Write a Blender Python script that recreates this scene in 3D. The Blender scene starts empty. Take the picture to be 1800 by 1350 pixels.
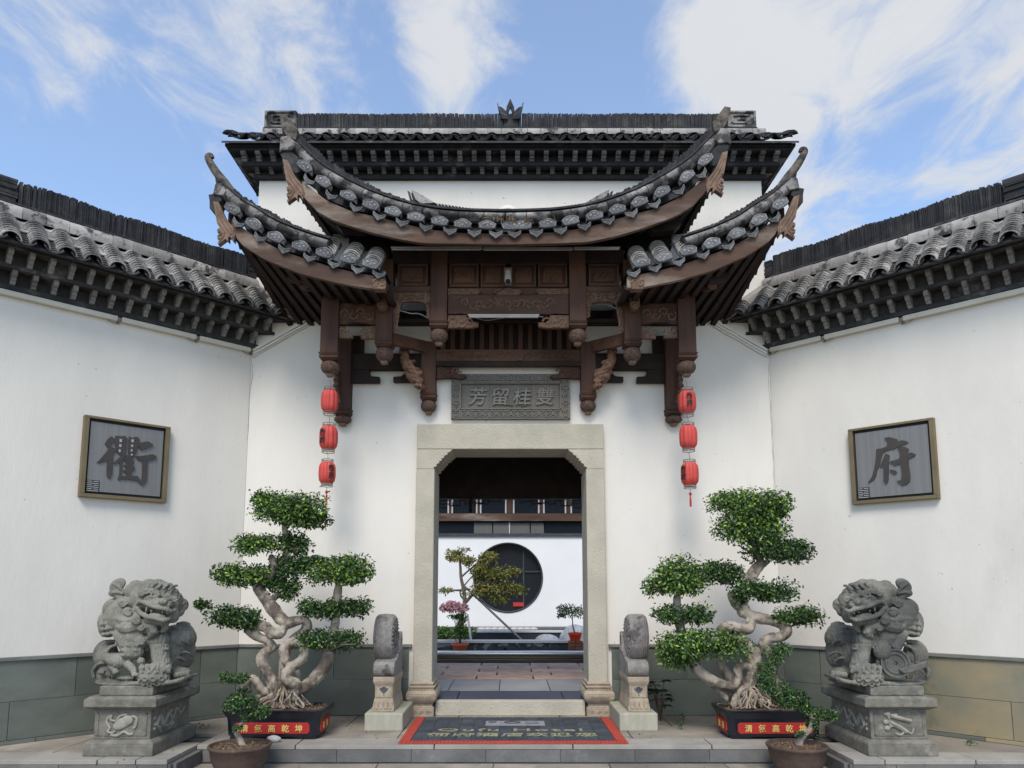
import bpy, math, random
from mathutils import Vector, Matrix, noise as mnoise
R = math.radians
random.seed(7)
# ------------------------------------------------------------------ camera, world, sun, exposure
scene = bpy.context.scene
col = scene.collection
FOC, PX, TILT, HZ, EYE = 1290.0, 897.0, 0.125, 1030.0, 1.6
PY = HZ - FOC * TILT
TH = math.atan(TILT)
CT, ST = math.cos(TH), math.sin(TH)
cam_d = bpy.data.cameras.new('camera')
cam = bpy.data.objects.new('camera', cam_d)
col.objects.link(cam)
scene.camera = cam
cam.location = (0, 0, EYE)
cam.rotation_euler = (R(90) + TH, 0, 0)
cam_d.sensor_width = 36
cam_d.lens = FOC / 1800 * 36
cam_d.shift_x = (900 - PX) / 1800
cam_d.shift_y = (PY - 675) / 1800
cam_d.clip_end = 500
scene.render.resolution_x, scene.render.resolution_y = 1024, 768

world = bpy.data.worlds.new('World')
scene.world = world
world.use_nodes = True
SUN_EL, SUN_ROT = R(50), R(188)
def make_world():
    nt = world.node_tree; n = nt.nodes; l = nt.links
    n.clear()
    def N(t, **k):
        x = n.new(t)
        for a, b in k.items(): setattr(x, a, b)
        return x
    def M(op, a, b=None, c=None):
        x = N('ShaderNodeMath', operation=op)
        for i, q in enumerate((a, b, c)):
            if q is None: continue
            if isinstance(q, (int, float)): x.inputs[i].default_value = q
            else: l.new(q, x.inputs[i])
        return x.outputs[0]
    sky = N('ShaderNodeTexSky', sky_type='NISHITA', sun_disc=False)
    sky.sun_elevation, sky.sun_rotation = SUN_EL, SUN_ROT
    sky.air_density, sky.dust_density, sky.ozone_density = 1.0, 0.6, 2.0
    tc = N('ShaderNodeTexCoord')
    d = tc.outputs['Generated']
    sep = N('ShaderNodeSeparateXYZ'); l.new(d, sep.inputs[0])
    def px_dir(x, y):
        dx, dy = (x - PX) / FOC, (PY - y) / FOC
        return Vector((dx, CT - dy * ST, ST + dy * CT)).normalized()
    # cloud plane coordinates: x/z, y/z
    zz = M('MAXIMUM', sep.outputs[2], 0.06)
    cx = M('DIVIDE', sep.outputs[0], zz); cy = M('DIVIDE', sep.outputs[1], zz)
    cmb = N('ShaderNodeCombineXYZ'); l.new(cx, cmb.inputs[0]); l.new(cy, cmb.inputs[1])
    mp = N('ShaderNodeMapping'); l.new(cmb.outputs[0], mp.inputs[0])
    mp.inputs['Rotation'].default_value = (0, 0, R(24)); mp.inputs['Scale'].default_value = (1.4, 0.8, 1)
    mp.inputs['Location'].default_value = (3.1, 1.7, 0)
    n1 = N('ShaderNodeTexNoise'); l.new(mp.outputs[0], n1.inputs['Vector'])
    n1.inputs['Scale'].default_value = 4.4; n1.inputs['Detail'].default_value = 12; n1.inputs['Roughness'].default_value = 0.62
    n1.inputs['Distortion'].default_value = 0.55
    n2 = N('ShaderNodeTexNoise'); l.new(cmb.outputs[0], n2.inputs['Vector'])
    n2.inputs['Scale'].default_value = 0.9; n2.inputs['Detail'].default_value = 7
    acc = M('MULTIPLY_ADD', n1.outputs[0], 2.5, -1.12)
    acc = M('ADD', acc, M('MULTIPLY', M('SUBTRACT', n2.outputs[0], 0.5), 0.9))
    # broad banks of cloud
    for (x, y, rad, w) in ((1560, 130, 12, .40), (1370, 280, 6, .36), (1720, 230, 10, .25), (880, 20, 5.5, .40), (820, 140, 4.5, .34), (0, 40, 5, .35),
                           (1190, 60, 4, .45), (1290, 85, 3, .4), (440, 210, 6, .25), (620, 40, 7, .25), (1770, 320, 5, .35), (1020, 150, 7, -.5), (130, 330, 10, -.35),
                           (1580, 325, 6, -.6), (650, 180, 5, -.3), (1010, 40, 5, -.25), (300, 60, 7, .12)):
        v = px_dir(x, y)
        dp = N('ShaderNodeVectorMath', operation='DOT_PRODUCT'); l.new(d, dp.inputs[0]); dp.inputs[1].default_value = v
        mr = N('ShaderNodeMapRange', interpolation_type='SMOOTHSTEP'); l.new(dp.outputs['Value'], mr.inputs[0])
        mr.inputs[1].default_value = math.cos(R(rad * 1.5)); mr.inputs[2].default_value = 1.0
        mr.inputs[3].default_value = 0; mr.inputs[4].default_value = w
        acc = M('ADD', acc, mr.outputs[0])
    mr = N('ShaderNodeMapRange', interpolation_type='SMOOTHSTEP'); l.new(acc, mr.inputs[0])
    mr.inputs[1].default_value = 0.0; mr.inputs[2].default_value = 0.95; mr.inputs[3].default_value = 0.15; mr.inputs[4].default_value = 0.97
    # thin veil grows towards the horizon
    bl = N('ShaderNodeMix', data_type='RGBA'); l.new(mr.outputs[0], bl.inputs['Factor'])
    tint = N('ShaderNodeMix', data_type='RGBA', blend_type='MULTIPLY'); tint.inputs['Factor'].default_value = 1
    l.new(sky.outputs[0], tint.inputs['A']); tint.inputs['B'].default_value = (0.88, 0.955, 1.0, 1)
    l.new(tint.outputs['Result'], bl.inputs['A'])
    cl = N('ShaderNodeMix', data_type='RGBA'); l.new(n2.outputs[0], cl.inputs['Factor'])
    cl.inputs['A'].default_value = (2.35, 2.5, 2.75, 1); cl.inputs['B'].default_value = (3.0, 3.0, 2.98, 1)
    l.new(cl.outputs['Result'], bl.inputs['B'])
    bg = N('ShaderNodeBackground'); l.new(bl.outputs['Result'], bg.inputs[0]); bg.inputs[1].default_value = 0.13
    out = N('ShaderNodeOutputWorld'); l.new(bg.outputs[0], out.inputs[0])
make_world()
sun_d = bpy.data.lights.new('sun', 'SUN'); sun_d.energy = 1.5; sun_d.angle = R(24); sun_d.color = (1.0, 0.935, 0.85)
sun = bpy.data.objects.new('sun', sun_d); col.objects.link(sun)
sun.rotation_euler = (R(40), 0, R(-8))     # light comes from behind the camera, high up
vs = scene.view_settings
vs.view_transform = 'Standard'; vs.look = 'None'; vs.gamma = 1; vs.use_curve_mapping = False
vs.exposure = 1.08
scene.display_settings.display_device = 'sRGB'

# ------------------------------------------------------------------ geometry helpers
def at(x, y, Y):
    """photo pixel -> point on the vertical plane at distance Y"""
    dx, dy = (x - PX) / FOC, (PY - y) / FOC
    rx, ry, rz = dx, CT - dy * ST, ST + dy * CT
    k = Y / ry
    return Vector((rx * k, Y, EYE + rz * k))
def zat(y, z):
    """distance at which the height z shows at pixel row y"""
    dy = (PY-y)/FOC
    return (CT - dy*ST) * (z-EYE)/(ST + dy*CT)
WL = {}
class MB:
    def __init__(s): s.v = []; s.f = []
    def add(s, vs_, fs):
        o = len(s.v); s.v += [Vector(p) for p in vs_]; s.f += [tuple(i + o for i in f) for f in fs]; return s
    def hexa(s, p):
        return s.add(p, [(0,3,2,1),(4,5,6,7),(0,1,5,4),(1,2,6,5),(2,3,7,6),(3,0,4,7)])
    def box(s, x0, x1, y0, y1, z0, z1):
        x0, x1 = min(x0,x1), max(x0,x1); y0, y1 = min(y0,y1), max(y0,y1); z0, z1 = min(z0,z1), max(z0,z1)
        return s.hexa([(x0,y0,z0),(x1,y0,z0),(x1,y1,z0),(x0,y1,z0),(x0,y0,z1),(x1,y0,z1),(x1,y1,z1),(x0,y1,z1)])
    def frus(s, a, b, z0, z1):
        """a,b = (x0,x1,y0,y1) rectangles at z0 and z1"""
        return s.hexa([(a[0],a[2],z0),(a[1],a[2],z0),(a[1],a[3],z0),(a[0],a[3],z0),(b[0],b[2],z1),(b[1],b[2],z1),(b[1],b[3],z1),(b[0],b[3],z1)])
    def pb(s, x0, y0, x1, y1, Y, d):
        a = at(x0, (y0+y1)/2, Y); b = at(x1, (y0+y1)/2, Y)
        return s.box(a.x, b.x, Y, Y+d, at(x0,y1,Y).z, at(x0,y0,Y).z)
    def prism(s, pts, vec):
        n = len(pts); vec = Vector(vec); P = [Vector(p) for p in pts]
        o = len(s.v); s.v += P + [p + vec for p in P]
        s.f.append(tuple(o+i for i in range(n))); s.f.append(tuple(o+n+i for i in reversed(range(n))))
        for i in range(n):
            j = (i+1) % n; s.f.append((o+i, o+n+i, o+n+j, o+j))
        return s
    def pprism(s, pts, Y, d):
        return s.prism([at(x, y, Y) for x, y in pts], (0, d, 0))
    def tube(s, pts, rad, seg=8, caps=True, flat=1.0):
        P = [Vector(p) for p in pts]; n = len(P)
        if not isinstance(rad, (list, tuple)): rad = [rad]*n
        o = len(s.v); up = None
        for i in range(n):
            t = (P[min(i+1,n-1)] - P[max(i-1,0)])
            t = t.normalized() if t.length > 1e-9 else Vector((0,0,1))
            if up is None:
                up = Vector((0,0,1)) if abs(t.z) < .9 else Vector((1,0,0))
            a = t.cross(up)
            a = a.normalized() if a.length > 1e-6 else t.orthogonal().normalized()
            b = a.cross(t).normalized(); up = b
            for k in range(seg):
                q = 2*math.pi*k/seg
                s.v.append(P[i] + (a*math.cos(q) + b*math.sin(q)*flat)*rad[i])
        for i in range(n-1):
            for k in range(seg):
                k2 = (k+1) % seg
                s.f.append((o+i*seg+k, o+i*seg+k2, o+(i+1)*seg+k2, o+(i+1)*seg+k))
        if caps:
            s.f.append(tuple(o+k for k in reversed(range(seg)))); s.f.append(tuple(o+(n-1)*seg+k for k in range(seg)))
        return s
    def lathe(s, c, prof, seg=20, sx=1, sy=1, lobes=0, amp=0.0, caps=True):
        o = len(s.v); c = Vector(c)
        for r, z in prof:
            for k in range(seg):
                q = 2*math.pi*k/seg
                rr = r*(1 - amp*(1-abs(math.sin(q*lobes/2)))) if lobes else r
                s.v.append(c + Vector((rr*math.cos(q)*sx, rr*math.sin(q)*sy, z)))
        for i in range(len(prof)-1):
            for k in range(seg):
                k2 = (k+1) % seg
                s.f.append((o+i*seg+k, o+i*seg+k2, o+(i+1)*seg+k2, o+(i+1)*seg+k))
        if caps:
            s.f.append(tuple(o+k for k in reversed(range(seg)))); s.f.append(tuple(o+(len(prof)-1)*seg+k for k in range(seg)))
        return s
    def ell(s, c, r, rot=None, nu=12, nv=8):
        c = Vector(c); o = len(s.v)
        if not isinstance(r, (tuple, list)): r = (r, r, r)
        m = rot.to_matrix() if rot is not None and hasattr(rot, 'to_matrix') else Matrix.Identity(3)
        s.v.append(c + m @ Vector((0,0,-r[2])))
        for i in range(1, nv):
            t = -math.pi/2 + math.pi*i/nv
            for k in range(nu):
                q = 2*math.pi*k/nu
                s.v.append(c + m @ Vector((r[0]*math.cos(t)*math.cos(q), r[1]*math.cos(t)*math.sin(q), r[2]*math.sin(t))))
        s.v.append(c + m @ Vector((0,0,r[2])))
        last = len(s.v)-1
        for k in range(nu):
            k2 = (k+1) % nu
            s.f.append((o, o+1+k2, o+1+k))
            s.f.append((last, o+1+(nv-2)*nu+k, o+1+(nv-2)*nu+k2))
            for i in range(nv-2):
                s.f.append((o+1+i*nu+k, o+1+i*nu+k2, o+1+(i+1)*nu+k2, o+1+(i+1)*nu+k))
        return s
    def grid(s, rows):
        o = len(s.v); n = len(rows[0])
        for r_ in rows: s.v += [Vector(p) for p in r_]
        for i in range(len(rows)-1):
            for k in range(n-1):
                s.f.append((o+i*n+k, o+i*n+k+1, o+(i+1)*n+k+1, o+(i+1)*n+k))
        return s
    def mesh(s, name, m=None, origin=Vector((0,0,0)), smooth=None):
        me = bpy.data.meshes.new(name)
        me.from_pydata([tuple(p - origin) for p in s.v], [], s.f); me.update()
        fixn(me)
        if m: me.materials.append(m)
        if smooth:
            me.shade_smooth(); me.set_sharp_from_angle(angle=R(smooth))
        return me
    def build(s, name, m=None, parent=None, smooth=None, bev=0, kind=None, label=None, cat=None, group=None, origin=None):
        if origin is None:
            xs = [p.x for p in s.v]; ys = [p.y for p in s.v]; zs = [p.z for p in s.v]
            origin = Vector(((min(xs)+max(xs))/2, (min(ys)+max(ys))/2, min(zs)))
        return put(s.mesh(name, m, origin, smooth), name, origin, parent, bev, kind, label, cat, group)
import bmesh
def fixn(me):
    bm = bmesh.new(); bm.from_mesh(me); bmesh.ops.recalc_face_normals(bm, faces=bm.faces); bm.to_mesh(me); bm.free()
def tag(o, label=None, cat=None, group=None, kind=None):
    if kind: o['kind'] = kind
    if label: o['label'] = label
    if cat: o['category'] = cat
    if group: o['group'] = group
    return o
def put(me, name, loc, parent=None, bev=0, kind=None, label=None, cat=None, group=None, mat3=None):
    o = bpy.data.objects.new(name, me); col.objects.link(o)
    loc = Vector(loc)
    M = (mat3.to_4x4() if mat3 is not None else Matrix.Identity(4))
    M.translation = loc - (WL[parent.name] if parent is not None else Vector((0,0,0)))
    if parent is not None: o.parent = parent
    o.matrix_basis = M
    WL[o.name] = loc
    if bev:
        b = o.modifiers.new('bevel', 'BEVEL'); b.width = bev; b.segments = 2; b.limit_method = 'ANGLE'; b.angle_limit = R(40)
    return tag(o, label, cat, group, kind)
def thing(name, loc, label, cat, group=None, kind=None):
    o = bpy.data.objects.new(name, None); col.objects.link(o); o.empty_display_size = .1
    o.location = loc; WL[o.name] = Vector(loc)
    return tag(o, label, cat, group, kind)
def evaluated(me, mods, name, m=None, smooth=None):
    o = bpy.data.objects.new('tmp', me); col.objects.link(o)
    for t, kw in mods:
        md = o.modifiers.new(t, t)
        for k, v in kw.items(): setattr(md, k, v)
    dg = bpy.context.evaluated_depsgraph_get()
    r = bpy.data.meshes.new_from_object(o.evaluated_get(dg))
    bpy.data.objects.remove(o); r.name = name
    r.materials.clear()
    if m: r.materials.append(m)
    if smooth: r.shade_smooth()
    return r
def remesh(mb, name, m, vox, origin, smooth=2):
    me = mb.mesh('raw', None, origin)
    return evaluated(me, [('REMESH', dict(mode='VOXEL', voxel_size=vox)), ('SMOOTH', dict(factor=.5, iterations=smooth))], name, m, True)
def text_mb(txt, size, ext, basis, pos, lean=0.0, align='CENTER', space=1.0, sx=1.0):
    """text as a solid: basis = (right, up, out) world vectors, pos = centre"""
    cu = bpy.data.curves.new('t', 'FONT'); cu.body = txt; cu.size = size; cu.extrude = ext/2; cu.align_x = align; cu.align_y = 'CENTER'
    cu.shear = lean; cu.space_character = space; cu.resolution_u = 3; cu.offset = size*0.012
    o = bpy.data.objects.new('t', cu); col.objects.link(o)
    dg = bpy.context.evaluated_depsgraph_get()
    me = bpy.data.meshes.new_from_object(o.evaluated_get(dg))
    bpy.data.objects.remove(o)
    mb = MB(); r_, u_, o_ = basis; pos = Vector(pos)
    if len(me.vertices):
        ys = [v.co.y for v in me.vertices]; cyy = (min(ys)+max(ys))/2
        mb.v = [pos + r_*(v.co.x*sx) + u_*(v.co.y-cyy) + o_*v.co.z for v in me.vertices]
        mb.f = [tuple(p.vertices) for p in me.polygons]
    return mb
def curve_y(pts, x):
    for i in range(len(pts)-1):
        a, b = pts[i], pts[i+1]
        if a[0] <= x <= b[0] or a[0] >= x >= b[0]:
            t = (x-a[0])/(b[0]-a[0]) if b[0] != a[0] else 0
            return a[1] + (b[1]-a[1])*t
    return pts[0][1] if abs(x-pts[0][0]) < abs(x-pts[-1][0]) else pts[-1][1]
def smooth_path(pts, n=6):
    """Catmull-Rom through the points (any dimension)"""
    P = [tuple(p) for p in pts]; out = []
    for i in range(len(P)-1):
        p0 = P[max(i-1,0)]; p1 = P[i]; p2 = P[i+1]; p3 = P[min(i+2,len(P)-1)]
        for k in range(n):
            t = k/n
            out.append(tuple(.5*((2*b) + (-a+c)*t + (2*a-5*b+4*c-d)*t*t + (-a+3*b-3*c+d)*t**3) for a,b,c,d in zip(p0,p1,p2,p3)))
    out.append(P[-1]); return out

# ------------------------------------------------------------------ materials
def mat(name, c1, c2=None, scale=6, rough=.8, bump=.3, bscale=40, rnd=0.0, stretch=(1,1,1), c3=None, s3=1.5, t3=.62, metal=0, detail=6, isl=0.0, spec=.3, contrast=1.0, bdist=.01, soft3=.1, c4=None, s4=60, t4=.72, st4=(1,1,1), soft4=.03):
    m = bpy.data.materials.new(name); m.use_nodes = True
    nt = m.node_tree; n = nt.nodes; l = nt.links; b = n['Principled BSDF']
    b.inputs['Roughness'].default_value = rough; b.inputs['Metallic'].default_value = metal
    b.inputs['Specular IOR Level'].default_value = spec
    geo = n.new('ShaderNodeNewGeometry')
    mp = n.new('ShaderNodeMapping'); l.new(geo.outputs['Position'], mp.inputs[0]); mp.inputs['Scale'].default_value = stretch
    def noise(sc, det=detail, ro=.6):
        t = n.new('ShaderNodeTexNoise'); l.new(mp.outputs[0], t.inputs['Vector'])
        t.inputs['Scale'].default_value = sc; t.inputs['Detail'].default_value = det; t.inputs['Roughness'].default_value = ro
        return t.outputs[0]
    def mixc(f, a, c, bt='MIX'):
        x = n.new('ShaderNodeMix'); x.data_type = 'RGBA'; x.blend_type = bt
        if isinstance(f, (int,float)): x.inputs['Factor'].default_value = f
        else: l.new(f, x.inputs['Factor'])
        for k, q in (('A', a), ('B', c)):
            if isinstance(q, tuple): x.inputs[k].default_value = (*q, 1) if len(q) == 3 else q
            else: l.new(q, x.inputs[k])
        return x.outputs['Result']
    def rng(v, a, c, lo=0, hi=1):
        x = n.new('ShaderNodeMapRange'); x.interpolation_type = 'SMOOTHSTEP'; l.new(v, x.inputs[0])
        for i, q in zip((1,2,3,4), (a,c,lo,hi)): x.inputs[i].default_value = q
        return x.outputs[0]
    c = c1
    if c2: c = mixc(rng(noise(scale), .5-.22/contrast, .5+.22/contrast), c1, c2)
    if c3: c = mixc(rng(noise(s3, 8, .65), t3-soft3, t3+soft3), c, c3)
    if c4:
        m4 = n.new('ShaderNodeMapping'); l.new(geo.outputs['Position'], m4.inputs[0]); m4.inputs['Scale'].default_value = st4
        x4 = n.new('ShaderNodeTexNoise'); l.new(m4.outputs[0], x4.inputs['Vector']); x4.inputs['Scale'].default_value = s4; x4.inputs['Detail'].default_value = 4
        c = mixc(rng(x4.outputs[0], t4-soft4, t4+soft4), c, c4)
    def scalecol(c, val, amt):
        mr = n.new('ShaderNodeMapRange'); l.new(val, mr.inputs[0]); mr.inputs[3].default_value = 1-amt; mr.inputs[4].default_value = 1+amt
        h = n.new('ShaderNodeHueSaturation')
        l.new(mr.outputs[0], h.inputs['Value'])
        if isinstance(c, tuple): h.inputs['Color'].default_value = (*c, 1)
        else: l.new(c, h.inputs['Color'])
        return h.outputs[0]
    if rnd:
        oi = n.new('ShaderNodeObjectInfo'); c = scalecol(c, oi.outputs['Random'], rnd)
    if isl: c = scalecol(c, geo.outputs['Random Per Island'], isl)
    if isinstance(c, tuple): b.inputs['Base Color'].default_value = (*c, 1)
    else: l.new(c, b.inputs['Base Color'])
    if bump:
        bp = n.new('ShaderNodeBump'); bp.inputs['Strength'].default_value = bump; bp.inputs['Distance'].default_value = bdist
        l.new(noise(bscale, 5, .65), bp.inputs['Height']); l.new(bp.outputs[0], b.inputs['Normal'])
    m['nt'] = 1
    return m
MT = {}
MT['plaster'] = mat('lime_plaster', (.685,.645,.575), (.62,.585,.525), 1.6, .9, .35, 18, stretch=(1,1,.4), c3=(.58,.545,.485), s3=1.1, t3=.67, soft3=.10, bdist=.008, c4=(.42,.40,.37), s4=16, t4=.735, soft4=.012)
MT['plaster_up'] = mat('pale_plaster', (.74,.73,.70), (.69,.68,.66), 1.0, .9, .15, 22)
MT['garden_plaster'] = mat('garden_plaster', (.78,.77,.75), (.73,.725,.71), 1.0, .9, .1, 12)
MT['tile_dark'] = mat('dark_clay_tile', (.016,.016,.019), (.038,.037,.037), 14, .75, .6, 60, rnd=.3, c3=(.13,.125,.115), s3=5, t3=.66)
MT['tile_edge'] = mat('stacked_dark_tile', (.014,.015,.019), (.032,.032,.034), 9, .8, .6, 70, isl=.45, c3=(.075,.07,.055), s3=3, t3=.62)
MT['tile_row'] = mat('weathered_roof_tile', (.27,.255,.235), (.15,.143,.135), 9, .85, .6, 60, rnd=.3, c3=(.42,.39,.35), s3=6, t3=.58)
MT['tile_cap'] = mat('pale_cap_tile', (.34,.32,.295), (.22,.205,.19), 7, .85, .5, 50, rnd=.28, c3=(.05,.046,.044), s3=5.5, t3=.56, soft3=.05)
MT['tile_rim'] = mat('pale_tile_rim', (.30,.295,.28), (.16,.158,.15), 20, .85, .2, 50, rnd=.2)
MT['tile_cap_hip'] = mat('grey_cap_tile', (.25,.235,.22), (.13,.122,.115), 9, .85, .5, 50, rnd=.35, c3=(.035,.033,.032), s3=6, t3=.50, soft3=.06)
MT['tile_pan'] = mat('shade_darkened_pan_tile', (.085,.08,.076), (.045,.043,.041), 9, .85, .6, 60, rnd=.3)  # clay colour darkened to hold the shade of the recessed pans
MT['tile_plaque'] = mat('carved_tile_end', (.105,.108,.12), (.05,.052,.058), 9, .75, .35, 45, rnd=.3, c3=(.19,.19,.195), s3=24, t3=.62)
MT['brick'] = mat('recess_shaded_brick_cornice', (.026,.025,.027), (.015,.0145,.016), 6, .85, .5, 40, c3=(.12,.11,.10), s3=3.5, t3=.66)  # dark brick, taken near black to paint in the recess shade
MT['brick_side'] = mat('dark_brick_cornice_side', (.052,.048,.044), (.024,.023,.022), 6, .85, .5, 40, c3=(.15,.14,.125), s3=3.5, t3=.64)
MT['bracket'] = mat('cornice_bracket', (.20,.195,.18), (.12,.115,.105), 14, .85, .5, 50, rnd=.25)
MT['bracket_top'] = mat('cornice_bracket_dark', (.15,.145,.145), (.08,.078,.08), 14, .85, .5, 50, rnd=.25)
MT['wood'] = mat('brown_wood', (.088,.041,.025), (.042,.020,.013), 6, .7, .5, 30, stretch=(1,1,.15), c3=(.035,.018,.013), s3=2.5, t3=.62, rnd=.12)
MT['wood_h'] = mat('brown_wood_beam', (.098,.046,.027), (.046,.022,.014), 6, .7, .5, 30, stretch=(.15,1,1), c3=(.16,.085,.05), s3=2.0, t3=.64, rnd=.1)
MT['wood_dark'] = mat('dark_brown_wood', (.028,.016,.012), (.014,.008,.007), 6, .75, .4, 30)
MT['wood_carve'] = mat('carved_wood', (.19,.11,.07), (.085,.045,.028), 22, .75, .8, 60)
MT['wood_fascia'] = mat('weathered_fascia', (.095,.052,.033), (.043,.024,.017), 5, .75, .5, 30, stretch=(.2,1,1), c3=(.25,.20,.16), s3=1.8, t3=.58)
MT['wood_pale'] = mat('weathered_carving', (.22,.145,.10), (.12,.075,.052), 14, .8, .6, 40)
MT['bulb'] = mat('carved_drop', (.14,.085,.06), (.06,.035,.025), 60, .8, 1.0, 90, contrast=2)
MT['stone_frame'] = mat('yellow_grey_stone', (.47,.425,.335), (.38,.345,.275), 3, .9, .8, 45, c3=(.22,.20,.165), s3=38, t3=.70, soft3=.03, bdist=.012, c4=(.13,.12,.10), s4=55, t4=.70)
MT['stone_warm'] = mat('warm_carved_stone', (.42,.34,.25), (.30,.24,.18), 8, .9, .8, 50, c3=(.20,.17,.14), s3=22, t3=.66)
MT['stone_drum'] = mat('grey_drum_stone', (.30,.275,.25), (.19,.175,.165), 16, .9, .9, 45, c3=(.10,.09,.085), s3=5, t3=.60, soft3=.05)
MT['stone_lion'] = mat('green_grey_stone', (.275,.262,.215), (.16,.155,.128), 7, .9, .7, 70, c3=(.075,.075,.068), s3=1.9, t3=.53, soft3=.14, bdist=.012)
MT['stone_ped'] = mat('pedestal_stone', (.205,.19,.155), (.12,.112,.093), 12, .92, .9, 60, c3=(.26,.255,.22), s3=8, t3=.63)
MT['stone_carve'] = mat('pedestal_carving', (.33,.31,.26), (.23,.215,.18), 12, .92, .6, 60)
MT['stone_block'] = mat('veined_block_stone', (.38,.36,.28), (.28,.275,.21), 4, .85, .4, 30, stretch=(2,1,.5), c3=(.40,.37,.29), s3=4, t3=.60)
MT['plaque'] = mat('grey_brick_plaque', (.165,.152,.13), (.125,.115,.10), 5, .85, .5, 40, rnd=.12)
MT['plaque_brown'] = mat('brown_brick_plaque', (.185,.155,.125), (.14,.118,.095), 5, .85, .5, 40)
MT['plaque_hi'] = mat('plaque_relief', (.22,.20,.17), (.165,.15,.13), 12, .85, .4, 40)
MT['slate'] = mat('green_slate_panel', (.135,.148,.122), (.095,.104,.088), 2.2, .42, .25, 14, rnd=.16, c3=(.15,.165,.145), s3=3.0, t3=.66, spec=.5, bdist=.004, stretch=(1,1,1.6))
MT['slate_tan'] = mat('tan_stained_slate', (.185,.185,.14), (.31,.245,.14), 1.8, .45, .25, 14, rnd=.12, c3=(.12,.13,.10), s3=1.6, t3=.60, spec=.5, bdist=.004)
MT['slate_cap'] = mat('slate_ledge', (.13,.135,.12), (.19,.19,.17), 5, .7, .4, 30)
MT['paving'] = mat('grey_paving', (.27,.235,.19), (.18,.16,.135), 2.2, .8, .35, 28, rnd=.10, c3=(.34,.30,.24), s3=1.4, t3=.60, bdist=.005)
MT['riser'] = mat('blue_grey_riser', (.15,.143,.135), (.095,.092,.088), 3, .75, .5, 26, rnd=.15, c3=(.24,.23,.24), s3=4, t3=.66)
MT['edge_stone'] = mat('platform_edging', (.32,.295,.255), (.23,.213,.188), 3, .75, .35, 30, rnd=.08)
MT['paver_pink'] = mat('pink_grey_paver', (.52,.34,.25), (.36,.24,.17), 5, .9, .8, 30, rnd=.14)
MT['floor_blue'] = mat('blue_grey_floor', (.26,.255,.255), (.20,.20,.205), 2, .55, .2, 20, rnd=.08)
MT['mat_black'] = mat('black_rubber', (.035,.038,.045), (.055,.06,.068), 12, .7, .3, 80, rnd=.25)
MT['mat_red'] = mat('red_rubber', (.42,.055,.035), (.32,.045,.03), 8, .7, .6, 60)
MT['mat_gold'] = mat('worn_gold_print', (.33,.30,.17), (.18,.17,.12), 30, .8, .2, 40, contrast=2)
MT['mat_grey'] = mat('worn_grey_print', (.28,.27,.28), (.18,.18,.19), 20, .8, .2, 40)
MT['red'] = mat('red_lantern_cloth', (.50,.062,.050), (.42,.05,.04), 6, .55, .1, 60, rnd=.08)
MT['wire'] = mat('lantern_wire', (.16,.13,.11), None, 5, .5, 0)
MT['black'] = mat('black_ink', (.02,.02,.02), None, 5, .7, 0)
MT['tassel'] = mat('red_tassel', (.50,.04,.035), (.36,.03,.03), 60, .8, .3, 80)
MT['bronze'] = mat('bronze_frame', (.20,.155,.085), (.165,.125,.07), 5, .45, .1, 30, metal=.5)
MT['metal_panel'] = mat('brushed_metal_panel', (.215,.21,.20), (.175,.172,.165), 3, .5, .05, 60, stretch=(12,12,.25), metal=.35)
MT['char'] = mat('dark_bronze_character', (.042,.036,.033), (.055,.047,.042), 5, .6, .1, 40)
MT['hole'] = mat('light_steel', (.33,.33,.325), None, 5, .5, 0)
MT['cream'] = mat('cream_conduit', (.60,.56,.46), (.52,.48,.39), 3, .6, .1, 30, c3=(.36,.31,.23), s3=3, t3=.66)
MT['tube'] = mat('grey_lamp_tube', (.30,.29,.27), (.22,.21,.20), 5, .4, .1, 30)
MT['glaze'] = mat('blue_black_glaze', (.005,.006,.011), (.009,.012,.02), 6, .28, .15, 20, spec=.6)
MT['pot_red'] = mat('red_glaze_panel', (.40,.026,.02), (.32,.022,.018), 6, .5, .1, 30)
MT['gold'] = mat('gold_ink', (.60,.42,.13), None, 5, .6, 0)
MT['terracotta'] = mat('brown_clay_bowl', (.105,.068,.052), (.07,.047,.038), 8, .65, .4, 30, c3=(.15,.115,.09), s3=5, t3=.63)
MT['orange_pot'] = mat('orange_plastic_pot', (.55,.12,.05), None, 5, .5, .1, 30)
MT['red_pot'] = mat('red_plastic_pot', (.62,.05,.025), None, 5, .45, .1, 30)
MT['soil'] = mat('bark_litter', (.17,.11,.065), (.06,.04,.026), 40, .95, 1.0, 60, contrast=2)
MT['litter'] = mat('dry_bark_chip', (.24,.15,.09), (.13,.08,.05), 20, .95, .3, 60, isl=.5)
MT['bark'] = mat('pale_ficus_bark', (.38,.325,.255), (.20,.165,.13), 8, .85, .9, 35, c3=(.095,.075,.06), s3=4.0, t3=.55, soft3=.08, bdist=.006)
MT['bark_dark'] = mat('dark_ficus_bark', (.20,.165,.125), (.13,.105,.08), 8, .9, .6, 40)
MT['bark_root'] = mat('root_bark', (.36,.28,.20), (.24,.18,.125), 20, .9, .5, 50, isl=.25)
MT['twig'] = mat('twig', (.10,.07,.05), None, 5, .9, 0)
MT['camera_white'] = mat('camera_housing', (.42,.38,.33), None, 5, .4, 0)
MT['glass_dark'] = mat('dark_window_glass', (.010,.013,.018), None, 5, .25, 0, spec=.25)
MT['blind'] = mat('grey_blind', (.13,.125,.115), (.10,.098,.09), 30, .8, .2, 60, stretch=(3,1,.1))
MT['white_wood'] = mat('white_window_bar', (.48,.46,.44), None, 5, .6, 0)
MT['steel'] = mat('brushed_steel_rail', (.62,.60,.55), None, 5, .28, 0, metal=.9)
MT['brass'] = mat('brass_rail', (.26,.19,.12), None, 5, .35, 0, metal=.8)
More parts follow.
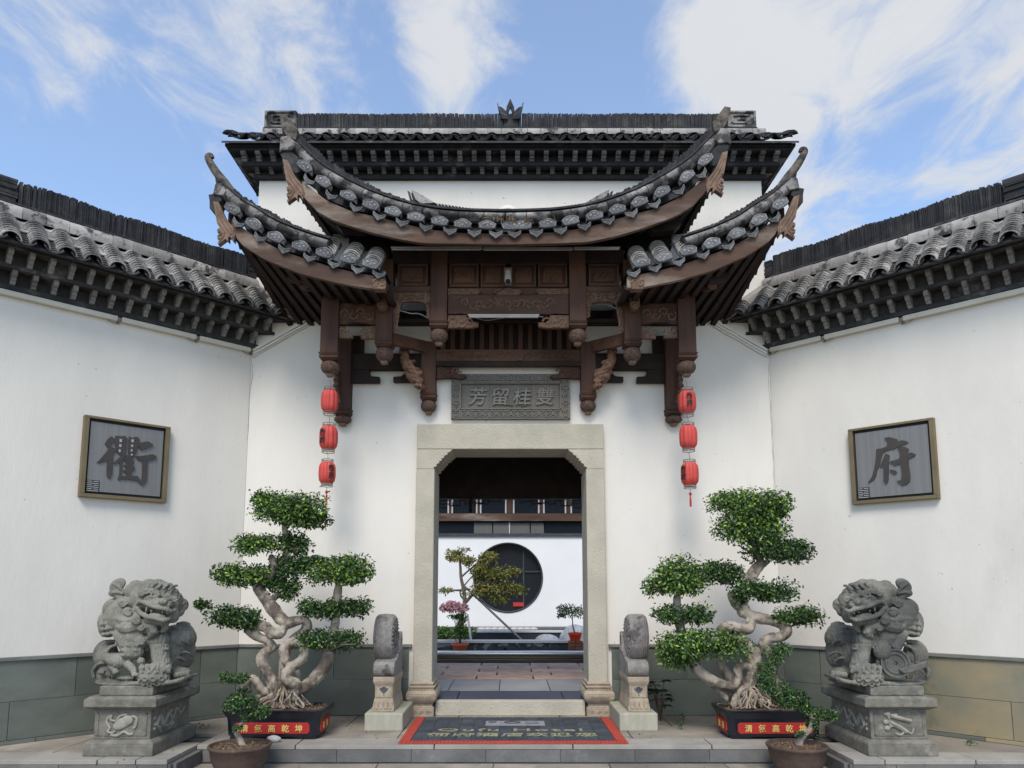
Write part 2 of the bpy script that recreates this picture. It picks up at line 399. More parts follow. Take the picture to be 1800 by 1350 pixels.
MT['pond_wall'] = mat('scalloped_pond_wall', (.20,.205,.215), (.035,.035,.037), 5.5, .7, .2, 20, contrast=7, stretch=(1,1,1.6))
MT['pond_cap'] = mat('pale_kerb', (.55,.54,.52), None, 5, .6, .2, 30)
MT['dark_stone'] = mat('dark_stone', (.035,.037,.042), (.06,.062,.068), 4, .5, .3, 20)
MT['rock'] = mat('white_rock', (.52,.52,.51), (.26,.27,.28), 5, .8, .7, 25, stretch=(3,1,.8))
MT['white_stone'] = mat('rough_white_stone', (.55,.52,.48), (.42,.39,.36), 30, .9, .8, 60)
MT['petal'] = mat('pink_petal', (.75,.33,.36), (.80,.52,.50), 30, .7, 0, isl=.12)
MT['redbrick'] = mat('red_brick', (.26,.10,.06), (.18,.075,.05), 12, .9, .5, 40, rnd=.2)
def carve_waves(m, scale, strength):
    nt = m.node_tree; n = nt.nodes; l = nt.links; b = n['Principled BSDF']
    geo = n.new('ShaderNodeNewGeometry'); w = n.new('ShaderNodeTexWave'); l.new(geo.outputs['Position'], w.inputs[0])
    w.inputs['Scale'].default_value = scale; w.inputs['Distortion'].default_value = 9; w.inputs['Detail'].default_value = 2; w.inputs['Detail Scale'].default_value = .6
    bp = n.new('ShaderNodeBump'); bp.inputs['Strength'].default_value = strength; bp.inputs['Distance'].default_value = .010
    l.new(w.outputs[1], bp.inputs['Height'])
    old = b.inputs['Normal'].links[0].from_socket; l.new(old, bp.inputs['Normal']); l.new(bp.outputs[0], b.inputs['Normal'])
def leaf_mat(name, dark, mid, young, share, rough=.42, tr=.15):
    m = bpy.data.materials.new(name); m.use_nodes = True
    nt = m.node_tree; n = nt.nodes; l = nt.links; b = n['Principled BSDF']
    geo = n.new('ShaderNodeNewGeometry'); cr = n.new('ShaderNodeValToRGB'); l.new(geo.outputs['Random Per Island'], cr.inputs[0])
    e = cr.color_ramp.elements; e[0].position = 0; e[0].color = (*dark, 1); e[1].position = 1; e[1].color = (*young, 1)
    x = e.new(1-share); x.color = (*mid, 1); x = e.new((1-share)*.5); x.color = (*[(a+b_)/2 for a, b_ in zip(dark, mid)], 1)
    l.new(cr.outputs[0], b.inputs['Base Color']); b.inputs['Roughness'].default_value = rough
    b.inputs['Specular IOR Level'].default_value = .4
    return m
MT['leaf'] = leaf_mat('ficus_leaf', (.011,.030,.010), (.034,.078,.018), (.15,.25,.04), .22)
MT['leaf_top'] = leaf_mat('young_toplit_ficus_leaf', (.014,.036,.010), (.050,.11,.020), (.25,.38,.05), .34)  # new growth; yellow-green share raised to paint in light from above
MT['leaf_small'] = leaf_mat('small_ficus_leaf', (.014,.036,.013), (.040,.085,.022), (.14,.22,.05), .25)
MT['leaf_maple'] = leaf_mat('maple_leaf', (.07,.10,.02), (.17,.18,.035), (.34,.22,.06), .35, .6)
MT['leaf_hedge'] = leaf_mat('hedge_leaf', (.04,.09,.015), (.09,.17,.03), (.20,.30,.06), .3)
MT['leaf_weed'] = leaf_mat('weed_leaf', (.03,.07,.022), (.06,.12,.035), (.10,.17,.05), .3)
MT['leaf_shade'] = leaf_mat('broad_shade_leaf', (.015,.034,.018), (.03,.055,.028), (.045,.07,.035), .3)

carve_waves(MT['stone_lion'], 15, .42)
carve_waves(MT['bark'], 5, .5)
carve_waves(MT['stone_warm'], 22, .35)
carve_waves(MT['stone_drum'], 16, .5)
# ------------------------------------------------------------------ setting: ground, platform, walls
PZ = 0.19          # platform height
GZ = 0.037           # lower paving
GY = 8.30           # face of the gate wall
WX = 3.02           # half width of the gate wall
Q = math.sqrt(.5)
def S(sg, s, n, z):
    """point on/near the slanting side wall: s along it from the corner, n out of its face"""
    return Vector((sg*(WX + Q*s - Q*n), GY - Q*s - Q*n, z))
def sbox(mb, sg, s0, s1, n0, n1, z0, z1, mitre=False):
    a0, a1 = (-n0 if mitre else s0), (-n1 if mitre else s0)
    p = [S(sg,a0,n0,z0), S(sg,s1,n0,z0), S(sg,s1,n1,z0), S(sg,a1,n1,z0)]
    return mb.hexa(p + [q + Vector((0,0,z1-z0)) for q in p])

g = MB(); g.box(-150,150,-60,7.4,-.3,GZ-.03); g.box(-150,150,7.4,220,-.3,GZ-.031)
ground = g.build('ground', MT['paving'], kind='structure', origin=Vector((0,0,-.3)))
def slab_row(parent, x0, x1, y0, y1, L, z, t, m, off=0.0, name='paving_slab', gap=.005, bev=.003):
    x = x0; first = True
    while x < x1-.02:
        e = min(x1, x + (L*off if first and off else L)); first = False
        if x1 - e < L*.2: e = x1
        MB().box(x+gap, e-gap, y0+gap, y1-gap, z-t, z+random.uniform(-.0015,.0015)).build(name, m, parent, bev=bev)
        x = e
for k, (y0, y1) in enumerate(((6.2,6.76),(5.5,6.2),(4.7,5.5),(3.8,4.7))):
    if k == 0: slab_row(ground, -2.8, 2.8, y0, y1, 1.02, GZ, .028, MT['paving'], .6)
    else: slab_row(ground, -6, 6, y0, y1, 1.02, GZ, .028, MT['paving'], .3+.2*k)
YF, YL, XC = zat(1310,PZ), zat(1336,PZ), 2.80
b = MB(); b.box(-XC+.02, XC-.02, YF+.02, 8.9, -.02, PZ-.041)
b.box(-7.5, -XC+.02, YL+.02, 8.9, -.02, PZ-.041); b.box(XC-.02, 7.5, YL+.02, 8.9, -.02, PZ-.041)
platform = b.build('platform', MT['riser'], kind='structure', origin=Vector((0,0,-.02)))
slab_row(platform, -XC+.26, XC-.26, YF, YF+.30, 1.24, PZ, .038, MT['edge_stone'], .5, 'edging_slab')
slab_row(platform, -XC+.26, XC-.26, YF+.30, 7.66, 1.1, PZ, .038, MT['paving'], .35)
slab_row(platform, -XC+.26, XC-.26, 7.66, 8.28, 1.1, PZ, .038, MT['paving'], .8)
for sg in (-1, 1):
    for y0, y1 in ((YL,YL+.28),(YL+.28,YF+.12),(YF+.12,7.6),(7.6,8.28)):
        a, c = sorted((sg*XC, sg*(XC-.26))) if y0 > YF else sorted((sg*XC, sg*(XC+.26)))
        if y0 > YF or y0 == YL+.28 or True:
            if y0 in (YL, YL+.28): a, c = sorted((sg*XC, sg*(XC+.26)))
            MB().box(a+.004, c-.004, max(y0, YL)+.004, y1-.004, PZ-.038, PZ).build('edging_slab', MT['edge_stone'], platform, bev=.003)
    a = sg*XC; MB().box(min(a, sg*(XC-.26))+.004, max(a, sg*(XC-.26))-.004, YF+.004, YF+.116, PZ-.038, PZ).build('edging_slab', MT['edge_stone'], platform, bev=.003)
    xs = sorted((sg*(XC+.26), sg*6.6))
    slab_row(platform, xs[0], xs[1], YL, YL+.28, 1.24, PZ, .038, MT['edge_stone'], .6, 'edging_slab')
    slab_row(platform, xs[0], xs[1], YL+.28, 7.3, 1.1, PZ, .038, MT['paving'], .45)
    xs = sorted((sg*XC, sg*5.6))
    slab_row(platform, min(sg*XC, sg*5.6), max(sg*XC, sg*5.6), 7.3 if False else 7.304, 8.28, 1.1, PZ-.002, .036, MT['paving'], .7)
    # riser blocks
    slab_row(platform, min(sg*XC, sg*6.6), max(sg*XC, sg*6.6), YL+.004, YL+.05, .64, PZ-.042, .108, MT['riser'], .55, 'riser_block', .002)
    x0, x1 = sorted((sg*(XC-.004), sg*(XC-.05)))
    MB().box(x0, x1, YL+.06, YF, GZ, PZ-.042).build('riser_block', MT['riser'], platform, bev=.002)
slab_row(platform, -XC+.055, XC-.055, YF+.006, YF+.05, .665, PZ-.042, .108, MT['riser'], .8, 'riser_block', .002)

# ---- gate wall
ZC = 6.44            # underside of the cornice
gate = thing('gate_wall', (0, GY, PZ), 'tall white plastered gate wall with dark tiled ridge roof behind the carved canopy', 'gate wall')
XD = 0.93            # half width of the opening in the plaster
ZD = 3.36
w = MB()
w.prism([(-WX,GY,PZ),(-XD,GY,PZ),(-XD,GY,ZD),(XD,GY,ZD),(XD,GY,PZ),(WX,GY,PZ),(WX,GY,ZC),(-WX,GY,ZC)], (0,.46,0))
w.build('plaster_face', MT['plaster'], gate)
# patch of brighter plaster above the canopy is one wall; stone skirting panels
for sg in (-1, 1):
    for z0, z1, xs in ((PZ, .575, (1.12, 1.48, 2.35, WX)), (.575, .925, (1.12, 1.95, 2.75, WX))):
        for a, c in zip(xs, xs[1:]):
            x0, x1 = sorted((sg*a, sg*c))
            MB().box(x0+.003, x1-.003, GY-.022, GY-.0005, z0+.003, z1-.003).build('stone_panel', MT['slate'], gate, bev=.002)
    x0, x1 = sorted((sg*1.09, sg*(WX-.03)))
    MB().box(x0, x1, GY-.042, GY-.001, .926, .96).build('stone_ledge', MT['slate_cap'], gate, bev=.004)
def slab3(mb, p, z0, z1, T=.46):
    mb.box(-WX-p, WX+p, GY-p, GY+T+p, z0, z1)
c_ = MB()
for p, z0, z1 in ((.055,ZC,ZC+.045),(.03,ZC+.045,6.535),(.17,6.535,6.575),(.145,6.575,6.665),(.27,6.665,6.695),(.31,6.695,6.73)):
    slab3(c_, p, z0, z1)
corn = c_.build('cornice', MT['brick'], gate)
def bracket_mesh(w, d, h, name, m):
    # little S-profile corbel; local: x width, -y outwards, z up
    prof = [(0,0),(-.35*d,.02*h),(-.45*d,.22*h),(-.62*d,.30*h),(-.62*d,.5*h),(-.9*d,.58*h),(-1.0*d,.72*h),(-1.0*d,h),(0,h)]
    mb = MB().prism([(-w/2,y,z) for y, z in prof], (w,0,0))
    return mb.mesh(name, m)
bk1 = bracket_mesh(.05, .12, .085, 'bracket', MT['bracket_top']); bk2 = bracket_mesh(.055, .125, .088, 'bracket', MT['bracket_top'])
for mesh_, zb, pb_, sp in ((bk1, 6.45+.035, .03, .166), (bk2, 6.575, .145, .168)):
    n = int(2*(WX+pb_-.03)/sp); sp = 2*(WX+pb_-.03)/n
    for i in range(n+1):
        put(mesh_, 'bracket', (-(WX+pb_-.03)+i*sp, GY-pb_, zb), gate)
    for sg in (-1, 1):
        for i in range(4):
            put(mesh_, 'bracket', (sg*(WX+pb_), GY-pb_+.05+i*.15, zb), gate, mat3=Matrix.Rotation(sg*R(90), 3, 'Z'))
# tiles of the gate roof
def arc_tile(r, t, L, half, name, m, seg=8, concave=False):
    """local: x across, y up the slope, z up; arc convex upwards (or downwards)"""
    mb = MB(); rows = []
    for (rr) in (r, r-t):
        for y in (0, L):
            rows.append([(rr*math.sin(a), y, (rr*math.cos(a) - r*math.cos(half))*(-1 if concave else 1)) for a in [(-half + 2*half*i/seg) for i in range(seg+1)]])
    n = seg+1; mb.v = [Vector(p) for r_ in rows for p in r_]
    for i in range(seg):
        mb.f += [(i, i+1, n+i+1, n+i), (2*n+i, 3*n+i, 3*n+i+1, 2*n+i+1), (i, 2*n+i, 2*n+i+1, i+1), (n+i, n+i+1, 3*n+i+1, 3*n+i)]
    mb.f += [(0, n, 3*n, 2*n), (n-1, 3*n-1, 4*n-1, 2*n-1)]
    me = mb.mesh(name, m, smooth=40)
    return me
E0, E1 = Vector((0, GY-.36, 6.745)), Vector((0, GY+.0, 6.975))     # eave and ridge foot
sl = (E1-E0).normalized(); nrm = Vector((0,-sl.z,sl.y)); 
rf = MB()
for e0, e1 in ((E0, E1), (Vector((0, GY+.46+.36, 6.745)), Vector((0, GY+.26, 6.975)))):
    rf.hexa([(-WX-.33,e0.y,e0.z-.045),(WX+.33,e0.y,e0.z-.045),(WX+.2,e1.y,e1.z-.045),(-WX-.2,e1.y,e1.z-.045),
             (-WX-.33,e0.y,e0.z-.02),(WX+.33,e0.y,e0.z-.02),(WX+.2,e1.y,e1.z-.02),(-WX-.2,e1.y,e1.z-.02)])
rf.box(-WX-.27, WX+.27, GY-.3, GY+.76, 6.731, 6.742)
roof = rf.build('roof', MT['tile_dark'], gate)
cov = arc_tile(.078, .016, .14, R(62), 'roof_tile', MT['tile_dark']); pan = arc_tile(.13, .016, .14, R(50), 'roof_tile', MT['tile_dark'], concave=True)
B3 = Matrix((Vector((1,0,0)), sl, nrm)).transposed()
sp = .222; n = round(2*(WX+.26)/sp); sp = 2*(WX+.26)/n
def upturn(x): return .05*max(0, (abs(x)-WX+.25)/.5)**2
back = MB()
for i in range(n+1):
    x = -(WX+.26) + i*sp
    for k in range(2):
        p = E0 + sl*(.11*k); p.x = x
        put(cov, 'roof_tile', (x, p.y, p.z+.02+upturn(x)+.014*k*0), roof, mat3=B3 @ Matrix.Rotation(R(-5), 3, 'X'))
        if i < n:
            xm = x + sp/2
            put(pan, 'roof_tile', (xm, p.y-.004, p.z+.030+upturn(xm)), roof, mat3=B3 @ Matrix.Rotation(R(-5), 3, 'X'))
    # upper courses and the far slope: joined
    for k in range(2, 5):
        for sd in (0, 1):
            o = len(back.v)
            p = E0 + sl*(.11*k)
            for y_ in (0, .14):
                for a in range(-3, 4):
                    q = p + sl*y_ + nrm*(.078*math.cos(R(24*a)))
                    Y_ = q.y if sd == 0 else 2*(GY+.13)-q.y+.2
                    back.v.append(Vector((x + .078*math.sin(R(24*a)), Y_, q.z)))
            for a in range(6): back.f.append((o+a, o+a+1, o+8+a, o+7+a))
back.build('upper_roof_tile', MT['tile_dark'], roof, kind='stuff')
# ridge: moulded course of pale caps, stacked tiles, end blocks
def cap_mesh(r, L, name, m, seg=6, flat=1.0):
    mb = MB(); rows = []
    for x in (-L/2, L/2):
        rows.append([(x, -r*math.cos(a)*flat, r*math.sin(a)) for a in [(-R(35) + R(215)*i/seg) for i in range(seg+1)]])
    mb.grid(rows); o = len(mb.v)
    mb.f.append(tuple(range(seg+1))); mb.f.append(tuple(range(2*seg+1, seg, -1)))
    mb.f.append((0, seg, 2*seg+1, seg+1))
    return mb.mesh(name, m, smooth=50)
YR = GY+.13
core = MB(); core.box(-3.0, 3.0, YR-.13, YR+.13, 6.975, 7.105)
ridge = core.build('ridge', MT['tile_dark'], gate)
capm = cap_mesh(.055, .157, 'cap_tile', MT['tile_cap'], flat=.6)
i = 0; x = -3.0
while x < 2.98:
    put(capm, 'cap_tile', (x+.08, YR-.135, 7.060), ridge, mat3=Matrix.Diagonal((1+random.uniform(-.02,.02),1,1)))
    x += .1605
MB().box(-3.0,3.0,YR-.15,YR+.15,7.106,7.125).build('ridge_ledge', MT['tile_dark'], ridge, bev=.003)
st = MB(); x = -2.60
while x < 2.60:
    wd = random.uniform(.016,.026); h = .205+random.uniform(-.004,.004)+.004*math.sin(x*5); ln = random.uniform(-.004,.004)
    y0 = YR-.105+random.uniform(-.008,.008)
    st.hexa([(x,y0,7.126),(x+wd-.0025,y0,7.126),(x+wd-.0025,YR+.10,7.126),(x,YR+.10,7.126),(x+ln,y0,7.125+h),(x+wd-.0025+ln,y0,7.125+h),(x+wd-.0025+ln,YR+.10,7.125+h),(x+ln,YR+.10,7.125+h)])
    x += wd
st.build('stacked_tile', MT['tile_edge'], ridge, kind='stuff')
for sg in (-1, 1):
    x0, x1 = sorted((sg*2.60, sg*2.995))
    e = MB().box(x0, x1, YR-.13, YR+.13, 7.126, 7.345).build('ridge_end_block', MT['tile_cap_hip'], ridge, bev=.006)
    rr = MB(); yy = YR-.148
    for (a0,a1,b0,b1) in ((.02,.98,.88,.98),(.02,.98,.02,.12),(.02,.09,.12,.88),(.91,.98,.12,.88),(.22,.78,.68,.76),(.22,.28,.30,.68),(.28,.70,.24,.32),(.64,.70,.32,.52),(.40,.64,.46,.54)):
        W = x1-x0; rr.box(x0+a0*W, x0+a1*W, yy, YR-.1305, 7.126+b0*.219, 7.126+b1*.219)
    rr.build('fret_carving', MT['tile_cap_hip'], e)
# lotus finial in the middle of the ridge
fin = MB(); yo = YR-.14
fin.lathe((0, YR-.06, 7.125), [(.105,0),(.12,.03),(.10,.075),(.12,.13),(.13,.17)], 14, 1, .7)
lot = fin.build('ridge_finial', MT['tile_dark'], ridge, smooth=50)
for sx, tip, wd in ((-1, (-.155,.31), .05), (0, (0,.37), .05), (1, (.155,.31), .05)):
    zb = 7.225; P = []
    if sx == 0: pts = [(-.01,zb+.04),(-.05,zb+.12),(-.045,zb+.17),(0,zb+.27),(.045,zb+.17),(.05,zb+.12),(.01,zb+.04),(.022,zb+.10),(0,zb+.15),(-.022,zb+.10)]
    else: pts = [(sx*.03,zb),(sx*.12,zb+.02),(sx*.155,zb+.20),(sx*.10,zb+.17),(sx*.04,zb+.10)]
    MB().prism([(x, YR-.16+abs(x)*.25, z) for x, z in pts], (0,.035,0)).build('petal', MT['tile_dark'], lot, bev=.006)
    if sx: MB().tube([(sx*.045,YR-.175,zb+.03),(sx*.10,YR-.175,zb+.06),(sx*.14,YR-.17,zb+.13),(sx*.157,YR-.165,zb+.205)], .007, 5).build('petal_rim', MT['tile_plaque'], lot)

# ---- side walls
ZW = 4.35
bkA = bracket_mesh(.042, .125, .12, 'bracket', MT['bracket']); bkB = bracket_mesh(.042, .14, .125, 'bracket', MT['bracket'])
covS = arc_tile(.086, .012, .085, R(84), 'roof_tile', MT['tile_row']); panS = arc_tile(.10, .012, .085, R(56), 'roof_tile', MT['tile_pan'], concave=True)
capS = cap_mesh(.085, .193, 'cap_tile', MT['tile_cap'], flat=.75)
LS = 4.4
for sg, side in ((-1, 'left'), (1, 'right')):
    wt = thing('side_wall', S(sg, LS/2, 0, PZ), f'white wing wall slanting out to the {side} with tiled coping and slate skirting, behind the {side} stone lion', 'wall', 'wing walls either side of the gate')
    w = MB(); p = [S(sg,0,0,PZ), S(sg,LS,0,PZ), S(sg,LS,-.4,PZ), S(sg,-.4*0+.0,-.4,PZ)]
    p[3] = Vector((sg*(WX+.005), GY+.5, PZ)); p[0] = Vector((sg*(WX+.003), GY, PZ))
    w.hexa(p + [q+Vector((0,0,ZW-PZ)) for q in p]); w.build('plaster_face', MT['plaster'], wt)
    tan = MT['slate_tan'] if sg > 0 else MT['slate']
    for z0, z1, ss in ((PZ,.225,(0,.8,1.9,3.0,LS)), (.225, .565, (.02, 1.15, 2.12, 3.3, LS)), (.565, .925, (.02, .42, 1.35 if sg > 0 else 1.6, 2.75, 3.7, LS))):
        for a, c in zip(ss, ss[1:]):
            m_ = tan if (sg > 0 and a > .9) else MT['slate']
            sbox(MB(), sg, a+.003, c-.003, .0005, .022 if z0 > PZ else .04, z0+.002, z1-.002).build('stone_panel', m_, wt, bev=.002)
    lg = MB(); sbox(lg, sg, 0, LS, .001, .045, .926, .96, True); lg.build('stone_ledge', MT['slate_cap'], wt, bev=.004)
    c_ = MB()
    for p_, z0, z1 in ((.055,ZW,ZW+.045),(.03,ZW+.045,ZW+.165),(.185,ZW+.165,ZW+.20),(.16,ZW+.20,ZW+.315),(.31,ZW+.315,ZW+.345)):
        sbox(c_, sg, 0, LS, -.38, p_, z0, z1, True) if False else sbox(c_, sg, .0, LS, .0, p_, z0, z1, True)
    sbox(c_, sg, .42, LS, -.4, -.001, ZW, ZW+.345)
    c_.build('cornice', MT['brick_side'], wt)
    rotS = Matrix.Rotation(sg*R(-45) if sg < 0 else R(-45), 3, 'Z')
    # local -y must point along +n (out of the wall)
    out = (S(sg,0,1,0)-S(sg,0,0,0)); alo = Vector((0,0,1)).cross(-out) * -1
    Rm = Matrix((out.cross(Vector((0,0,1))) * 1, -out, Vector((0,0,1)))).transposed()
    if Rm.determinant() < 0: Rm = Matrix((out.cross(Vector((0,0,1))) * -1, -out, Vector((0,0,1)))).transposed()
    for me_, zb, nb, off in ((bkA, ZW+.045, .03, .03), (bkB, ZW+.19, .16, -.07)):
        s = off
        while s < 3.6:
            put(me_, 'bracket', S(sg, s, nb, zb), wt, mat3=Rm); s += .168
    # roof slope
    e0n, e0z, e1n, e1z = .40, ZW+.335, .06, ZW+.665
    up = (S(sg,0,e1n,e1z)-S(sg,0,e0n,e0z)); Ls = up.length; up.normalize()
    al = (S(sg,1,0,0)-S(sg,0,0,0)).normalized()
    nn = al.cross(up); nn = nn if nn.z > 0 else -nn; al2 = up.cross(nn)
    B = Matrix((al2, up, nn)).transposed()
    rb = MB()
    P = [S(sg,-e0n,e0n,e0z-.03), S(sg,LS,e0n,e0z-.03), S(sg,LS,e1n,e1z-.03), S(sg,-e1n,e1n,e1z-.03)]
    rb.hexa(P + [q+nn*.02 for q in P])
    P = [S(sg,.46,-.46,e0z), S(sg,LS,-.46,e0z), S(sg,LS,-.2,e1z-.03), S(sg,.2,-.2,e1z-.03)]
    rb.hexa(P + [q+Vector((0,0,.03)) for q in P])
    rb.hexa([S(sg,.12,-.2,ZW+.35),S(sg,LS,-.2,ZW+.35),S(sg,LS,.06,ZW+.35),S(sg,.12,.06,ZW+.35),S(sg,.12,-.2,e1z),S(sg,LS,-.2,e1z),S(sg,LS,.06,e1z),S(sg,.12,.06,e1z)])
    rf = rb.build('roof', MT['tile_dark'], wt)
    s = -.16; nrow = 9; stp = (Ls-.03)/nrow; cnt = 0; extra = MB()
    while s < 3.9:
        sw = random.uniform(-.008,.008)
        for k in range(nrow):
            p = S(sg, s+sw, e0n, e0z) + up*(k*stp) + nn*(.028)
            s_end = -(e0n + (e1n-e0n)*k/nrow) + .06
            if s < s_end: continue
            if s < 2.75 :
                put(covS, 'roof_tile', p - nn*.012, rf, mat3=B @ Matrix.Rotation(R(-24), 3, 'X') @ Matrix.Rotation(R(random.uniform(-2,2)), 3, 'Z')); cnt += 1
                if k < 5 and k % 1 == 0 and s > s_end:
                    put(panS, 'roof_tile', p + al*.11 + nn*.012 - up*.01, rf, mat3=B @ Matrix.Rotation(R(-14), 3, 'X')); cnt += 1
                elif k >= 5:
                    extra.v += [p + al*.11 + nn*.025 - up*.02 + B @ v.co for v in panS.vertices]; o_ = len(extra.v)-len(panS.vertices); extra.f += [tuple(o_+i for i in q.vertices) for q in panS.polygons]
            else:
                for me_, of in ((covS, Vector()), (panS, al*.11 + nn*.025)):
                    o_ = len(extra.v); extra.v += [p + of + B @ v.co for v in me_.vertices]; extra.f += [tuple(o_+i for i in q.vertices) for q in me_.polygons]
        s += .2195
    extra.build('farther_roof_tile', MT['tile_row'], rf, kind='stuff')
    # rough plastered verge where the coping meets the gate wall
    vg = MB(); vg.hexa([S(sg,-.42,.42,e0z-.02),S(sg,-.26,.42,e0z-.02),S(sg,.06,.06,e1z),S(sg,-.06,.06,e1z),S(sg,-.42,.42,e0z+.07),S(sg,-.26,.42,e0z+.07),S(sg,.06,.06,e1z+.10),S(sg,-.06,.06,e1z+.10)])
    vg.build('verge', MT['tile_cap'], wt, bev=.01)
    # ridge caps and stacked tiles
    rg = MB(); rg.hexa([S(sg,.13,-.17,e1z),S(sg,LS,-.17,e1z),S(sg,LS,.02,e1z),S(sg,.02,.02,e1z),S(sg,.13,-.17,e1z+.16),S(sg,LS,-.17,e1z+.16),S(sg,LS,.02,e1z+.16),S(sg,.02,.02,e1z+.16)])
    ridge = rg.build('ridge', MT['tile_dark'], wt)
    B2 = Matrix((al2, Vector((0,0,1)).cross(al2), Vector((0,0,1)))).transposed()
    if (B2 @ Vector((0,-1,0))).dot(out) < 0: B2 = Matrix((-al2, Vector((0,0,1)).cross(-al2), Vector((0,0,1)))).transposed()
    s = .06
    while s < LS-.1:
        put(capS, 'cap_tile', S(sg, s+.03, .035, e1z+.085+random.uniform(-.003,.003)), ridge, mat3=B2 @ Matrix.Rotation(R(random.uniform(-1.5,1.5)),3,'Y')); s += .197
    lb = MB(); sbox(lb, sg, .06, LS, -.16, .05, e1z+.175, e1z+.195); lb.build('ridge_ledge', MT['tile_dark'], ridge)
    st = MB(); s = .10
    zb = e1z+.196
    while s < LS:
        wd = random.uniform(.014,.024); h = .235+random.uniform(-.007,.007)+.010*math.sin(s*7); ln = random.uniform(-.005,.005); n0 = .015+random.uniform(-.008,.008)
        if s > 2.38:   # thicker flat courses at the end of the ridge
            break
        q = [S(sg,s,n0,zb),S(sg,s+wd-.003,n0,zb),S(sg,s+wd-.003,-.13,zb),S(sg,s,-.13,zb)]
        st.hexa(q + [S(sg,s+ln,n0,zb+h),S(sg,s+wd-.003+ln,n0,zb+h),S(sg,s+wd-.003+ln,-.13,zb+h),S(sg,s+ln,-.13,zb+h)]); s += wd
    for k in range(9):
        sbox(st, sg, 2.40+random.uniform(-.01,.01), LS, -.13, .02+random.uniform(-.008,.008), zb+k*.027, zb+k*.027+.024)
        sbox(st, sg, -.06+random.uniform(-.01,.01)+.06, .09, -.13, .02+random.uniform(-.008,.008), zb+k*.022, zb+k*.022+.019)
    st.build('stacked_tile', MT['tile_edge'], ridge, kind='stuff')
    # cream lamp housings under the cornice
    k = 0
    for s0, s1 in ((.035,.62),(.66,1.42),(1.46,2.9)):
        lt = thing('lamp_housing', S(sg,(s0+s1)/2,.03,ZW-.06), f'{["short","middle","long outer"][k]} cream lamp housing under the cornice of the {side} wing wall', 'light fitting', 'cream lamp housings under the wing wall cornices')
        q = MB(); sbox(q, sg, s0, s1, .001, .055, ZW-.058, ZW-.006); q.build('cover', MT['cream'], lt, bev=.006)
        q = MB(); sbox(q, sg, s0-.02, s0+.0, .001, .02, ZW-.075, ZW-.03); q.build('clip', MT['wire'], lt)
        q = MB(); q.tube([S(sg,s0-.03,.03,ZW-.03), S(sg,s0-.02,.04,ZW-.09), S(sg,s0+.04,.035,ZW-.085), S(sg,s0+.09,.03,ZW-.06)], .004, 5); q.build('wire', MT['wire'], lt)
        k += 1
# diagonal cables on the gate wall corners
for sg, side in ((-1,'left'),(1,'right')):
    ct = thing('wall_cable', (sg*2.7, GY, 4.5), f'pair of whitewashed cables slanting up from the {side} corner of the gate wall', 'cable', 'whitewashed cables on the gate wall')
    a = at(446,622,GY); c = at(562,556,GY)
    if sg > 0: a.x, c.x = -a.x, -c.x
    for off, r_ in ((Vector((0,0,0)), .012), (Vector((0,0,-.045)), .007)):
        pts = [a.lerp(c, t/8) + off + Vector((0,-.012,0)) + Vector((0,0,random.uniform(-.006,.006))) for t in range(9)]
        MB().tube(pts, r_, 6).build('cable', MT['plaster_up'] if r_ > .01 else MT['cream'], ct)
    MB().prism([a+Vector((0,-.001,.02)), a+Vector((0,-.001,.055)), c+Vector((0,-.001,.075)), c+Vector((0,-.001,.02))], (0,-.028,0)).build('moulding', MT['plaster'], ct, bev=.004)
# hairline cracks in the plaster
rr = random.Random(12)
for (x, y, n, dx, dy, Y) in ((443,640,26,-.7,18,GY),(1351,640,22,.7,18,GY)):
    pts = []; cx_ = x
    for i in range(n): cx_ += dx+rr.uniform(-1.2,1.2); pts.append(at(cx_+ (2 if x < 900 else -2), y+i*dy*.6, Y-.0015))
    MB().tube(pts, [.0022*rr.uniform(.3,1.2) for _ in pts], 4).build('crack', MT['wire'], gate)
# ------------------------------------------------------------------ carved canopy over the gate
hood = thing('gate_canopy', (0, GY, 3.4), 'carved brown timber canopy with upswept tiled eaves and hanging drop posts above the stone doorway', 'canopy')
YF0 = 7.12           # front of the fascia boards
def mir(sg, x, y, c, dy=0.0, span=390):
    if sg < 0: return x, y
    return 2*c - x, y - dy*(abs(x-c)/span)**2
# --- curves measured on the left half (pixel coordinates on the fascia plane)
UP = dict(c=888, dy=14,
  bot=[(533,344),(558,372),(589,389),(651,408),(698,420),(744,427.6),(888,430)],
  top=[(520,300),(531,319),(576,353.6),(620,372),(667,381.6),(713,394),(754,403),(807,409),(888,411)],
  band=[(505,245),(527,266),(558,294.5),(604.5,322),(651,344),(698,360),(744,371),(807,378),(888,380)],
  stack=[(497,208),(527,235),(573,276),(620,307),(667,331),(713,348),(751,359),(776,368)],
  gout=[(534.5,292),(567,319),(611,344),(651,360),(690,372),(730.5,381.6),(772.5,389),(813,394),(856.5,396)])
LO = dict(c=890, dy=6,
  bot=[(407,400),(421,428),(464.5,456),(526.7,481),(589,496.7),(651,507.6),(677.6,508)],
  top=[(396,370),(405,385),(449,416),(495.6,441),(542,456),(583,469),(620,478),(677.6,488)],
  band=[(383.6,329),(418,357),(449,375),(480,394),(527,413),(576.5,428)],
  stack=[(380,303),(402,325.6),(433,347),(480,372),(527,396),(570,412)],
  gout=[(407,367),(444,394),(483,417),(527,433),(569,445),(612,455),(651,464)])
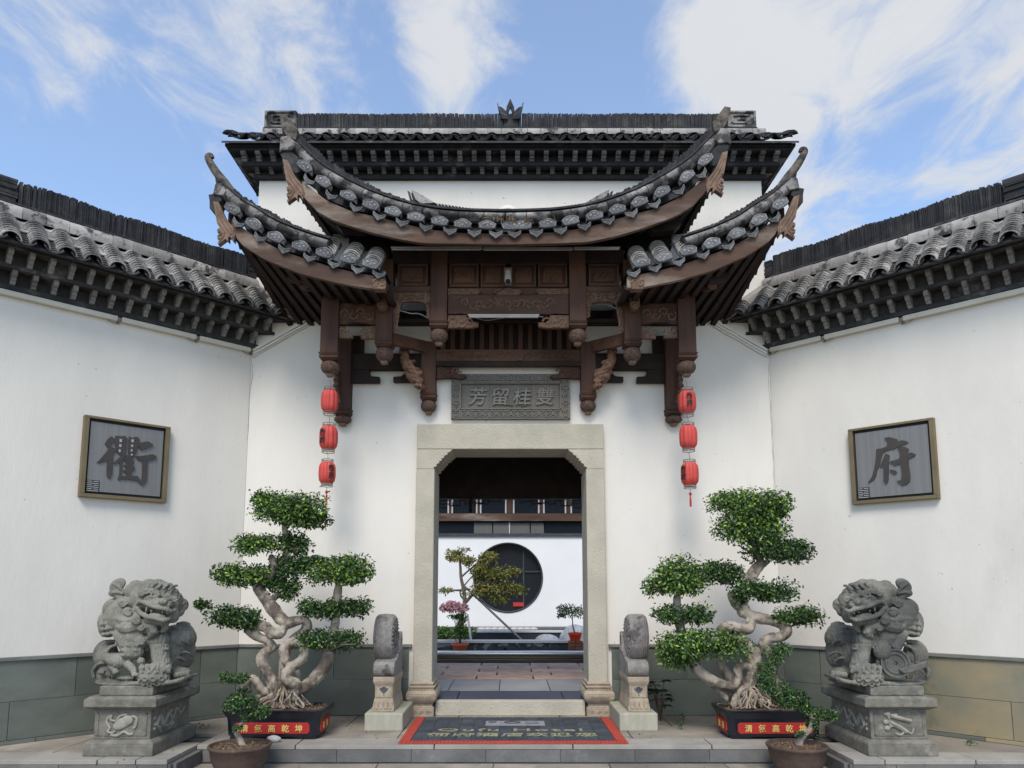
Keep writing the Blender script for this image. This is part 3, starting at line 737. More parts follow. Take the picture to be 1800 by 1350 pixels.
def strip(pts_top, pts_bot, x0, x1, n, tf, Y, d, mb):
    rows = []
    for i in range(n+1):
        x = x0 + (x1-x0)*i/n
        a = tf(x, curve_y(pts_top, x)); b = tf(x, curve_y(pts_bot, x))
        rows.append((at(*a, Y), at(*b, Y)))
    for i in range(n):
        (a, b), (c, e) = rows[i], rows[i+1]
        D = Vector((0, d, 0))
        o = len(mb.v)
        mb.v += [b, e, c, a, b+D, e+D, c+D, a+D]
        mb.f += [(o,o+1,o+2,o+3), (o+4,o+7,o+6,o+5), (o,o+4,o+5,o+1), (o+3,o+2,o+6,o+7)]
        if i == 0: mb.f.append((o,o+3,o+7,o+4))
        if i == n-1: mb.f.append((o+1,o+5,o+6,o+2))
    return mb
# tile plaques -------------------------------------------------------
def plaque(poly, dots, arcs, name):
    mb = MB().prism([(x, 0, z) for x, z in poly], (0, .02, 0))
    nb_ = len(mb.f); mb2 = [(x*.88, z*.86) for x, z in poly]
    for i in range(len(mb2)):
        a, b = mb2[i], mb2[(i+1) % len(mb2)]
        mb.tube([(a[0], -.001, a[1]), (b[0], -.001, b[1])], .0045, 4)
    for x, z, r in dots: mb.ell((x, -.001, z), (r, .006, r), nu=8, nv=4)
    for pts in arcs: mb.tube([(x, -.001, z) for x, z in pts], .004, 4)
    me = mb.mesh(name, MT['tile_plaque']); me.materials.append(MT['tile_rim'])
    for p in me.polygons:
        if p.index >= nb_: p.material_index = 1
    return me
GOUT = plaque([(-.108,.028),(-.075,.058),(-.038,.073),(0,.078),(.038,.073),(.075,.058),(.108,.028),(.085,-.040),(.04,-.050),(-.04,-.050),(-.085,-.040)],
              [(0,.045,.012),(-.045,.02,.015),(.045,.02,.015),(0,-.005,.013),(-.03,-.028,.008),(.03,-.028,.008)], [[(-.07,.005),(-.05,-.022),(-.015,-.012)],[(.07,.005),(.05,-.022),(.015,-.012)]], 'eave_tile_end')
DRIP = plaque([(-.100,.030),(-.060,.006),(-.02,-.004),(.02,-.004),(.060,.006),(.100,.030),(.085,-.018),(.045,-.040),(0,-.070),(-.045,-.040),(-.085,-.018)],
              [], [[(-.06,-.01),(-.02,-.032),(0,-.048),(.02,-.032),(.06,-.01)],[(-.03,-.012),(0,-.026),(.03,-.012)]], 'drip_tile_end')
covH = arc_tile(.096, .012, .075, R(70), 'roof_tile', MT['tile_row'])
def frame_from(xa, za):   # tangent in the x-z plane -> basis with y away from the camera
    t = Vector((xa, 0, za)).normalized(); u = Vector((-t.z, 0, t.x))
    if u.z < 0: t, u = -t, -u
    return Matrix((t, Vector((0,1,0)), u)).transposed()
def ruled(front, backl, n, mb, thick):
    pass
def eave(parts, curve, sgs, x0, x1, roof_parent, backz, name, Yb=GY-.004):
    for sg in sgs:
        tf = lambda x, y: mir(sg, x, y, curve['c'], curve['dy'])
        # fascia
        mb = MB(); strip(curve['top'], curve['bot'], x0, x1, 26, tf, YF0, .055, mb)
        mb.build('fascia_board', MT['wood_fascia'], roof_parent, bev=.004)
        # soffit: ruled from the fascia back to the wall
        n = 22; fr = []; bk = []; tp = []
        for i in range(n+1):
            x = x0 + (x1-x0)*i/n
            q = at(*tf(x, curve_y(curve['bot'], x)), YF0+.06); q.z += .03
            xb = q.x*(1 - .0) ; xb = q.x + (1 if q.x < 0 else -1)*backz[2]*(1-i/n)
            fr.append(q); bk.append(Vector((xb, Yb, backz[0] + (backz[1]-backz[0])*(i/n))))
            t = at(*tf(x, curve_y(curve['band'], min(max(x, curve['band'][0][0]), curve['band'][-1][0])) if x <= curve['band'][-1][0] else curve_y(curve['top'], x)-22), YF0+.22)
            tp.append(t)
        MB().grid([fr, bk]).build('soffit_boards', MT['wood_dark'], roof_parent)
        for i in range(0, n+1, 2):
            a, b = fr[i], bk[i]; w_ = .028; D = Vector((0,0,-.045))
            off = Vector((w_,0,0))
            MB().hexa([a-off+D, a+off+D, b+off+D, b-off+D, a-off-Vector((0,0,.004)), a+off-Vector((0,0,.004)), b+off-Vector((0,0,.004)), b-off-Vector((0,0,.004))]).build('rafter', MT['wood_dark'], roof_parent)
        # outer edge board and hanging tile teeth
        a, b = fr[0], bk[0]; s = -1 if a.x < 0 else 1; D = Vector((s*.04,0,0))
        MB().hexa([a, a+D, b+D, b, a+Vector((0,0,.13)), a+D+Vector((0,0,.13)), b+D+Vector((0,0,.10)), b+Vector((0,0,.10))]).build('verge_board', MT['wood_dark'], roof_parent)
        for k in range(7):
            p = a.lerp(b, (k+.6)/7.2) + Vector((s*.035, 0, .035))
            MB().prism([p+Vector((0,-.075,.06)), p+Vector((0,.075,.06)), p+Vector((0,.05,.0)), p+Vector((0,0,-.045)), p+Vector((0,-.05,.0))], (s*.035,0,0)).build('verge_tile', MT['tile_dark'], roof_parent)
        # roof surface
        tb = [Vector((b_.x, Yb, b_.z + .16)) for b_ in bk]
        f2 = [Vector((q.x, YF0+.05, at(*tf(x0+(x1-x0)*i/n, curve_y(curve['top'], x0+(x1-x0)*i/n)), YF0+.05).z+.02)) for i, q in enumerate(fr)]
        MB().grid([f2, [Vector((t.x, t.y, max(t.z-.06, f.z+.02))) for t, f in zip(tp, f2)], tb]).build('roof_surface', MT['tile_dark'], roof_parent)
        # eave tiles
        G = curve['gout']; pts = [at(*tf(x, y), YF0-.05) for x, y in G]
        for i, p in enumerate(pts):
            t = (pts[min(i+1,len(pts)-1)] - pts[max(i-1,0)])
            Bm = frame_from(t.x, t.z)
            if curve is UP and i == len(pts)-1 and sg > 0 : pass
            put(GOUT, 'eave_tile', p, roof_parent, mat3=Bm @ Matrix.Rotation(R(-14 + random.uniform(-5,5)), 3, 'X') @ Matrix.Rotation(R(random.uniform(-4,4)), 3, 'Y') @ Matrix.Diagonal((.86,1,.84)))
            for k in range(1, 9 if curve is LO and i > 3 else 3):
                put(covH, 'roof_tile', p + Vector((0,.015+.05*(k-1),.044*(k-1)))+Bm @ Vector((0,0,-.016)), roof_parent, mat3=Bm @ Matrix.Rotation(R(6), 3, 'X'))
            if i < len(pts)-1: nx = pts[i+1]
            elif curve is UP: nx = at(*tf(888 if sg < 0 else 888, 397), YF0-.05); nx = p + (nx-p)*2*.5 if False else nx
            else: nx = p + (p-pts[i-1])*.9
            m_ = p.lerp(nx, .5) + Bm @ Vector((0,0,-.072)) + Vector((0,.01,0))
            t2 = nx - p; put(DRIP, 'drip_tile', m_, roof_parent, mat3=frame_from(t2.x, t2.z) @ Matrix.Rotation(R(10), 3, 'X') @ Matrix.Diagonal((.74,1,.86)))
        # pale cap band
        Bd = smooth_path(curve['band'], 4); L = 0; run = [at(*tf(*q), YF0+.03) for q in Bd]
        segs = []; acc_ = 0; cur = [0]
        for i in range(1, len(run)):
            acc_ += (run[i]-run[i-1]).length; cur.append(i)
            if acc_ > .165 or i == len(run)-1: segs.append(cur); cur = [i]; acc_ = 0
        for sgm in segs:
            mb = MB(); rows = []
            for j in sgm:
                t = run[min(j+1,len(run)-1)] - run[max(j-1,0)]; Bm = frame_from(t.x, t.z)
                far = j/len(run); r_ = .058 - .018*far
                pp = run[j].lerp(run[sgm[0]] if j == sgm[-1] else run[j], .03)
                rows.append([pp + Bm @ Vector((0, .05 - .085*math.sin(a), -r_*math.cos(a)*1.1)) for a in [R(12+156*k/6) for k in range(7)]])
            mb.grid(rows); nn_ = len(mb.v); mb.f.append(tuple(range(7))); mb.f.append(tuple(range(nn_-7, nn_)))
            mb.build('cap_tile', MT['tile_cap_hip'], roof_parent, smooth=50)
        mb = MB()
        for i in range(len(run)-1):
            ta = run[i+1]-run[i]; Bm = frame_from(ta.x, ta.z); e = .055
            for (q0, q1) in ((run[i], run[i+1]),):
                mb.hexa([q0+Bm@Vector((0,-.01,e)), q1+Bm@Vector((0,-.01,e)), q1+Bm@Vector((0,.17,e)), q0+Bm@Vector((0,.17,e)), q0+Bm@Vector((0,-.01,e+.02)), q1+Bm@Vector((0,-.01,e+.02)), q1+Bm@Vector((0,.17,e+.02)), q0+Bm@Vector((0,.17,e+.02))])
                mb.hexa([q0+Bm@Vector((0,.04,-.06)), q1+Bm@Vector((0,.04,-.06)), q1+Bm@Vector((0,.16,-.06)), q0+Bm@Vector((0,.16,-.06)), q0+Bm@Vector((0,.04,e)), q1+Bm@Vector((0,.04,e)), q1+Bm@Vector((0,.16,e)), q0+Bm@Vector((0,.16,e))])
        hr = mb.build('hip_ridge', MT['tile_dark'], roof_parent)
        # stacked dark tiles on the hip
        mb = MB(); Sx = curve['stack']; x = Sx[0][0]; xe = Sx[-1][0]
        while x < xe:
            yt = curve_y(Sx, x) + random.uniform(-2,2); yb = curve_y(curve['band'], x) - 6
            far = (x-Sx[0][0])/(xe-Sx[0][0])
            if yb - yt > 4:
                ln = 9*far + 3
                a = at(*tf(x, yb), YF0+.05); b_ = at(*tf(x+4.4, yb), YF0+.05); c_ = at(*tf(x+4.4-ln, yt), YF0+.05); d_ = at(*tf(x-ln, yt), YF0+.05)
                o_ = Vector((0, random.uniform(-.012,.01), 0)); D = Vector((0,.13,0))
                mb.hexa([a+o_,b_+o_,b_+D,a+D,d_+o_,c_+o_,c_+D,d_+D])
            x += 5
        mb.build('stacked_tile', MT['tile_edge'], hr, kind='stuff')
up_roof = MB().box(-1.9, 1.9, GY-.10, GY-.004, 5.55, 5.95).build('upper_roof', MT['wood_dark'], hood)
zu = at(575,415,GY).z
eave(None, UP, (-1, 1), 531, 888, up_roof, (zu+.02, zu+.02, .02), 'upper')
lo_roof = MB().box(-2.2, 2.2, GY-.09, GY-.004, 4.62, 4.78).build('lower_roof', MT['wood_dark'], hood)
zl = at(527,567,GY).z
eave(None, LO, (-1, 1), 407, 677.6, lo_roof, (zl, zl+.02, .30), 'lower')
# centre tile and rear ridge of the upper roof
put(GOUT, 'eave_tile', at(897,397,YF0-.05), up_roof, mat3=Matrix.Rotation(R(-14),3,'X') @ Matrix.Diagonal((.86,1,.84)))
mb = MB()
for sg in (-1, 1):
    P = [(726,334),(752,348),(776,356),(830,364),(884,370)]; x = 728
    tf = lambda x, y: (x, y) if sg < 0 else (2*897-x, y)
    while x < 880:
        y = curve_y(P, x); a = at(*tf(x, 380), 7.75); b_ = at(*tf(x+4.5, 380), 7.75); c_ = at(*tf(x+4.5-12, y+2), 7.75); d_ = at(*tf(x-12, y), 7.75)
        D = Vector((0,.14,0)); mb.hexa([a,b_,b_+D,a+D,d_,c_,c_+D,d_+D]); x += 6
rrd = mb.build('rear_ridge', MT['tile_edge'], up_roof, kind='stuff')
for sg in (-1, 1):
    tf = lambda x, y: (x, y) if sg < 0 else (2*897-x, y)
    MB().prism([at(*tf(*q), 7.73) for q in ((723,333),(729,335),(765,356),(740,358),(730,350))], (0,.14,0)).build('ridge_end', MT['tile_cap'], up_roof, bev=.004)
# broken plaster and dry leaves in the middle of the eave
MB().lathe(at(893,372,7.72)-Vector((0,0,.0)), [(.12,0),(.11,.03),(.05,.06),(.0,.065)], 12, 1, .6).build('ridge_boss', MT['plaster'], up_roof)
mb = MB()
for i in range(26):
    p = at(random.gauss(890,28), random.uniform(378,392), YF0-.06+random.uniform(-.02,.02)); d = Vector((random.uniform(-1,1), random.uniform(-.5,.5), random.uniform(-.6,1))).normalized()*random.uniform(.03,.08)
    mb.tube([p-d*.5, p+d*.1+Vector((0,0,.01)), p+d*.5], .004, 4)
mb.build('dry_twigs', MT['litter'], up_roof, kind='stuff')
MT['finial'] = mat('weathered_finial', (.16,.13,.10), (.085,.068,.055), 14, .85, .7, 50, c3=(.03,.028,.027), s3=9, t3=.52)
# roof tips: square block, curling finial and feathered brackets
for sg in (-1, 1):
    tf = lambda x, y, c=888, d=14: mir(sg, x, y, c, d)
    MB().prism([at(*tf(*q), YF0+.0) for q in ((491,203),(502,200),(523,226),(520,246),(503,238),(495,224))], (0,.16,0)).build('hip_finial', MT['finial'], up_roof, bev=.006)
    MB().prism([at(*tf(*q), YF0-.02) for q in ((493,240),(509,238),(519,258),(512,264),(497,264),(491,268))], (0,.18,0)).build('hip_end_tile', MT['tile_cap_hip'], up_roof, bev=.006)
    MB().prism([at(*tf(*q), YF0-.0) for q in ((491,268),(510,264),(524,276),(530,300),(520,305),(503,290))], (0,.15,0)).build('hip_end_tile', MT['tile_dark'], up_roof, bev=.006)
    # lower curling finial
    tf = lambda x, y: mir(sg, x, y, 890, 6)
    cp = smooth_path([(412,342,7),(396,322,8),(384,308,8),(375,295,7.5),(368,283,6.6),(365,276,5.6),(367.5,272.5,4.6),(371.5,273.5,4.2),(373,278,4.0)], 4)
    mb = MB(); mb.tube([at(*tf(x, y), YF0+.07) for x, y, r_ in cp], [r_*.0056 for x, y, r_ in cp], 10)
    mb.build('hip_finial', MT['finial'], lo_roof, smooth=50)
    MB().prism([at(*tf(*q), YF0-.02) for q in ((378,323),(388,321),(397,335),(392,343),(384,342),(374,341))], (0,.18,0)).build('hip_end_tile', MT['tile_cap_hip'], lo_roof, bev=.006)
    MB().prism([at(*tf(*q), YF0-.0) for q in ((366,342),(384,338),(390,352),(385,356),(378,374),(368,366),(368,352))], (0,.16,0)).build('hip_end_tile', MT['tile_dark'], lo_roof, bev=.006)
    # feather brackets
    feather = [(374,353),(384,355),(392,374),(398,386),(409,398),(413,412),(410,425),(405,417),(401,416),(401,425),(396,420),(388,426),(383,430),(382,425),(389,419),(382,420),(381,414),(388,408),(382,409),(381,403),(386,399),(381,392)]
    for (par, dx, dy_, c_, d_, kk) in ((lo_roof, 0, 0, 890, 6, 1.0), (up_roof, 122, -74, 888, 14, 1.0)):
        tf2 = lambda x, y: mir(sg, x+dx, y+dy_, c_, d_)
        fb = MB().prism([at(*tf2(*q), YF0-.012) for q in feather], (0,.07,0)).build('feather_bracket', MT['wood_pale'], par, bev=.006)
        mb = MB()
        for ln in ([(381,362),(388,384),(398,400),(406,412)], [(384,392),(392,402),(394,412),(386,424)], [(388,372),(400,392),(409,404),(409,418)], [(385,404),(390,410),(384,414)]):
            mb.tube([at(*tf2(*q), YF0-.014) for q in smooth_path(ln, 3)], .008, 5)
        mb.build('carving', MT['wood_pale'], fb)
# ---------------- posts, drops, beams (c = 893.5 on the front plane)
CM = 893.5
YPF, YPB = 7.66, 8.16
def carve_relief(x0, y0, x1, y1, Y, n, parent, m, r=.008, seed=1, name='carving'):
    """scrolls and leaves standing proud of the board behind"""
    rr = random.Random(seed); mb = MB()
    for i in range(n):
        u = (i+.5)/n; cx_ = x0+(x1-x0)*u; cy_ = (y0+y1)/2 + rr.uniform(-.18,.18)*(y1-y0); h = (y1-y0)*.42; w_ = min(h*1.1, (x1-x0)/n*.62)
        sgn = 1 if i % 2 else -1; pts = []
        for k in range(9):
            a = k*.75 + rr.uniform(-.1,.1); q = 1-k/10
            pts.append(at(cx_ + sgn*w_*q*math.cos(a), cy_ + sgn*h*q*math.sin(a), Y))
        mb.tube(pts, [r*1.35*(1-.05*k) for k in range(9)], 5)
        for k in range(2):
            a = rr.uniform(0, 6.28); p = Vector((cx_+w_*1.1*math.cos(a), cy_+h*.8*math.sin(a), 0))
            mb.ell(at(p.x, p.y, Y), (r*1.7, r*.8, r*1.1), nu=6, nv=4)
    return mb.build(name, m, parent)
def post(sg, x0, x1, ytop, ybot, cx_, cyb, ytip, Y, fig=None):
    if sg > 0: x0, x1, cx_ = 2*CM-x1, 2*CM-x0, 2*CM-cx_
    a, b = at(x0, (ytop+ybot)/2, Y), at(x1, (ytop+ybot)/2, Y)
    zt, zb = at(x0, ytop, Y).z, at(x0, ybot, Y).z; w_ = b.x-a.x
    p = MB().box(a.x, b.x, Y, Y+w_, zb, zt).build('post', MT['wood'], hood, bev=.004)
    xc, yc = (a.x+b.x)/2, Y+w_/2; zt2 = at(cx_, ytip, Y).z; h = zb-zt2
    mb = MB()
    mb.frus((xc-w_*.50,xc+w_*.50,yc-w_*.50,yc+w_*.50),(xc-w_*.58,xc+w_*.58,yc-w_*.58,yc+w_*.58), zb-.03, zb-.002)
    mb.box(xc-w_*.54,xc+w_*.54,yc-w_*.54,yc+w_*.54, zb-.058, zb-.033)
    mb.frus((xc-w_*.40,xc+w_*.40,yc-w_*.40,yc+w_*.40),(xc-w_*.52,xc+w_*.52,yc-w_*.52,yc+w_*.52), zb-.082, zb-.060)
    cl = mb.build('collar', MT['wood'], p, bev=.003)
    rb = w_*.535; zc = zb-.078; hb = h-.078-.03
    prof = [(rb*.55,0),(rb*.86,-.10*hb),(rb*1.0,-.34*hb),(rb*1.0,-.58*hb),(rb*.80,-.85*hb),(rb*.42,-1.0*hb)]
    MB().lathe((xc,yc,zc), prof[::-1] if False else prof, 20).build('drop', MT['bulb'], p, smooth=60)
    MB().lathe((xc,yc,zc-hb), [(rb*.48,.004),(rb*.52,-.012),(rb*.40,-.03)], 12, lobes=8, amp=.2).build('drop_tip', MT['wood_pale'], p)
    return p
for sg in (-1, 1):
    post(sg, 564, 595, 500, 619, 580, 640, 658, YPF)
    post(sg, 661, 690, 455, 595, 677, 620, 636, YPF)
    post(sg, 757, 786, 438, 563, 772, 587, 603, YPF)
    post(sg, 740, 766, 600, 690, 753, 711, 726, YPB)
    post(sg, 588, 616, 590, 717, 601, 732, 746, YPB)
def beam(x0, y0, x1, y1, Y, d, m='wood_h', name='beam', sg=None, parent=None, bev=.004):
    if sg is not None and sg > 0: x0, x1 = 2*CM-x1, 2*CM-x0
    return MB().pb(x0, y0, x1, y1, Y, d).build(name, MT[m], parent or hood, bev=bev)
# frieze with recessed panels
def framed_panel(x0, y0, x1, y1, Y, sg, carved=True):
    if sg > 0: x0, x1 = 2*CM-x1, 2*CM-x0
    p = MB().pb(x0, y0, x1, y1, Y+.05, .03).build('panel', MT['wood_h'], hood)
    mb = MB(); t = 3
    for q in ((x0,y0,x1,y0+t),(x0,y1-t,x1,y1),(x0,y0+t,x0+t,y1-t),(x1-t,y0+t,x1,y1-t)): mb.pb(*q, Y+.012, .037)
    mb.build('panel_frame', MT['wood_h'], p, bev=.003)
    MB().pb(x0+8, y0+7, x1-8, y1-7, Y+.030, .019).build('raised_field', MT['wood_h'], p, bev=.004)
    if carved: carve_relief(x0+10, y0+9, x1-10, y1-9, Y+.030, 3, p, MT['wood_h'], .006, int(x0))
beam(690, 438, 1097, 463, YPF+.03, .08, 'wood_dark')
beam(700, 460, 1088, 506, YPF+.085, .03, 'wood_dark', 'frieze_board')
for sg in (-1, 1):
    framed_panel(699, 464, 752, 502, YPF+.02, sg)
    framed_panel(790, 463, 841, 504, YPF+.02, sg)
    framed_panel(845, 463, 889, 504, YPF+.02, sg)
    beam(690, 503, 757, 513, YPF+.02, .07, 'wood_h', sg=sg)
    # arched carved frame between the inner posts
    A = [(690,513),(757,513),(757,562),(752,552),(751,540),(748,534),(742,530),(722,529),(710,530),(704,534),(702,544),(700,560),(696,576),(690,584)]
    tf = (lambda x, y: (x, y)) if sg < 0 else (lambda x, y: (2*CM-x, y))
    ar = MB().prism([at(*tf(*q), YPF+.035) for q in A], (0,.05,0)).build('arched_bracket', MT['wood_carve'], hood, bev=.004)
    xa, xb = tf(693,0)[0], tf(755,0)[0]
    carve_relief(min(xa,xb), 514, max(xa,xb), 529, YPF+.033, 5, ar, MT['wood_pale'] if False else MT['wood_carve'], .010, 5)
    mb = MB()
    for side_x, y0, y1 in ((696, 532, 580), (753, 532, 558)):
        pts = [at(*tf(side_x + 3*math.sin(t*1.3), y0+(y1-y0)*t/10), YPF+.032) for t in range(11)]; mb.tube(pts, .010, 5)
        pts = [at(*tf(side_x - 3*math.sin(t*1.3), y0+(y1-y0)*t/10), YPF+.032) for t in range(11)]; mb.tube(pts, .008, 5)
    mb.tube([at(*tf(*q), YPF+.03) for q in smooth_path([(757,560),(752,550),(751,540),(748,534),(742,530),(722,529),(710,530),(704,534),(702,544),(700,560),(696,576)],3)], .008, 5)
    mb.build('carving', MT['wood_carve'], ar, kind='stuff')
    # outer bay
    beam(596, 507, 661, 533, YPF+.06, .06, 'wood_dark', sg=sg)
    ob = MB().prism([at(*tf(*q), YPF+.03) for q in ((595,533),(661,533),(661,571),(650,569),(640,566),(618,566),(607,570),(595,571))], (0,.06,0)).build('carved_beam', MT['wood'], hood, bev=.005)
    xa, xb = sorted((tf(600,0)[0], tf(656,0)[0])); carve_relief(xa, 541, xb, 563, YPF+.028, 4, ob, MT['wood_carve'], .009, 9)
    for k, pts in enumerate(([(596,573),(606,573),(606,582),(611,588),(620,589),(620,594),(596,594)], [(661,573),(650,573),(650,582),(645,588),(634,590),(634,595),(661,595)])):
        q_ = MB().prism([at(*tf(*q), YPF+.035) for q in pts], (0,.045,0)).build('corner_bracket', MT['wood_carve'], hood, bev=.004)
        xa, xb = sorted((tf(min(p[0] for p in pts)+2,0)[0], tf(max(p[0] for p in pts)-2,0)[0])); carve_relief(xa, 576, xb, 593, YPF+.034, 2, q_, MT['wood_pale'], .008, 3+k)
    # console and carved end block under the lower eave
    eb = MB().prism([at(*tf(*q), YF0-.008) for q in ((654,491),(660,488),(676,487),(679,497),(677,508),(656,508))], (0,.10,0)).build('eave_end_block', MT['wood_carve'], hood, bev=.005)
    xa, xb = sorted((tf(657,0)[0], tf(675,0)[0])); carve_relief(xa, 490, xb, 506, YF0-.008, 2, eb, MT['wood_pale'], .008, 13)
    cs = MB().prism([at(*tf(*q), YPF-.12) for q in ((663,510),(680,510),(679,534),(674,543),(666,543),(662,536))], (0,.115,0)).build('console', MT['wood_carve'], hood, bev=.006)
    xa, xb = sorted((tf(666,0)[0], tf(677,0)[0])); carve_relief(xa, 512, xb, 526, YPF-.122, 1, cs, MT['wood_pale'], .008, 17); carve_relief(xa, 527, xb, 540, YPF-.122, 1, cs, MT['wood_pale'], .007, 19)
    # jutting beam ends under the side eaves
    for (x, y, r_) in ((548,503,12),):
        MB().tube([at(*tf(x-14,y-2),7.45), at(*tf(x+10,y+4),7.75)], .055, 10).build('beam_end', MT['wood'], hood, smooth=50)
    for q in (((594,380),(650,395),(640,408),(600,404),(588,392)), ((500,470),(545,482),(540,496),(505,490))):
        MB().prism([at(*tf(*p_), YF0+.25) for p_ in q], (0,.12,0)).build('eave_bracket', MT['wood_dark'], hood, bev=.01)
    # sloping tie from the middle post to the rear drop
    a, b_ = at(*tf(690,592), YPF+.12), at(*tf(752,607), YPB+.02); D1, D2 = Vector((0,0,-.085)), Vector((0,.07,0))
    MB().hexa([a+D1, b_+D1, b_+D1+D2, a+D1+D2, a+Vector((0,0,.05)), b_+Vector((0,0,.05)), b_+D2+Vector((0,0,.05)), a+D2+Vector((0,0,.05))]).build('tie_beam', MT['wood_h'], hood, bev=.005)
    for (xx, yy) in ((577, 480), (675, 440), (771, 440)):   # ties from the posts back to the wall
        p_ = at(*tf(xx, yy), YPF+.1); MB().box(p_.x-.05, p_.x+.05, YPF+.14, GY-.005, p_.z-.08, p_.z+.08).build('tie_beam', MT['wood_dark'], hood)
    # rear beams on the wall
    beam(617, 621, 740, 649, YPB+.04, .09, 'wood_dark', sg=sg)
    for pts in ([(617,649),(650,649),(649,655),(653,661),(667,662),(667,672),(617,672)], [(714,649),(712,655),(705,661),(691,662),(691,671),(740,671),(740,649)]):
        MB().prism([at(*tf(*q), YPB+.05) for q in pts], (0,.07,0)).build('corner_bracket', MT['wood_dark'], hood, bev=.005)
    q_ = MB().prism([at(*tf(*q), YPB+.045) for q in [(767,643),(802,643),(801,652),(806,657),(818,658),(820,663),(812,666),(795,664),(767,665)]], (0,.06,0)).build('corner_bracket', MT['wood'], hood, bev=.005)
    xa, xb = sorted((tf(769,0)[0], tf(808,0)[0])); carve_relief(xa, 646, xb, 663, YPB+.043, 3, q_, MT['wood_h'], .009, 31)
    beam(616, 590, 640, 625, YPB+.09, .03, 'wood_dark', sg=sg)
    # carved figure brackets
    def figure(pts, Y, seed, sc=1.0, nm='figure_bracket'):
        rr = random.Random(seed); mb = MB()
        n = len(pts)-1
        for i in range(n*4+1):
            u = i/4; k = min(int(u), n-1); t = u-k
            x = pts[k][0]+(pts[k+1][0]-pts[k][0])*t; y = pts[k][1]+(pts[k+1][1]-pts[k][1])*t; w_ = pts[k][2]+(pts[k+1][2]-pts[k][2])*t
            for j in range(3):
                ox = rr.uniform(-.6,.6)*w_; oy = rr.uniform(-3,3)
                mb.ell(at(*tf(x+ox, y+oy), Y+rr.uniform(-.02,.05)), (w_*.0035*sc, .045*sc, rr.uniform(.020,.036)*sc), Matrix.Rotation(rr.uniform(-.7,.7), 3, 'Y').to_quaternion(), nu=8, nv=6)
            if i % 2 == 0:
                p0 = (x-w_*.7, y-5); p1 = (x+w_*.7, y+6)
                mb.tube([at(*tf(*p0), Y-.03), at(*tf((p0[0]+p1[0])/2+2, (p0[1]+p1[1])/2-1), Y-.055), at(*tf(*p1), Y-.03)], .011*sc, 5)
        o_ = at(*tf(pts[0][0], pts[0][1]), Y)
        me = remesh(mb, nm, MT['wood_carve'], .011, o_, 1)
        put(me, nm, o_, hood)
    figure([(709,612,9),(716,632,13),(724,648,15),(731,664,15),(738,680,9)], YPB-.10, 4)
    figure([(593,655,5),(590,672,7),(592,690,7),(596,708,5)], YPB-.02, 8, .7)
# centre bay
cb = MB().prism([at(*q, YPF+.03) for q in ((787,518),(1000,518),(1000,552),(985,552),(975,551),(966,553),(955,552),(833,552),(820,553),(812,551),(800,552),(787,552))], (0,.08,0)).build('carved_beam', MT['wood_h'], hood, bev=.006)
carve_relief(812, 523, 975, 545, YPF+.03, 13, cb, MT['wood_carve'], .010, 41)
for sg in (-1, 1):
    tf = (lambda x, y: (x, y)) if sg < 0 else (lambda x, y: (2*CM-x, y))
    q_ = MB().prism([at(*tf(*q), YPF+.025) for q in ((787,507),(840,507),(845,512),(840,517.5),(787,517.5))], (0,.07,0)).build('carved_pad', MT['wood_carve'], hood, bev=.004)
    xa, xb = sorted((tf(789,0)[0], tf(838,0)[0])); carve_relief(xa, 508, xb, 517, YPF+.023, 5, q_, MT['wood_pale'], .007, 51)
    q_ = MB().prism([at(*tf(*q), YPF+.03) for q in ((787,554),(820,554),(822,562),(829,567),(841,566),(841,573),(830,576),(787,576))], (0,.055,0)).build('corner_bracket', MT['wood_carve'], hood, bev=.004)
    xa, xb = sorted((tf(789,0)[0], tf(832,0)[0])); carve_relief(xa, 556, xb, 575, YPF+.028, 3, q_, MT['wood_pale'], .009, 61)
q_ = MB().pprism([(868,513),(874,508),(884,508),(893,505),(902,508),(912,508),(918,513),(912,518),(874,518)], YPF+.022, .07).build('carved_pad', MT['wood_carve'], hood, bev=.004)
carve_relief(872, 507, 914, 518, YPF+.02, 3, q_, MT['wood_pale'], .007, 71)
beam(787, 505, 1000, 518, YPF+.06, .04, 'wood_h')
# slatted back of the canopy and lower rear beams
bp = MB().pb(767, 548, 1022, 618, YPB+.10, .02).build('back_board', MT['wood_dark'], hood)
for i in range(15):
    x = 775+i*17
    MB().pb(x, 550, x+8, 616, YPB+.05, .05).build('slat', MT['wood'], bp, bev=.003)
rb_ = beam(766, 614, 1022, 642, YPB+.02, .10, 'wood_h'); carve_relief(785, 618, 1005, 634, YPB+.018, 13, rb_, MT['wood_h'], .009, 81)
beam(766, 634, 1022, 643, YPB+.0, .02, 'wood_dark')
beam(600, 560, 1190, 566, YPF+.3, .03, 'wood_dark', 'purlin')
MB().pb(690, 438, 1097, 470, GY-.16, .15).build('purlin', MT['wood_dark'], hood)
# ceiling boards above the frieze closing the canopy box
MB().box(-1.27,1.27,YPF+.12,GY-.17,at(900,452,YPF).z,at(900,452,YPF).z+.03).build('ceiling_boards', MT['wood_dark'], hood)

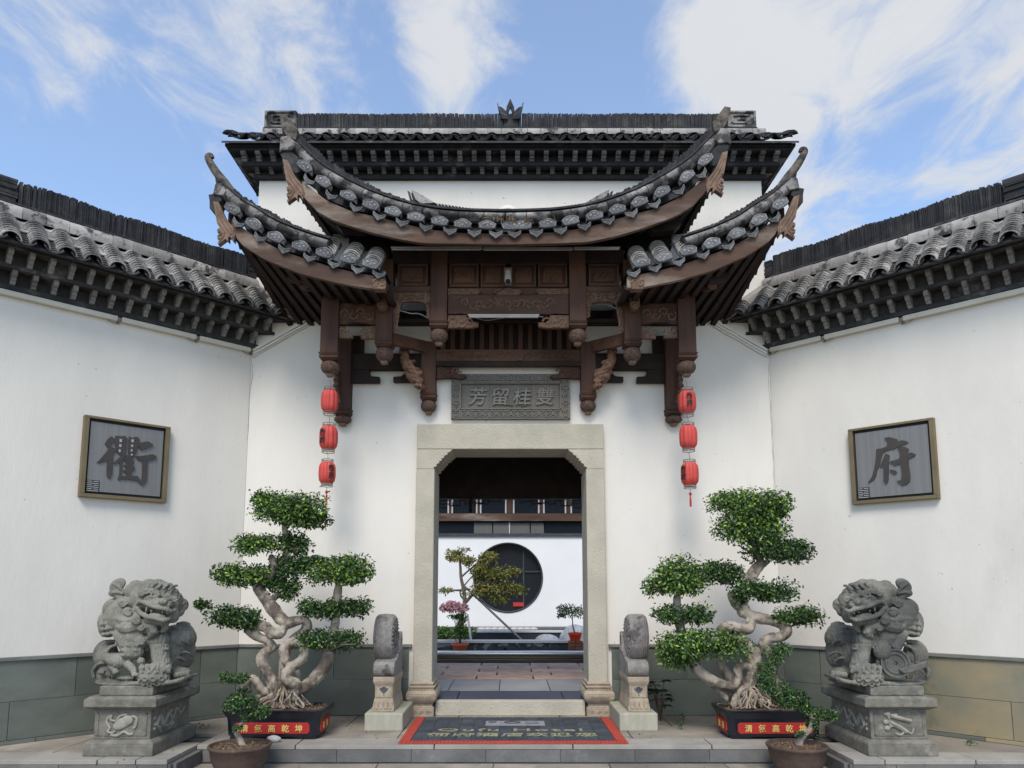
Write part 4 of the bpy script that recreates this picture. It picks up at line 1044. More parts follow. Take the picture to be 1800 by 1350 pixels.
# ---------------- lamps, camera, cables, lanterns
def tube_lamp(x0, y0, x1, y1, Y, label):
    t = thing('tube_lamp', at((x0+x1)/2,(y0+y1)/2,Y), label, 'tube light', 'tube lights fixed to the canopy')
    MB().pb(x0, y0, x1, (y0+y1)/2-.3, Y+.01, .045).build('lamp_body', MT['tube'], t, bev=.003)
    a, b = at(x0+2,y1-1.6,Y+.02), at(x1-2,y1-1.6,Y+.02); MB().tube([a,b], .011, 8).build('lamp_tube', MT['tube'], t, smooth=60)
tube_lamp(687, 433, 847, 440, 7.32, 'longest grey tube light under the left half of the upper eave')
tube_lamp(849, 434, 1007, 440.5, 7.32, 'grey tube light under the middle of the upper eave')
tube_lamp(1009, 433.5, 1090, 439.5, 7.32, 'short grey tube light under the right end of the upper eave')
tube_lamp(823, 552, 948, 559, YPF-.06, 'pale tube light below the carved centre beam')
cc = thing('security_camera', at(893,500,YPF), 'small grey security camera above the carved centre beam', 'camera')
MB().pb(886, 470, 900, 477, YPF-.03, .07).build('bracket', MT['wire'], cc, bev=.004)
p0, p1 = at(893,478,YPF-.05), at(893,494,YPF-.13)
MB().tube([p0, p0.lerp(p1,.5), p1], [.034,.036,.038], 14).build('camera_body', MT['camera_white'], cc, smooth=40, bev=.003)
MB().tube([p1, p1+(p1-p0)*.12], [.028,.026], 14).build('lens', MT['black'], cc, smooth=40)
MB().pb(888, 496, 899, 501, YPF-.02, .04).build('base', MT['wire'], cc)
cb_ = thing('canopy_cable', at(870,510,YPF), 'thin dark cable drooping from the security camera across the carved beam', 'cable')
MB().tube(smooth_path([tuple(at(x,y,YPF-.005)) for x,y in ((889,500),(884,508),(874,512),(868,520),(862,523))], 4), .004, 5).build('wire', MT['black'], cb_)
cb_ = thing('canopy_cable', at(730,545,YPF+.1), 'pale wire strung across the left arched opening of the canopy', 'cable')
MB().tube(smooth_path([tuple(at(x,y,YPF+.1)) for x,y in ((690,546),(706,547),(722,551),(738,552),(757,562))], 4), .006, 5).build('wire', MT['tube'], cb_)
cb_ = thing('canopy_cable', at(1060,540,YPF+.1), 'pale wire looped inside the right arched opening of the canopy', 'cable')
MB().tube(smooth_path([tuple(at(x,y,YPF+.1)) for x,y in ((1030,540),(1045,536),(1060,534),(1075,538),(1088,546))], 4), .006, 5).build('wire', MT['tube'], cb_)
cb_ = thing('canopy_cable', at(870,560,YPF+.05), 'pale wire sagging beneath the tube light of the centre beam', 'cable')
MB().tube(smooth_path([tuple(at(x,y,YPF+.02)) for x,y in ((822,553),(840,560),(858,563),(885,559),(915,556),(955,557))], 4), .004, 5).build('wire', MT['tube'], cb_)

YL_ = YPF+.085
LB = [(.045,.0),(.070,.004),(.092,.028),(.100,.065),(.101,.11),(.100,.15),(.092,.19),(.070,.214),(.045,.220)]
def lantern(cx_, cyt, cyb, label, ang, words, tassel):
    """pixel rows of the cloth body top/bottom"""
    c = at(cx_, cyb, YL_); top = at(cx_, cyt, YL_); k = (top.z-c.z)/.22
    t = thing('paper_lantern', c, label, 'lantern', 'red lanterns hung from the outer drop posts')
    body = MB().lathe(c, [(r*.98*k*.86, z*k) for r, z in LB], 60, lobes=10, amp=.10).build('lantern_cloth', MT['red'], t, smooth=35)
    for z, z2 in ((.222*k, .243*k), (-.028*k, -.003*k)):
        mb = MB()
        for zz in (z, z2):
            mb.tube([c+Vector((.058*k*math.cos(a), .058*k*math.sin(a), zz)) for a in [2*math.pi*i/20 for i in range(21)]], .0035, 5, caps=False)
        for i in range(12):
            a = 2*math.pi*i/12; mb.tube([c+Vector((.058*k*math.cos(a), .058*k*math.sin(a), z)), c+Vector((.058*k*math.cos(a), .058*k*math.sin(a), z2))], .0018, 4)
        mb.tube([c+Vector((-.058*k,0,(z+z2)/2)), c+Vector((.058*k,0,(z+z2)/2))], .003, 4)
        mb.build('wire_ring', MT['wire'], t)
    MB().tube([c+Vector((0,0,.235*k)), c+Vector((.004,0,.27*k)), c+Vector((-.003,0,.325*k))], .0028, 5).build('hanging_wire', MT['wire'], t)
    if words:
        for w_, zz in ((words[0], .150), (words[1], .078)):
            a = ang; dirv = Vector((math.sin(a), -math.cos(a), 0)); right = Vector((math.cos(a), math.sin(a), 0))
            tb = text_mb(w_, .070*k, .004, (right, Vector((0,0,1)), dirv), c + dirv*(.0855*k) + Vector((0,0,zz*k)), sx=.9)
            tb.v = [c + Vector(((v-c).x, (v-c).y, (v-c).z)) for v in tb.v]
            # wrap round the drum
            nv = []
            for v in tb.v:
                d = v-c; lat = d.dot(right); rad = d.dot(dirv); th_ = lat/(.0865*k)
                nv.append(c + (dirv*math.cos(th_)+right*math.sin(th_))*(rad+.0015) + Vector((0,0,d.z)))
            tb.v = nv
            if tb.f: tb.build('character', MT['black'], t)
    if tassel:
        z = -.035*k
        MB().tube([c+Vector((0,0,z)), c+Vector((0,0,z-.05))], .003, 5).build('tassel_cord', MT['wire'], t)
        MB().ell(c+Vector((0,0,z-.055)), (.017,.014,.02), nu=6, nv=4).build('tassel_knot', MT['tassel'], t)
        MB().lathe(c+Vector((0,0,z-.19)), [(.013,0),(.014,.05),(.010,.10),(.005,.115)], 8, lobes=4, amp=.2).build('tassel_fringe', MT['tassel'], t)
W2 = '衢府'
lantern(579, 686, 724, 'plain red lantern, top one of the left string', 0, None, False)
lantern(577, 749, 790, 'red lantern lettered left of its middle, middle one of the left string', R(-28), W2, False)
lantern(574.5, 812, 850, 'red lantern lettered at its right side, bottom one of the left string above its tassel', R(42), W2, True)
lantern(1208.5, 687, 726, 'red lantern lettered on its front, top one of the right string', R(2), W2, False)
lantern(1210.5, 748, 788, 'plain red lantern, middle one of the right string', 0, None, False)
lantern(1213, 813, 853, 'red lantern lettered at its left edge, bottom one of the right string above its tassel', R(-58), W2, True)

# ---------------- stone door frame, plaque
FY = GY-.10
df = thing('door_frame', (0, FY, PZ), 'pitted yellowish grey stone door frame with carved column feet', 'door frame')
def zz(y, Y=None): return at(897, y, Y or FY).z
zl0, zl1, zl2, zl3 = zz(745), zz(789.5), zz(803, FY), zz(819)
xo = abs(at(733,760,FY).x); xi = abs(at(763,900,FY).x); D_ = .56
MB().box(-xo, xo, FY, FY+D_, zl1+.002, zl0).build('lintel', MT['stone_frame'], df, bev=.008)
zi = zz(794)
for sg in (-1, 1):
    # notched corner corbels
    X = [ (sg*xo, zl1), (sg*(at(1003,795,FY).x*1.0), zl1) ]
    prof = [(xo,zl1-.001),(at(1003,0,FY).x,zl1-.001)]
    xs = [at(1003,800,FY).x, at(1006,800,FY).x, at(1008,800,FY).x, at(1013,805,FY).x, at(1017,808,FY).x, at(1021,812,FY).x, at(1026,818,FY).x, at(1031,822,FY).x]
    ys = [zz(794), zz(799), zz(799), zz(804), zz(809), zz(813), zz(819), zz(824)]
    pts = [(sg*xo, zl1-.001), (sg*(xs[0]-.03), zl1-.001)]
    for i, (a, b) in enumerate(zip(xs, ys)):
        pts.append((sg*a, b)); 
        if i < len(xs)-1: pts.append((sg*((a+xs[i+1])/2+.022), (b+ys[i+1])/2-.0)) 
    pts += [(sg*xo, zz(824))]
    MB().prism([(x, FY+.002, z) for x, z in pts], (0, D_-.02, 0)).build('corner_corbel', MT['stone_frame'], df, bev=.005)
    x0 = at(1031,900,FY).x
    jb = MB(); jb.box(*sorted((sg*x0, sg*xo*1.003)), FY, FY+D_, zz(1200), zz(824)-.002)
    jb.build('jamb', MT['stone_frame'], df, bev=.01)
    # carved foot: moulding, bulge, waist, plinth
    xc = (x0+xo)/2+.005; hw = (xo-x0)/2; yc0 = FY-.02
    ft = MB()
    def ring(a, b, z0, z1):   # a,b = growth
        ft.frus((sg*xc-hw-a, sg*xc+hw+a, FY-a, FY+D_-.1), (sg*xc-hw-b, sg*xc+hw+b, FY-b, FY+D_-.1), z0, z1)
    Z = [PZ+.001] + [zz(y) for y in (1243,1240,1237,1229,1220,1213,1209,1205,1202,1198)]
    ring(.03,.03,Z[0],Z[1]); ring(.02,.012,Z[1],Z[2]); ring(.012,.012,Z[2],Z[3]); ring(.02,.058,Z[3],Z[4]); ring(.058,.066,Z[4],Z[5]); ring(.066,.045,Z[5],Z[6]); ring(.03,.03,Z[6],Z[7]); ring(.04,.04,Z[7],Z[8]); ring(.02,.02,Z[8],Z[9]); ring(.03,.012,Z[9],Z[10])
    fo = ft.build('column_foot', MT['stone_warm'], df, bev=.008)
    mb = MB()
    for y_, n_, r_, dy_ in ((.5*(Z[4]+Z[5]), 6, .016, -.062), (.5*(Z[0]+Z[1]), 3, .02, -.03)):
        for i in range(n_):
            cxx = sg*xc - hw + (i+.5)*2*hw/n_
            pts = [(cxx + r_*1.3*(1-k/9)*math.cos(k*.8), FY+dy_-.004, y_ + r_*(1-k/9)*math.sin(k*.8)) for k in range(8)]
            mb.tube(pts, .005, 5)
    mb.build('carving', MT['stone_warm'], fo)
MB().box(-x0+.035, x0-.035, FY+.06, FY+.175, PZ, at(897,1232,FY+.06).z).build('threshold', MT['stone_frame'], df, bev=.008)

pl = thing('name_plaque', at(897,697,GY-.03), 'carved grey brick plaque of four large characters within a fret border above the doorway', 'plaque')
PYY = GY-.045
a, b = at(793,737,PYY), at(1002,657,PYY)
x0_, x1_, z0_, z1_ = a.x, b.x, a.z, b.z
def px_(x): return at(x,697,PYY).x
def pz_(y): return at(897,y,PYY).z
cuts = [793, 860, 934.5, 1002]
ix0, ix1, iz0, iz1 = px_(811), px_(984), pz_(717), pz_(675)
for i in range(3):
    c0, c1 = px_(cuts[i])+.001, px_(cuts[i+1])-.001
    m_ = MT['plaque_brown'] if i == 2 else MT['plaque']
    mb = MB(); mb.box(max(c0,ix0), min(c1,ix1), PYY+.022, GY-.001, iz0, iz1)
    mb.box(c0, c1, PYY, GY-.001, iz1, z1_); mb.box(c0, c1, PYY, GY-.001, z0_, iz0)
    if i == 0: mb.box(c0, ix0, PYY, GY-.001, iz0, iz1)
    if i == 2: mb.box(ix1, c1, PYY, GY-.001, iz0, iz1)
    mb.build('plaque_brick', m_, pl, bev=.002)
fr = MB(); T_ = .008
def seg(x0, z0, x1, z1):
    fr.box(min(x0,x1)-T_/2, max(x0,x1)+T_/2, PYY-.011, PYY+.001, min(z0,z1)-T_/2, max(z0,z1)+T_/2)
def meander(cx_, cz_, w_, h_, rot, flip):
    P = [(-.5,-.42),(-.5,.42),(.42,.42),(.42,-.2),(-.2,-.2),(-.2,.12),(.15,.12)]
    P2 = [(-.5,-.42),(.5,-.42)]
    for L_ in (P, P2):
        q = [((-x if flip else x), z) for x, z in L_]
        if rot: q = [(-z, x) for x, z in q]
        q = [(cx_+x*w_, cz_+z*h_) for x, z in q]
        for u, v in zip(q, q[1:]): seg(*u, *v)
bw = px_(811)-x0_; bh = z1_-iz1
n_ = 14
for i in range(n_):
    cx_ = x0_+bw + (x1_-x0_-2*bw)*(i+.5)/n_
    for cz_ in (z1_-bh/2, z0_+bh/2): meander(cx_, cz_, (x1_-x0_-2*bw)/n_*.93, bh*.72, False, i % 2)
for i in range(6):
    cz_ = z0_ + (z1_-z0_)*(i+.5)/6
    for cx_ in (x0_+bw/2, x1_-bw/2): meander(cx_, cz_, bw*.72, (z1_-z0_)/6*.93, True, i % 2)
for q in ((ix0-.01,iz0-.01,ix1+.01,iz0-.01),(ix0-.01,iz1+.01,ix1+.01,iz1+.01),(ix0-.01,iz0-.01,ix0-.01,iz1+.01),(ix1+.01,iz0-.01,ix1+.01,iz1+.01),(x0_+.008,z0_+.008,x1_-.008,z0_+.008),(x0_+.008,z1_-.008,x1_-.008,z1_-.008),(x0_+.008,z0_+.008,x0_+.008,z1_-.008),(x1_-.008,z0_+.008,x1_-.008,z1_-.008)): seg(*q)
fr.build('fret_border', MT['plaque_hi'], pl)
for ch, x, m_ in (('芳',839,'plaque_hi'),('留',878,'plaque_hi'),('桂',917,'plaque_hi'),('雙',957,'plaque_hi')):
    tb = text_mb(ch, .215, .028, (Vector((1,0,0)),Vector((0,0,1)),Vector((0,-1,0))), (px_(x), PYY+.014, pz_(696.5)), lean=.12)
    if tb.f: tb.build('character', MT[m_], pl)
mb = MB()
for x, y, r_ in ((893,711,.03),(888,710,.025),(899,712,.02),(923,712,.022),(918,714,.015)):
    mb.ell(at(x,y,PYY+.01), (r_,.008,.010), nu=8, nv=4)
mb.build('moss_patch', mat('dry_moss', (.16,.15,.05), (.10,.095,.03), 40, .95, .8, 60), pl)

# ---------------- framed signs on the wing walls
CH1 = [[(455,495),(490,440),(535,405),(580,440),(560,480),(530,540),(600,560),(590,600),(560,650),(480,710),(400,742),(350,735),(400,690),(490,580),(500,545),(465,520)],
 [(490,700),(560,640),(555,750),(545,880),(520,935),(495,935),(478,890),(480,780)],
 [(570,470),(590,400),(620,400),(660,406),(700,398),(735,430),(725,520),(715,630),(690,655),(640,640),(600,600)],
 [(755,410),(800,425),(850,408),(890,440),(880,500),(850,600),(830,640),(800,660),(750,650),(745,560)],
 [(690,640),(660,650),(600,700),(560,740),(580,755),(630,730),(640,760),(635,880),(615,940),(625,960),(660,930),(665,890),(680,700),(700,660)],
 [(720,640),(800,655),(830,650),(800,690),(825,740),(795,760),(830,800),(825,830),(790,850),(785,900),(860,900),(885,940),(870,960),(740,945),(660,940),(665,905),(725,895),(735,880),(690,850),(685,830),(735,810),(690,770),(730,750),(690,700),(700,680)],
 [(870,490),(930,480),(990,468),(1055,505),(1050,525),(980,560),(895,580),(880,540)],
 [(840,655),(920,650),(990,640),(1045,628),(1100,655),(1085,690),(1040,702),(990,712),(975,960),(940,1010),(905,1020),(870,970),(860,920),(900,950),(915,940),(925,715),(860,700)]]
HO1 = [(655,458,15,20),(650,520,13,18),(642,585,11,18),(803,460,14,18),(797,523,12,15),(791,580,10,14),(793,634,12,10)]
CH2 = [[(565,372),(620,362),(730,390),(738,420),(800,405),(850,415),(880,438),(735,495),(690,520),(610,535),(570,550),(545,570),(520,640),(500,730),(470,800),(450,880),(420,930),(345,972),(400,880),(430,780),(450,650),(458,520),(510,515),(590,490),(605,440)],
 [(500,760),(550,640),(570,590),(600,585),(630,605),(620,680),(620,780),(615,930),(600,975),(580,985),(555,940),(552,760)],
 [(630,682),(700,670),(765,640),(770,590),(760,540),(735,515),(780,488),(840,495),(885,520),(870,570),(930,570),(975,590),(965,615),(880,650),(885,750),(905,880),(900,940),(860,985),(800,1000),(760,975),(728,940),(780,930),(795,880),(790,780),(775,715),(700,740),(650,710)],
 [(632,800),(660,790),(710,805),(728,830),(715,850),(685,853),(650,825)]]
def side_px(sg, x, y, n):
    """photo pixel -> point on the plane n in front of a wing wall"""
    dx, dy = (x-PX)/FOC, (PY-y)/FOC; r_ = Vector((dx, CT-dy*ST, ST+dy*CT)); Nn = Vector((-sg*Q, -Q, 0)); C0 = S(sg,0,n,0)
    k = C0.dot(Nn)/r_.dot(Nn); p = r_*k; p.z += EYE; return p
for sg, side, corners, polys, holes, ox, oy, sc, nm, zl_ in (
    (-1,'left',[(149,729),(299,751),(292,884),(138,873)], CH1, HO1, 120, 710, 1421/200, 'complex dark character', 0),
    (1,'right',[(1491,756),(1642,733),(1651,876),(1499,887)], CH2, [], 1480, 720, 1425/190, 'dark character of few strokes', 0)):
    P = [side_px(sg, *c, .045) for c in corners]
    o = sum(P, Vector())/4
    # rectify to an upright rectangle in the wall plane
    al_ = (S(sg,1,0,0)-S(sg,0,0,0)).normalized(); rt = al_*(-1 if sg < 0 else 1); upv = Vector((0,0,1)); ot = (S(sg,0,1,0)-S(sg,0,0,0)).normalized()
    hw = ((P[1]-P[0]).dot(rt) + (P[2]-P[3]).dot(rt))/4; hh = ((P[0]-P[3]).z + (P[1]-P[2]).z)/4
    t = thing('wall_sign', o, f'bronze framed metal sign with a {nm} on the {side} wing wall', 'sign')
    def rect(mb, u0, u1, v0, v1, d0, d1):
        q = [o + rt*u + upv*v + ot*d for d in (d0, d1) for u, v in ((u0,v0),(u1,v0),(u1,v1),(u0,v1))]; mb.hexa(q)
    mb = MB(); w_ = .045
    for q in ((-hw,hw,hh-w_*.55,hh),(-hw,hw,-hh,-hh+w_*.8),(-hw,-hw+w_,-hh+w_*.8,hh-w_*.55),(hw-w_,hw,-hh+w_*.8,hh-w_*.55)): rect(mb, *q, -.044, .018)
    mb.build('frame', MT['bronze'], t, bev=.003)
    mb = MB(); rect(mb, -hw+w_, hw-w_, -hh+w_*.8, hh-w_*.55, -.044, -.02); mb.build('backing', MT['black'], t)
    mb = MB(); g_ = w_+.018; rect(mb, -hw+g_, hw-g_, -hh+g_, hh-g_+.01, -.019, -.004); mb.build('panel', MT['metal_panel'], t)
    for i, po in enumerate(polys):
        pts = [side_px(sg, ox+x/sc, oy+y/sc, .043) for x, y in po]
        MB().prism([p + ot*(.0006*i) for p in pts], ot*.010).build('character_stroke', MT['char'], t)
    for (x, y, rx, ry) in holes:
        pts = [side_px(sg, ox+(x+a)/sc, oy+(y+b)/sc, .058) for a, b in ((-rx,-ry),(rx,-ry),(rx,ry),(-rx,ry))]
        MB().prism(pts, ot*.003).build('cutout', MT['hole'], t)
    # small black seal of short bars, lower left
    sx0 = -hw+g_-.006; sz0 = -hh+g_-.01; mb = MB(); rect(mb, sx0, sx0+.118, sz0, sz0+.118, -.003, .001); se = mb.build('seal', MT['black'], t)
    mb = MB()
    for k in range(6):
        z_ = sz0+.010+k*.0185
        if k % 2: 
            rect(mb, sx0+.008, sx0+.052, z_, z_+.007, .0015, .003); rect(mb, sx0+.064, sx0+.110, z_, z_+.007, .0015, .003)
        else: rect(mb, sx0+.008, sx0+.110, z_, z_+.007, .0015, .003)
    mb.build('seal_bars', MT['hole'], se)
# ------------------------------------------------------------------ stone lions on pedestals
def chamfer_block(mb, x0, x1, y0, y1, z0, z1, c):
    mb.frus((x0,x1,y0,y1),(x0,x1,y0,y1), z0, z1-c); mb.frus((x0,x1,y0,y1),(x0+c*1.3,x1-c*1.3,y0+c*1.3,y1-c*1.3), z1-c+.0005, z1)
for sg, side in ((-1,'left'),(1,'right')):
    yb = zat(1330, PZ)
    tx = lambda x: x if sg < 0 else 1795-x
    X = lambda x, Y: at(tx(x), 1270, Y).x
    Z = lambda y, Y: at(250, y, Y).z
    xs = sorted((X(148,yb), X(271,yb))); x0, x1 = xs; y1 = yb+.86
    pd = thing('stone_pedestal', ((x0+x1)/2, yb+.43, PZ), f'moss grey stone pedestal with relief carving beneath the {side} guardian lion', 'pedestal', 'pedestals of the guardian lions')
    mb = MB(); chamfer_block(mb, x0, x1, yb, y1, PZ+.001, Z(1302,yb), .03); mb.build('base', MT['stone_ped'], pd, bev=.008)
    i_ = .055
    zb, zt = Z(1302,yb), Z(1249,yb)
    die = MB().box(x0+i_, x1-i_, yb+i_, y1-i_, zb, zt).build('die', MT['stone_ped'], pd, bev=.006)
    fr_ = MB(); t_ = .02; a0, a1, b0, b1 = x0+i_+.03, x1-i_-.03, zb+.03, zt-.03
    for q in ((a0,a1,b1-t_*.4,b1),(a0,a1,b0,b0+t_*.4),(a0,a0+t_*.4,b0,b1),(a1-t_*.4,a1,b0,b1)): fr_.box(q[0],q[1],yb+i_-.006,yb+i_+.002,q[2],q[3])
    fr_.build('panel_moulding', MT['stone_ped'], die)
    # ribboned treasure in relief on the front, dragon on the inner side
    cx_, cz_, yy = (x0+x1)/2, (zb+zt)/2, yb+i_-.006
    mb = MB()
    def C_(pts, r_, fl=.6): mb.tube([(cx_+x*(1 if sg < 0 else -1), yy, cz_+z) for x, z in smooth_path(pts, 3)], r_, 6)
    if sg < 0:
        mb.ell((cx_+.0, yy, cz_+.01), (.085,.016,.045), Matrix.Rotation(R(-28),3,'Y').to_quaternion(), nu=14, nv=6)
        mb.ell((cx_+.045, yy, cz_+.035), (.05,.018,.042), nu=12, nv=6)
        C_([(-.12,.06),(-.09,.075),(-.10,.04),(-.05,.03),(-.02,.07),(.04,.08)], .010)
        C_([(-.12,.055),(-.13,.02),(-.10,-.03),(-.12,-.055),(-.08,-.07),(-.05,-.05)], .010)
        C_([(.08,.07),(.12,.05),(.115,-.01),(.10,-.03)], .012)
        C_([(-.09,-.085),(-.03,-.09),(.02,-.06),(.06,-.08),(.10,-.075)], .011)
    else:
        C_([(-.10,.03),(.0,.055),(.07,.075)], .017); C_([(-.06,-.06),(.0,-.02),(.08,.02)], .020); C_([(.09,.04),(.07,-.02)], .014)
        C_([(.12,.08),(.10,.09),(.08,.05)], .011)
        for x, z in ((-.03,.07),(-.09,.085),(-.11,.02),(-.05,.0),(-.10,-.03)): mb.ell((cx_+x, yy, cz_+z), (.026,.014,.022), nu=9, nv=5)
        C_([(-.12,-.03),(-.10,-.075),(-.05,-.05),(-.01,-.085),(.04,-.07)], .010)
    mb.build('relief_carving', MT['stone_carve'], die)
    xi_ = x1-i_ if sg < 0 else x0+i_; mb = MB(); rr = random.Random(5)
    pts = smooth_path([(xi_, yb+.14, cz_-.03),(xi_, yb+.22, cz_+.05),(xi_, yb+.28, cz_-.04),(xi_, yb+.38, cz_+.04),(xi_, yb+.46, cz_-.02),(xi_, yb+.54, cz_+.06),(xi_, yb+.62, cz_+.0),(xi_, yb+.70, cz_+.05)], 4)
    mb.tube(pts, [.020-.010*i/len(pts) for i in range(len(pts))], 6)
    for i in range(16): mb.ell((xi_, yb+.12+rr.uniform(0,.4), cz_+rr.uniform(-.08,.06)), (.012,.022,.016), nu=7, nv=4)
    for i in range(7): 
        a = Vector((xi_, yb+.2+rr.uniform(0,.3), cz_+rr.uniform(-.05,.03))); mb.tube([a, a+Vector((0,rr.uniform(-.05,.05),-.03)), a+Vector((0,rr.uniform(-.05,.05),-.055))], .007, 5)
    mb.build('dragon_carving', MT['stone_carve'], die)
    zc0, zc1 = Z(1249,yb), Z(1225,yb)
    o_ = .012
    mb = MB(); mb.frus((x0+.035,x1-.035,yb+.035,y1-.035),(x0-o_,x1+o_,yb-o_,y1+o_), zc0+.001, zc0+.028); mb.frus((x0-o_,x1+o_,yb-o_,y1+o_),(x0-o_,x1+o_,yb-o_,y1+o_), zc0+.0285, zc1-.022); mb.frus((x0-o_,x1+o_,yb-o_,y1+o_),(x0+.02,x1-.02,yb+.02,y1-.02), zc1-.0215, zc1)
    mb.build('cap', MT['stone_ped'], pd, bev=.004)
    # ---------------- the lion, carved in one piece with its plinth
    zp = zc1
    zpt = Z(1206, yb+.06)
    ln = thing('stone_lion', ((x0+x1)/2, yb+.43, zp), f'stone guardian lion on the {side} pedestal, ' + ('a lion cub under its paw' if sg < 0 else 'a large coin under its paw'), 'lion statue', 'pair of stone guardian lions')
    MB().box(x0+.075, x1-.055, yb+.06, y1-.06, zp+.001, zpt).build('plinth', MT['stone_ped'], ln, bev=.008)
    K = .001325
    def P(x, y, Y):
        px_x, px_y = 130+x/3.857, 1000+y/3.857
        return at(tx(px_x), px_y, Y-.10)
    fl = 1 if sg < 0 else -1
    def rot(a, ax='Y'): return Matrix.Rotation(R(a)*fl, 3, ax).to_quaternion()
    B_ = MB()
    def E(x, y, Y, rx, rz, ry=None, a=0, nu=14, nv=10):
        B_.ell(P(x,y,Y), (rx*K, (ry if ry else (rx+rz)/2)*K, rz*K), rot(a), nu=nu, nv=nv)
    def T(pts, r_, seg=8):
        q = smooth_path(pts, 3); rad = r_ if isinstance(r_, (int,float)) else None
        if rad is None:
            n = len(q); rads = []
            for i in range(n):
                u = i/(n-1)*(len(r_)-1); k = min(int(u), len(r_)-2); rads.append((r_[k]+(r_[k+1]-r_[k])*(u-k))*K)
        else: rads = rad*K
        B_.tube([P(*p) for p in q], rads, seg)
    def curl(x, y, Y, r_, turns=1.7):
        E(x, y, Y, r_*.95, r_*.95, r_*.6)
        pts = []
        for i in range(13):
            u = i/12; a = u*turns*6.283; q = r_*(1-u*.85)*.8
            pts.append((x+q*math.cos(a), y+q*math.sin(a), Y-r_*K*.55))
        B_.tube([P(*p) for p in pts], max(r_*.19, 7)*K, 5)
    # haunch and body
    E(655, 560, 6.98, 150, 170, 230); E(740, 590, 6.98, 68, 95, 130); E(700, 470, 6.95, 120, 95, 160); E(765, 480, 7.0, 50, 70, 120)
    E(720, 705, 6.82, 75, 40, 60); T([(770,400,7.02),(790,440,7.0),(800,500,7.0)], [30,34,20]); T([(700,385,6.95),(745,375,6.97),(785,385,7.0)], [22,22,18])
    for i in range(5): E(690+i*22, 722-i*3, 6.70+i*.015, 13, 24, 26)
    for (x,y) in ((700,440),(735,520),(690,590),(760,600),(720,640)): T([(x-50,y-20,6.82),(x,y-38,6.80),(x+45,y-10,6.86)], 10, 5)
    curl(665,455,6.84,30); curl(745,455,6.90,26)
    for k in range(4): T([(655+k*26,430,6.85+k*.02),(670+k*26,520,6.80+k*.03),(660+k*20,610,6.80+k*.03)], 9, 5)
    # chest and fore leg
    E(470, 460, 6.78, 165, 150, 150); E(570, 490, 6.68, 72, 72, 70); T([(585,520,6.64),(588,600,6.62),(600,665,6.6)], [62,56,54], 12)
    T([(525,540,6.60),(590,548,6.575),(645,540,6.60)], 9, 6)
    E(600, 655, 6.62, 60, 40, 55)
    # beard, scrolls and mane
    E(350, 330, 6.80, 130, 135, 150); E(300, 270, 6.86, 95, 80, 110); E(250,360,6.88,75,100,110)
    for i in range(5): T([(480+i*17,345+i*8,6.60),(470+i*18,385+i*4,6.57),(440+i*14,415+i*5,6.60)], 11, 5)
    T([(300,330,6.66),(360,350,6.62),(420,330,6.62),(450,300,6.62)], [34,38,34,24]); T([(290,380,6.68),(360,400,6.62),(440,380,6.6),(480,350,6.6)], [34,40,36,20])
    curl(365, 292, 6.60, 36); curl(420, 350, 6.565, 36); curl(330, 235, 6.66, 34); curl(285,300,6.66,32); curl(345,385,6.60,34); curl(455,400,6.57,28); curl(275,235,6.74,26)
    T([(520,370,6.60),(545,430,6.58),(500,470,6.60)], [22,30,12]); T([(600,340,6.60),(620,400,6.62),(585,430,6.62)], [24,26,10])
    for k in range(4): T([(300+k*22,420,6.66-k*.01),(350+k*22,455,6.64-k*.01),(400+k*22,440,6.62-k*.01)], 10, 5)
    # staff with a beaded head and the paw holding it
    E(235, 400, 6.74, 66, 64, 56)
    for i in range(4):
        for j in range(4):
            xx, yy_ = 185+i*30+j*6, 345+j*33-i*6
            if (xx-235)**2+(yy_-398)**2 < 72**2: E(xx, yy_, 6.635+.0006*((xx-235)**2+(yy_-398)**2)**.5, 18, 18, 26, nu=8, nv=6)
    T([(290,430,6.66),(320,490,6.62),(355,550,6.6)], [30,32,32], 8)
    # brow, skull, snout
    E(545, 190, 6.76, 165, 118, 140, 8); E(470, 200, 6.72, 92, 92, 90); E(640, 235, 6.72, 100, 100, 100)
    for (x, y, r_) in ((450,110,40),(510,98,42),(570,100,44),(630,120,40),(675,155,34)): E(x, y, 6.70, r_, r_*.72, r_)
    for k in range(6): T([(450+k*38,128+abs(k-2)*6,6.60),(480+k*37,98+abs(k-2)*8,6.64),(520+k*36,88+abs(k-2)*8,6.72)], 10, 5)
    for i, (x, y) in enumerate(((455,166),(490,152),(528,152),(564,168))): curl(x, y, 6.57, 25, 1.2)
    for i, (x, y) in enumerate(((642,190),(682,206))): curl(x, y, 6.555, 25, 1.2)
    E(522, 203, 6.565, 30, 15, 26, 5); T([(480,208,6.555),(520,184,6.535),(565,208,6.55)], 9, 5); T([(480,208,6.555),(522,222,6.54),(565,208,6.55)], 8, 5)
    E(655, 232, 6.575, 22, 14, 18); T([(632,236,6.56),(655,218,6.55),(680,240,6.57)], 6.5, 5)
    E(600, 238, 6.57, 76, 40, 62, 6); E(560, 235, 6.52, 24, 22, 22); E(640, 245, 6.53, 22, 20, 22); E(604, 222, 6.50, 30, 24, 24)
    T([(425,245,6.62),(450,222,6.57),(485,232,6.545),(520,250,6.52),(570,262,6.50),(620,272,6.50),(665,288,6.53),(690,275,6.58)], [12,15,15,14,14,14,14,12], 8)
    T([(430,260,6.62),(450,298,6.57),(500,325,6.53),(560,338,6.51),(610,348,6.52),(648,335,6.56),(668,305,6.6)], [14,17,17,16,16,15,12], 8)
    E(560, 350, 6.64, 90, 36, 80, 8); E(440,275,6.66,36,50,50); E(672,315,6.66,40,52,50)
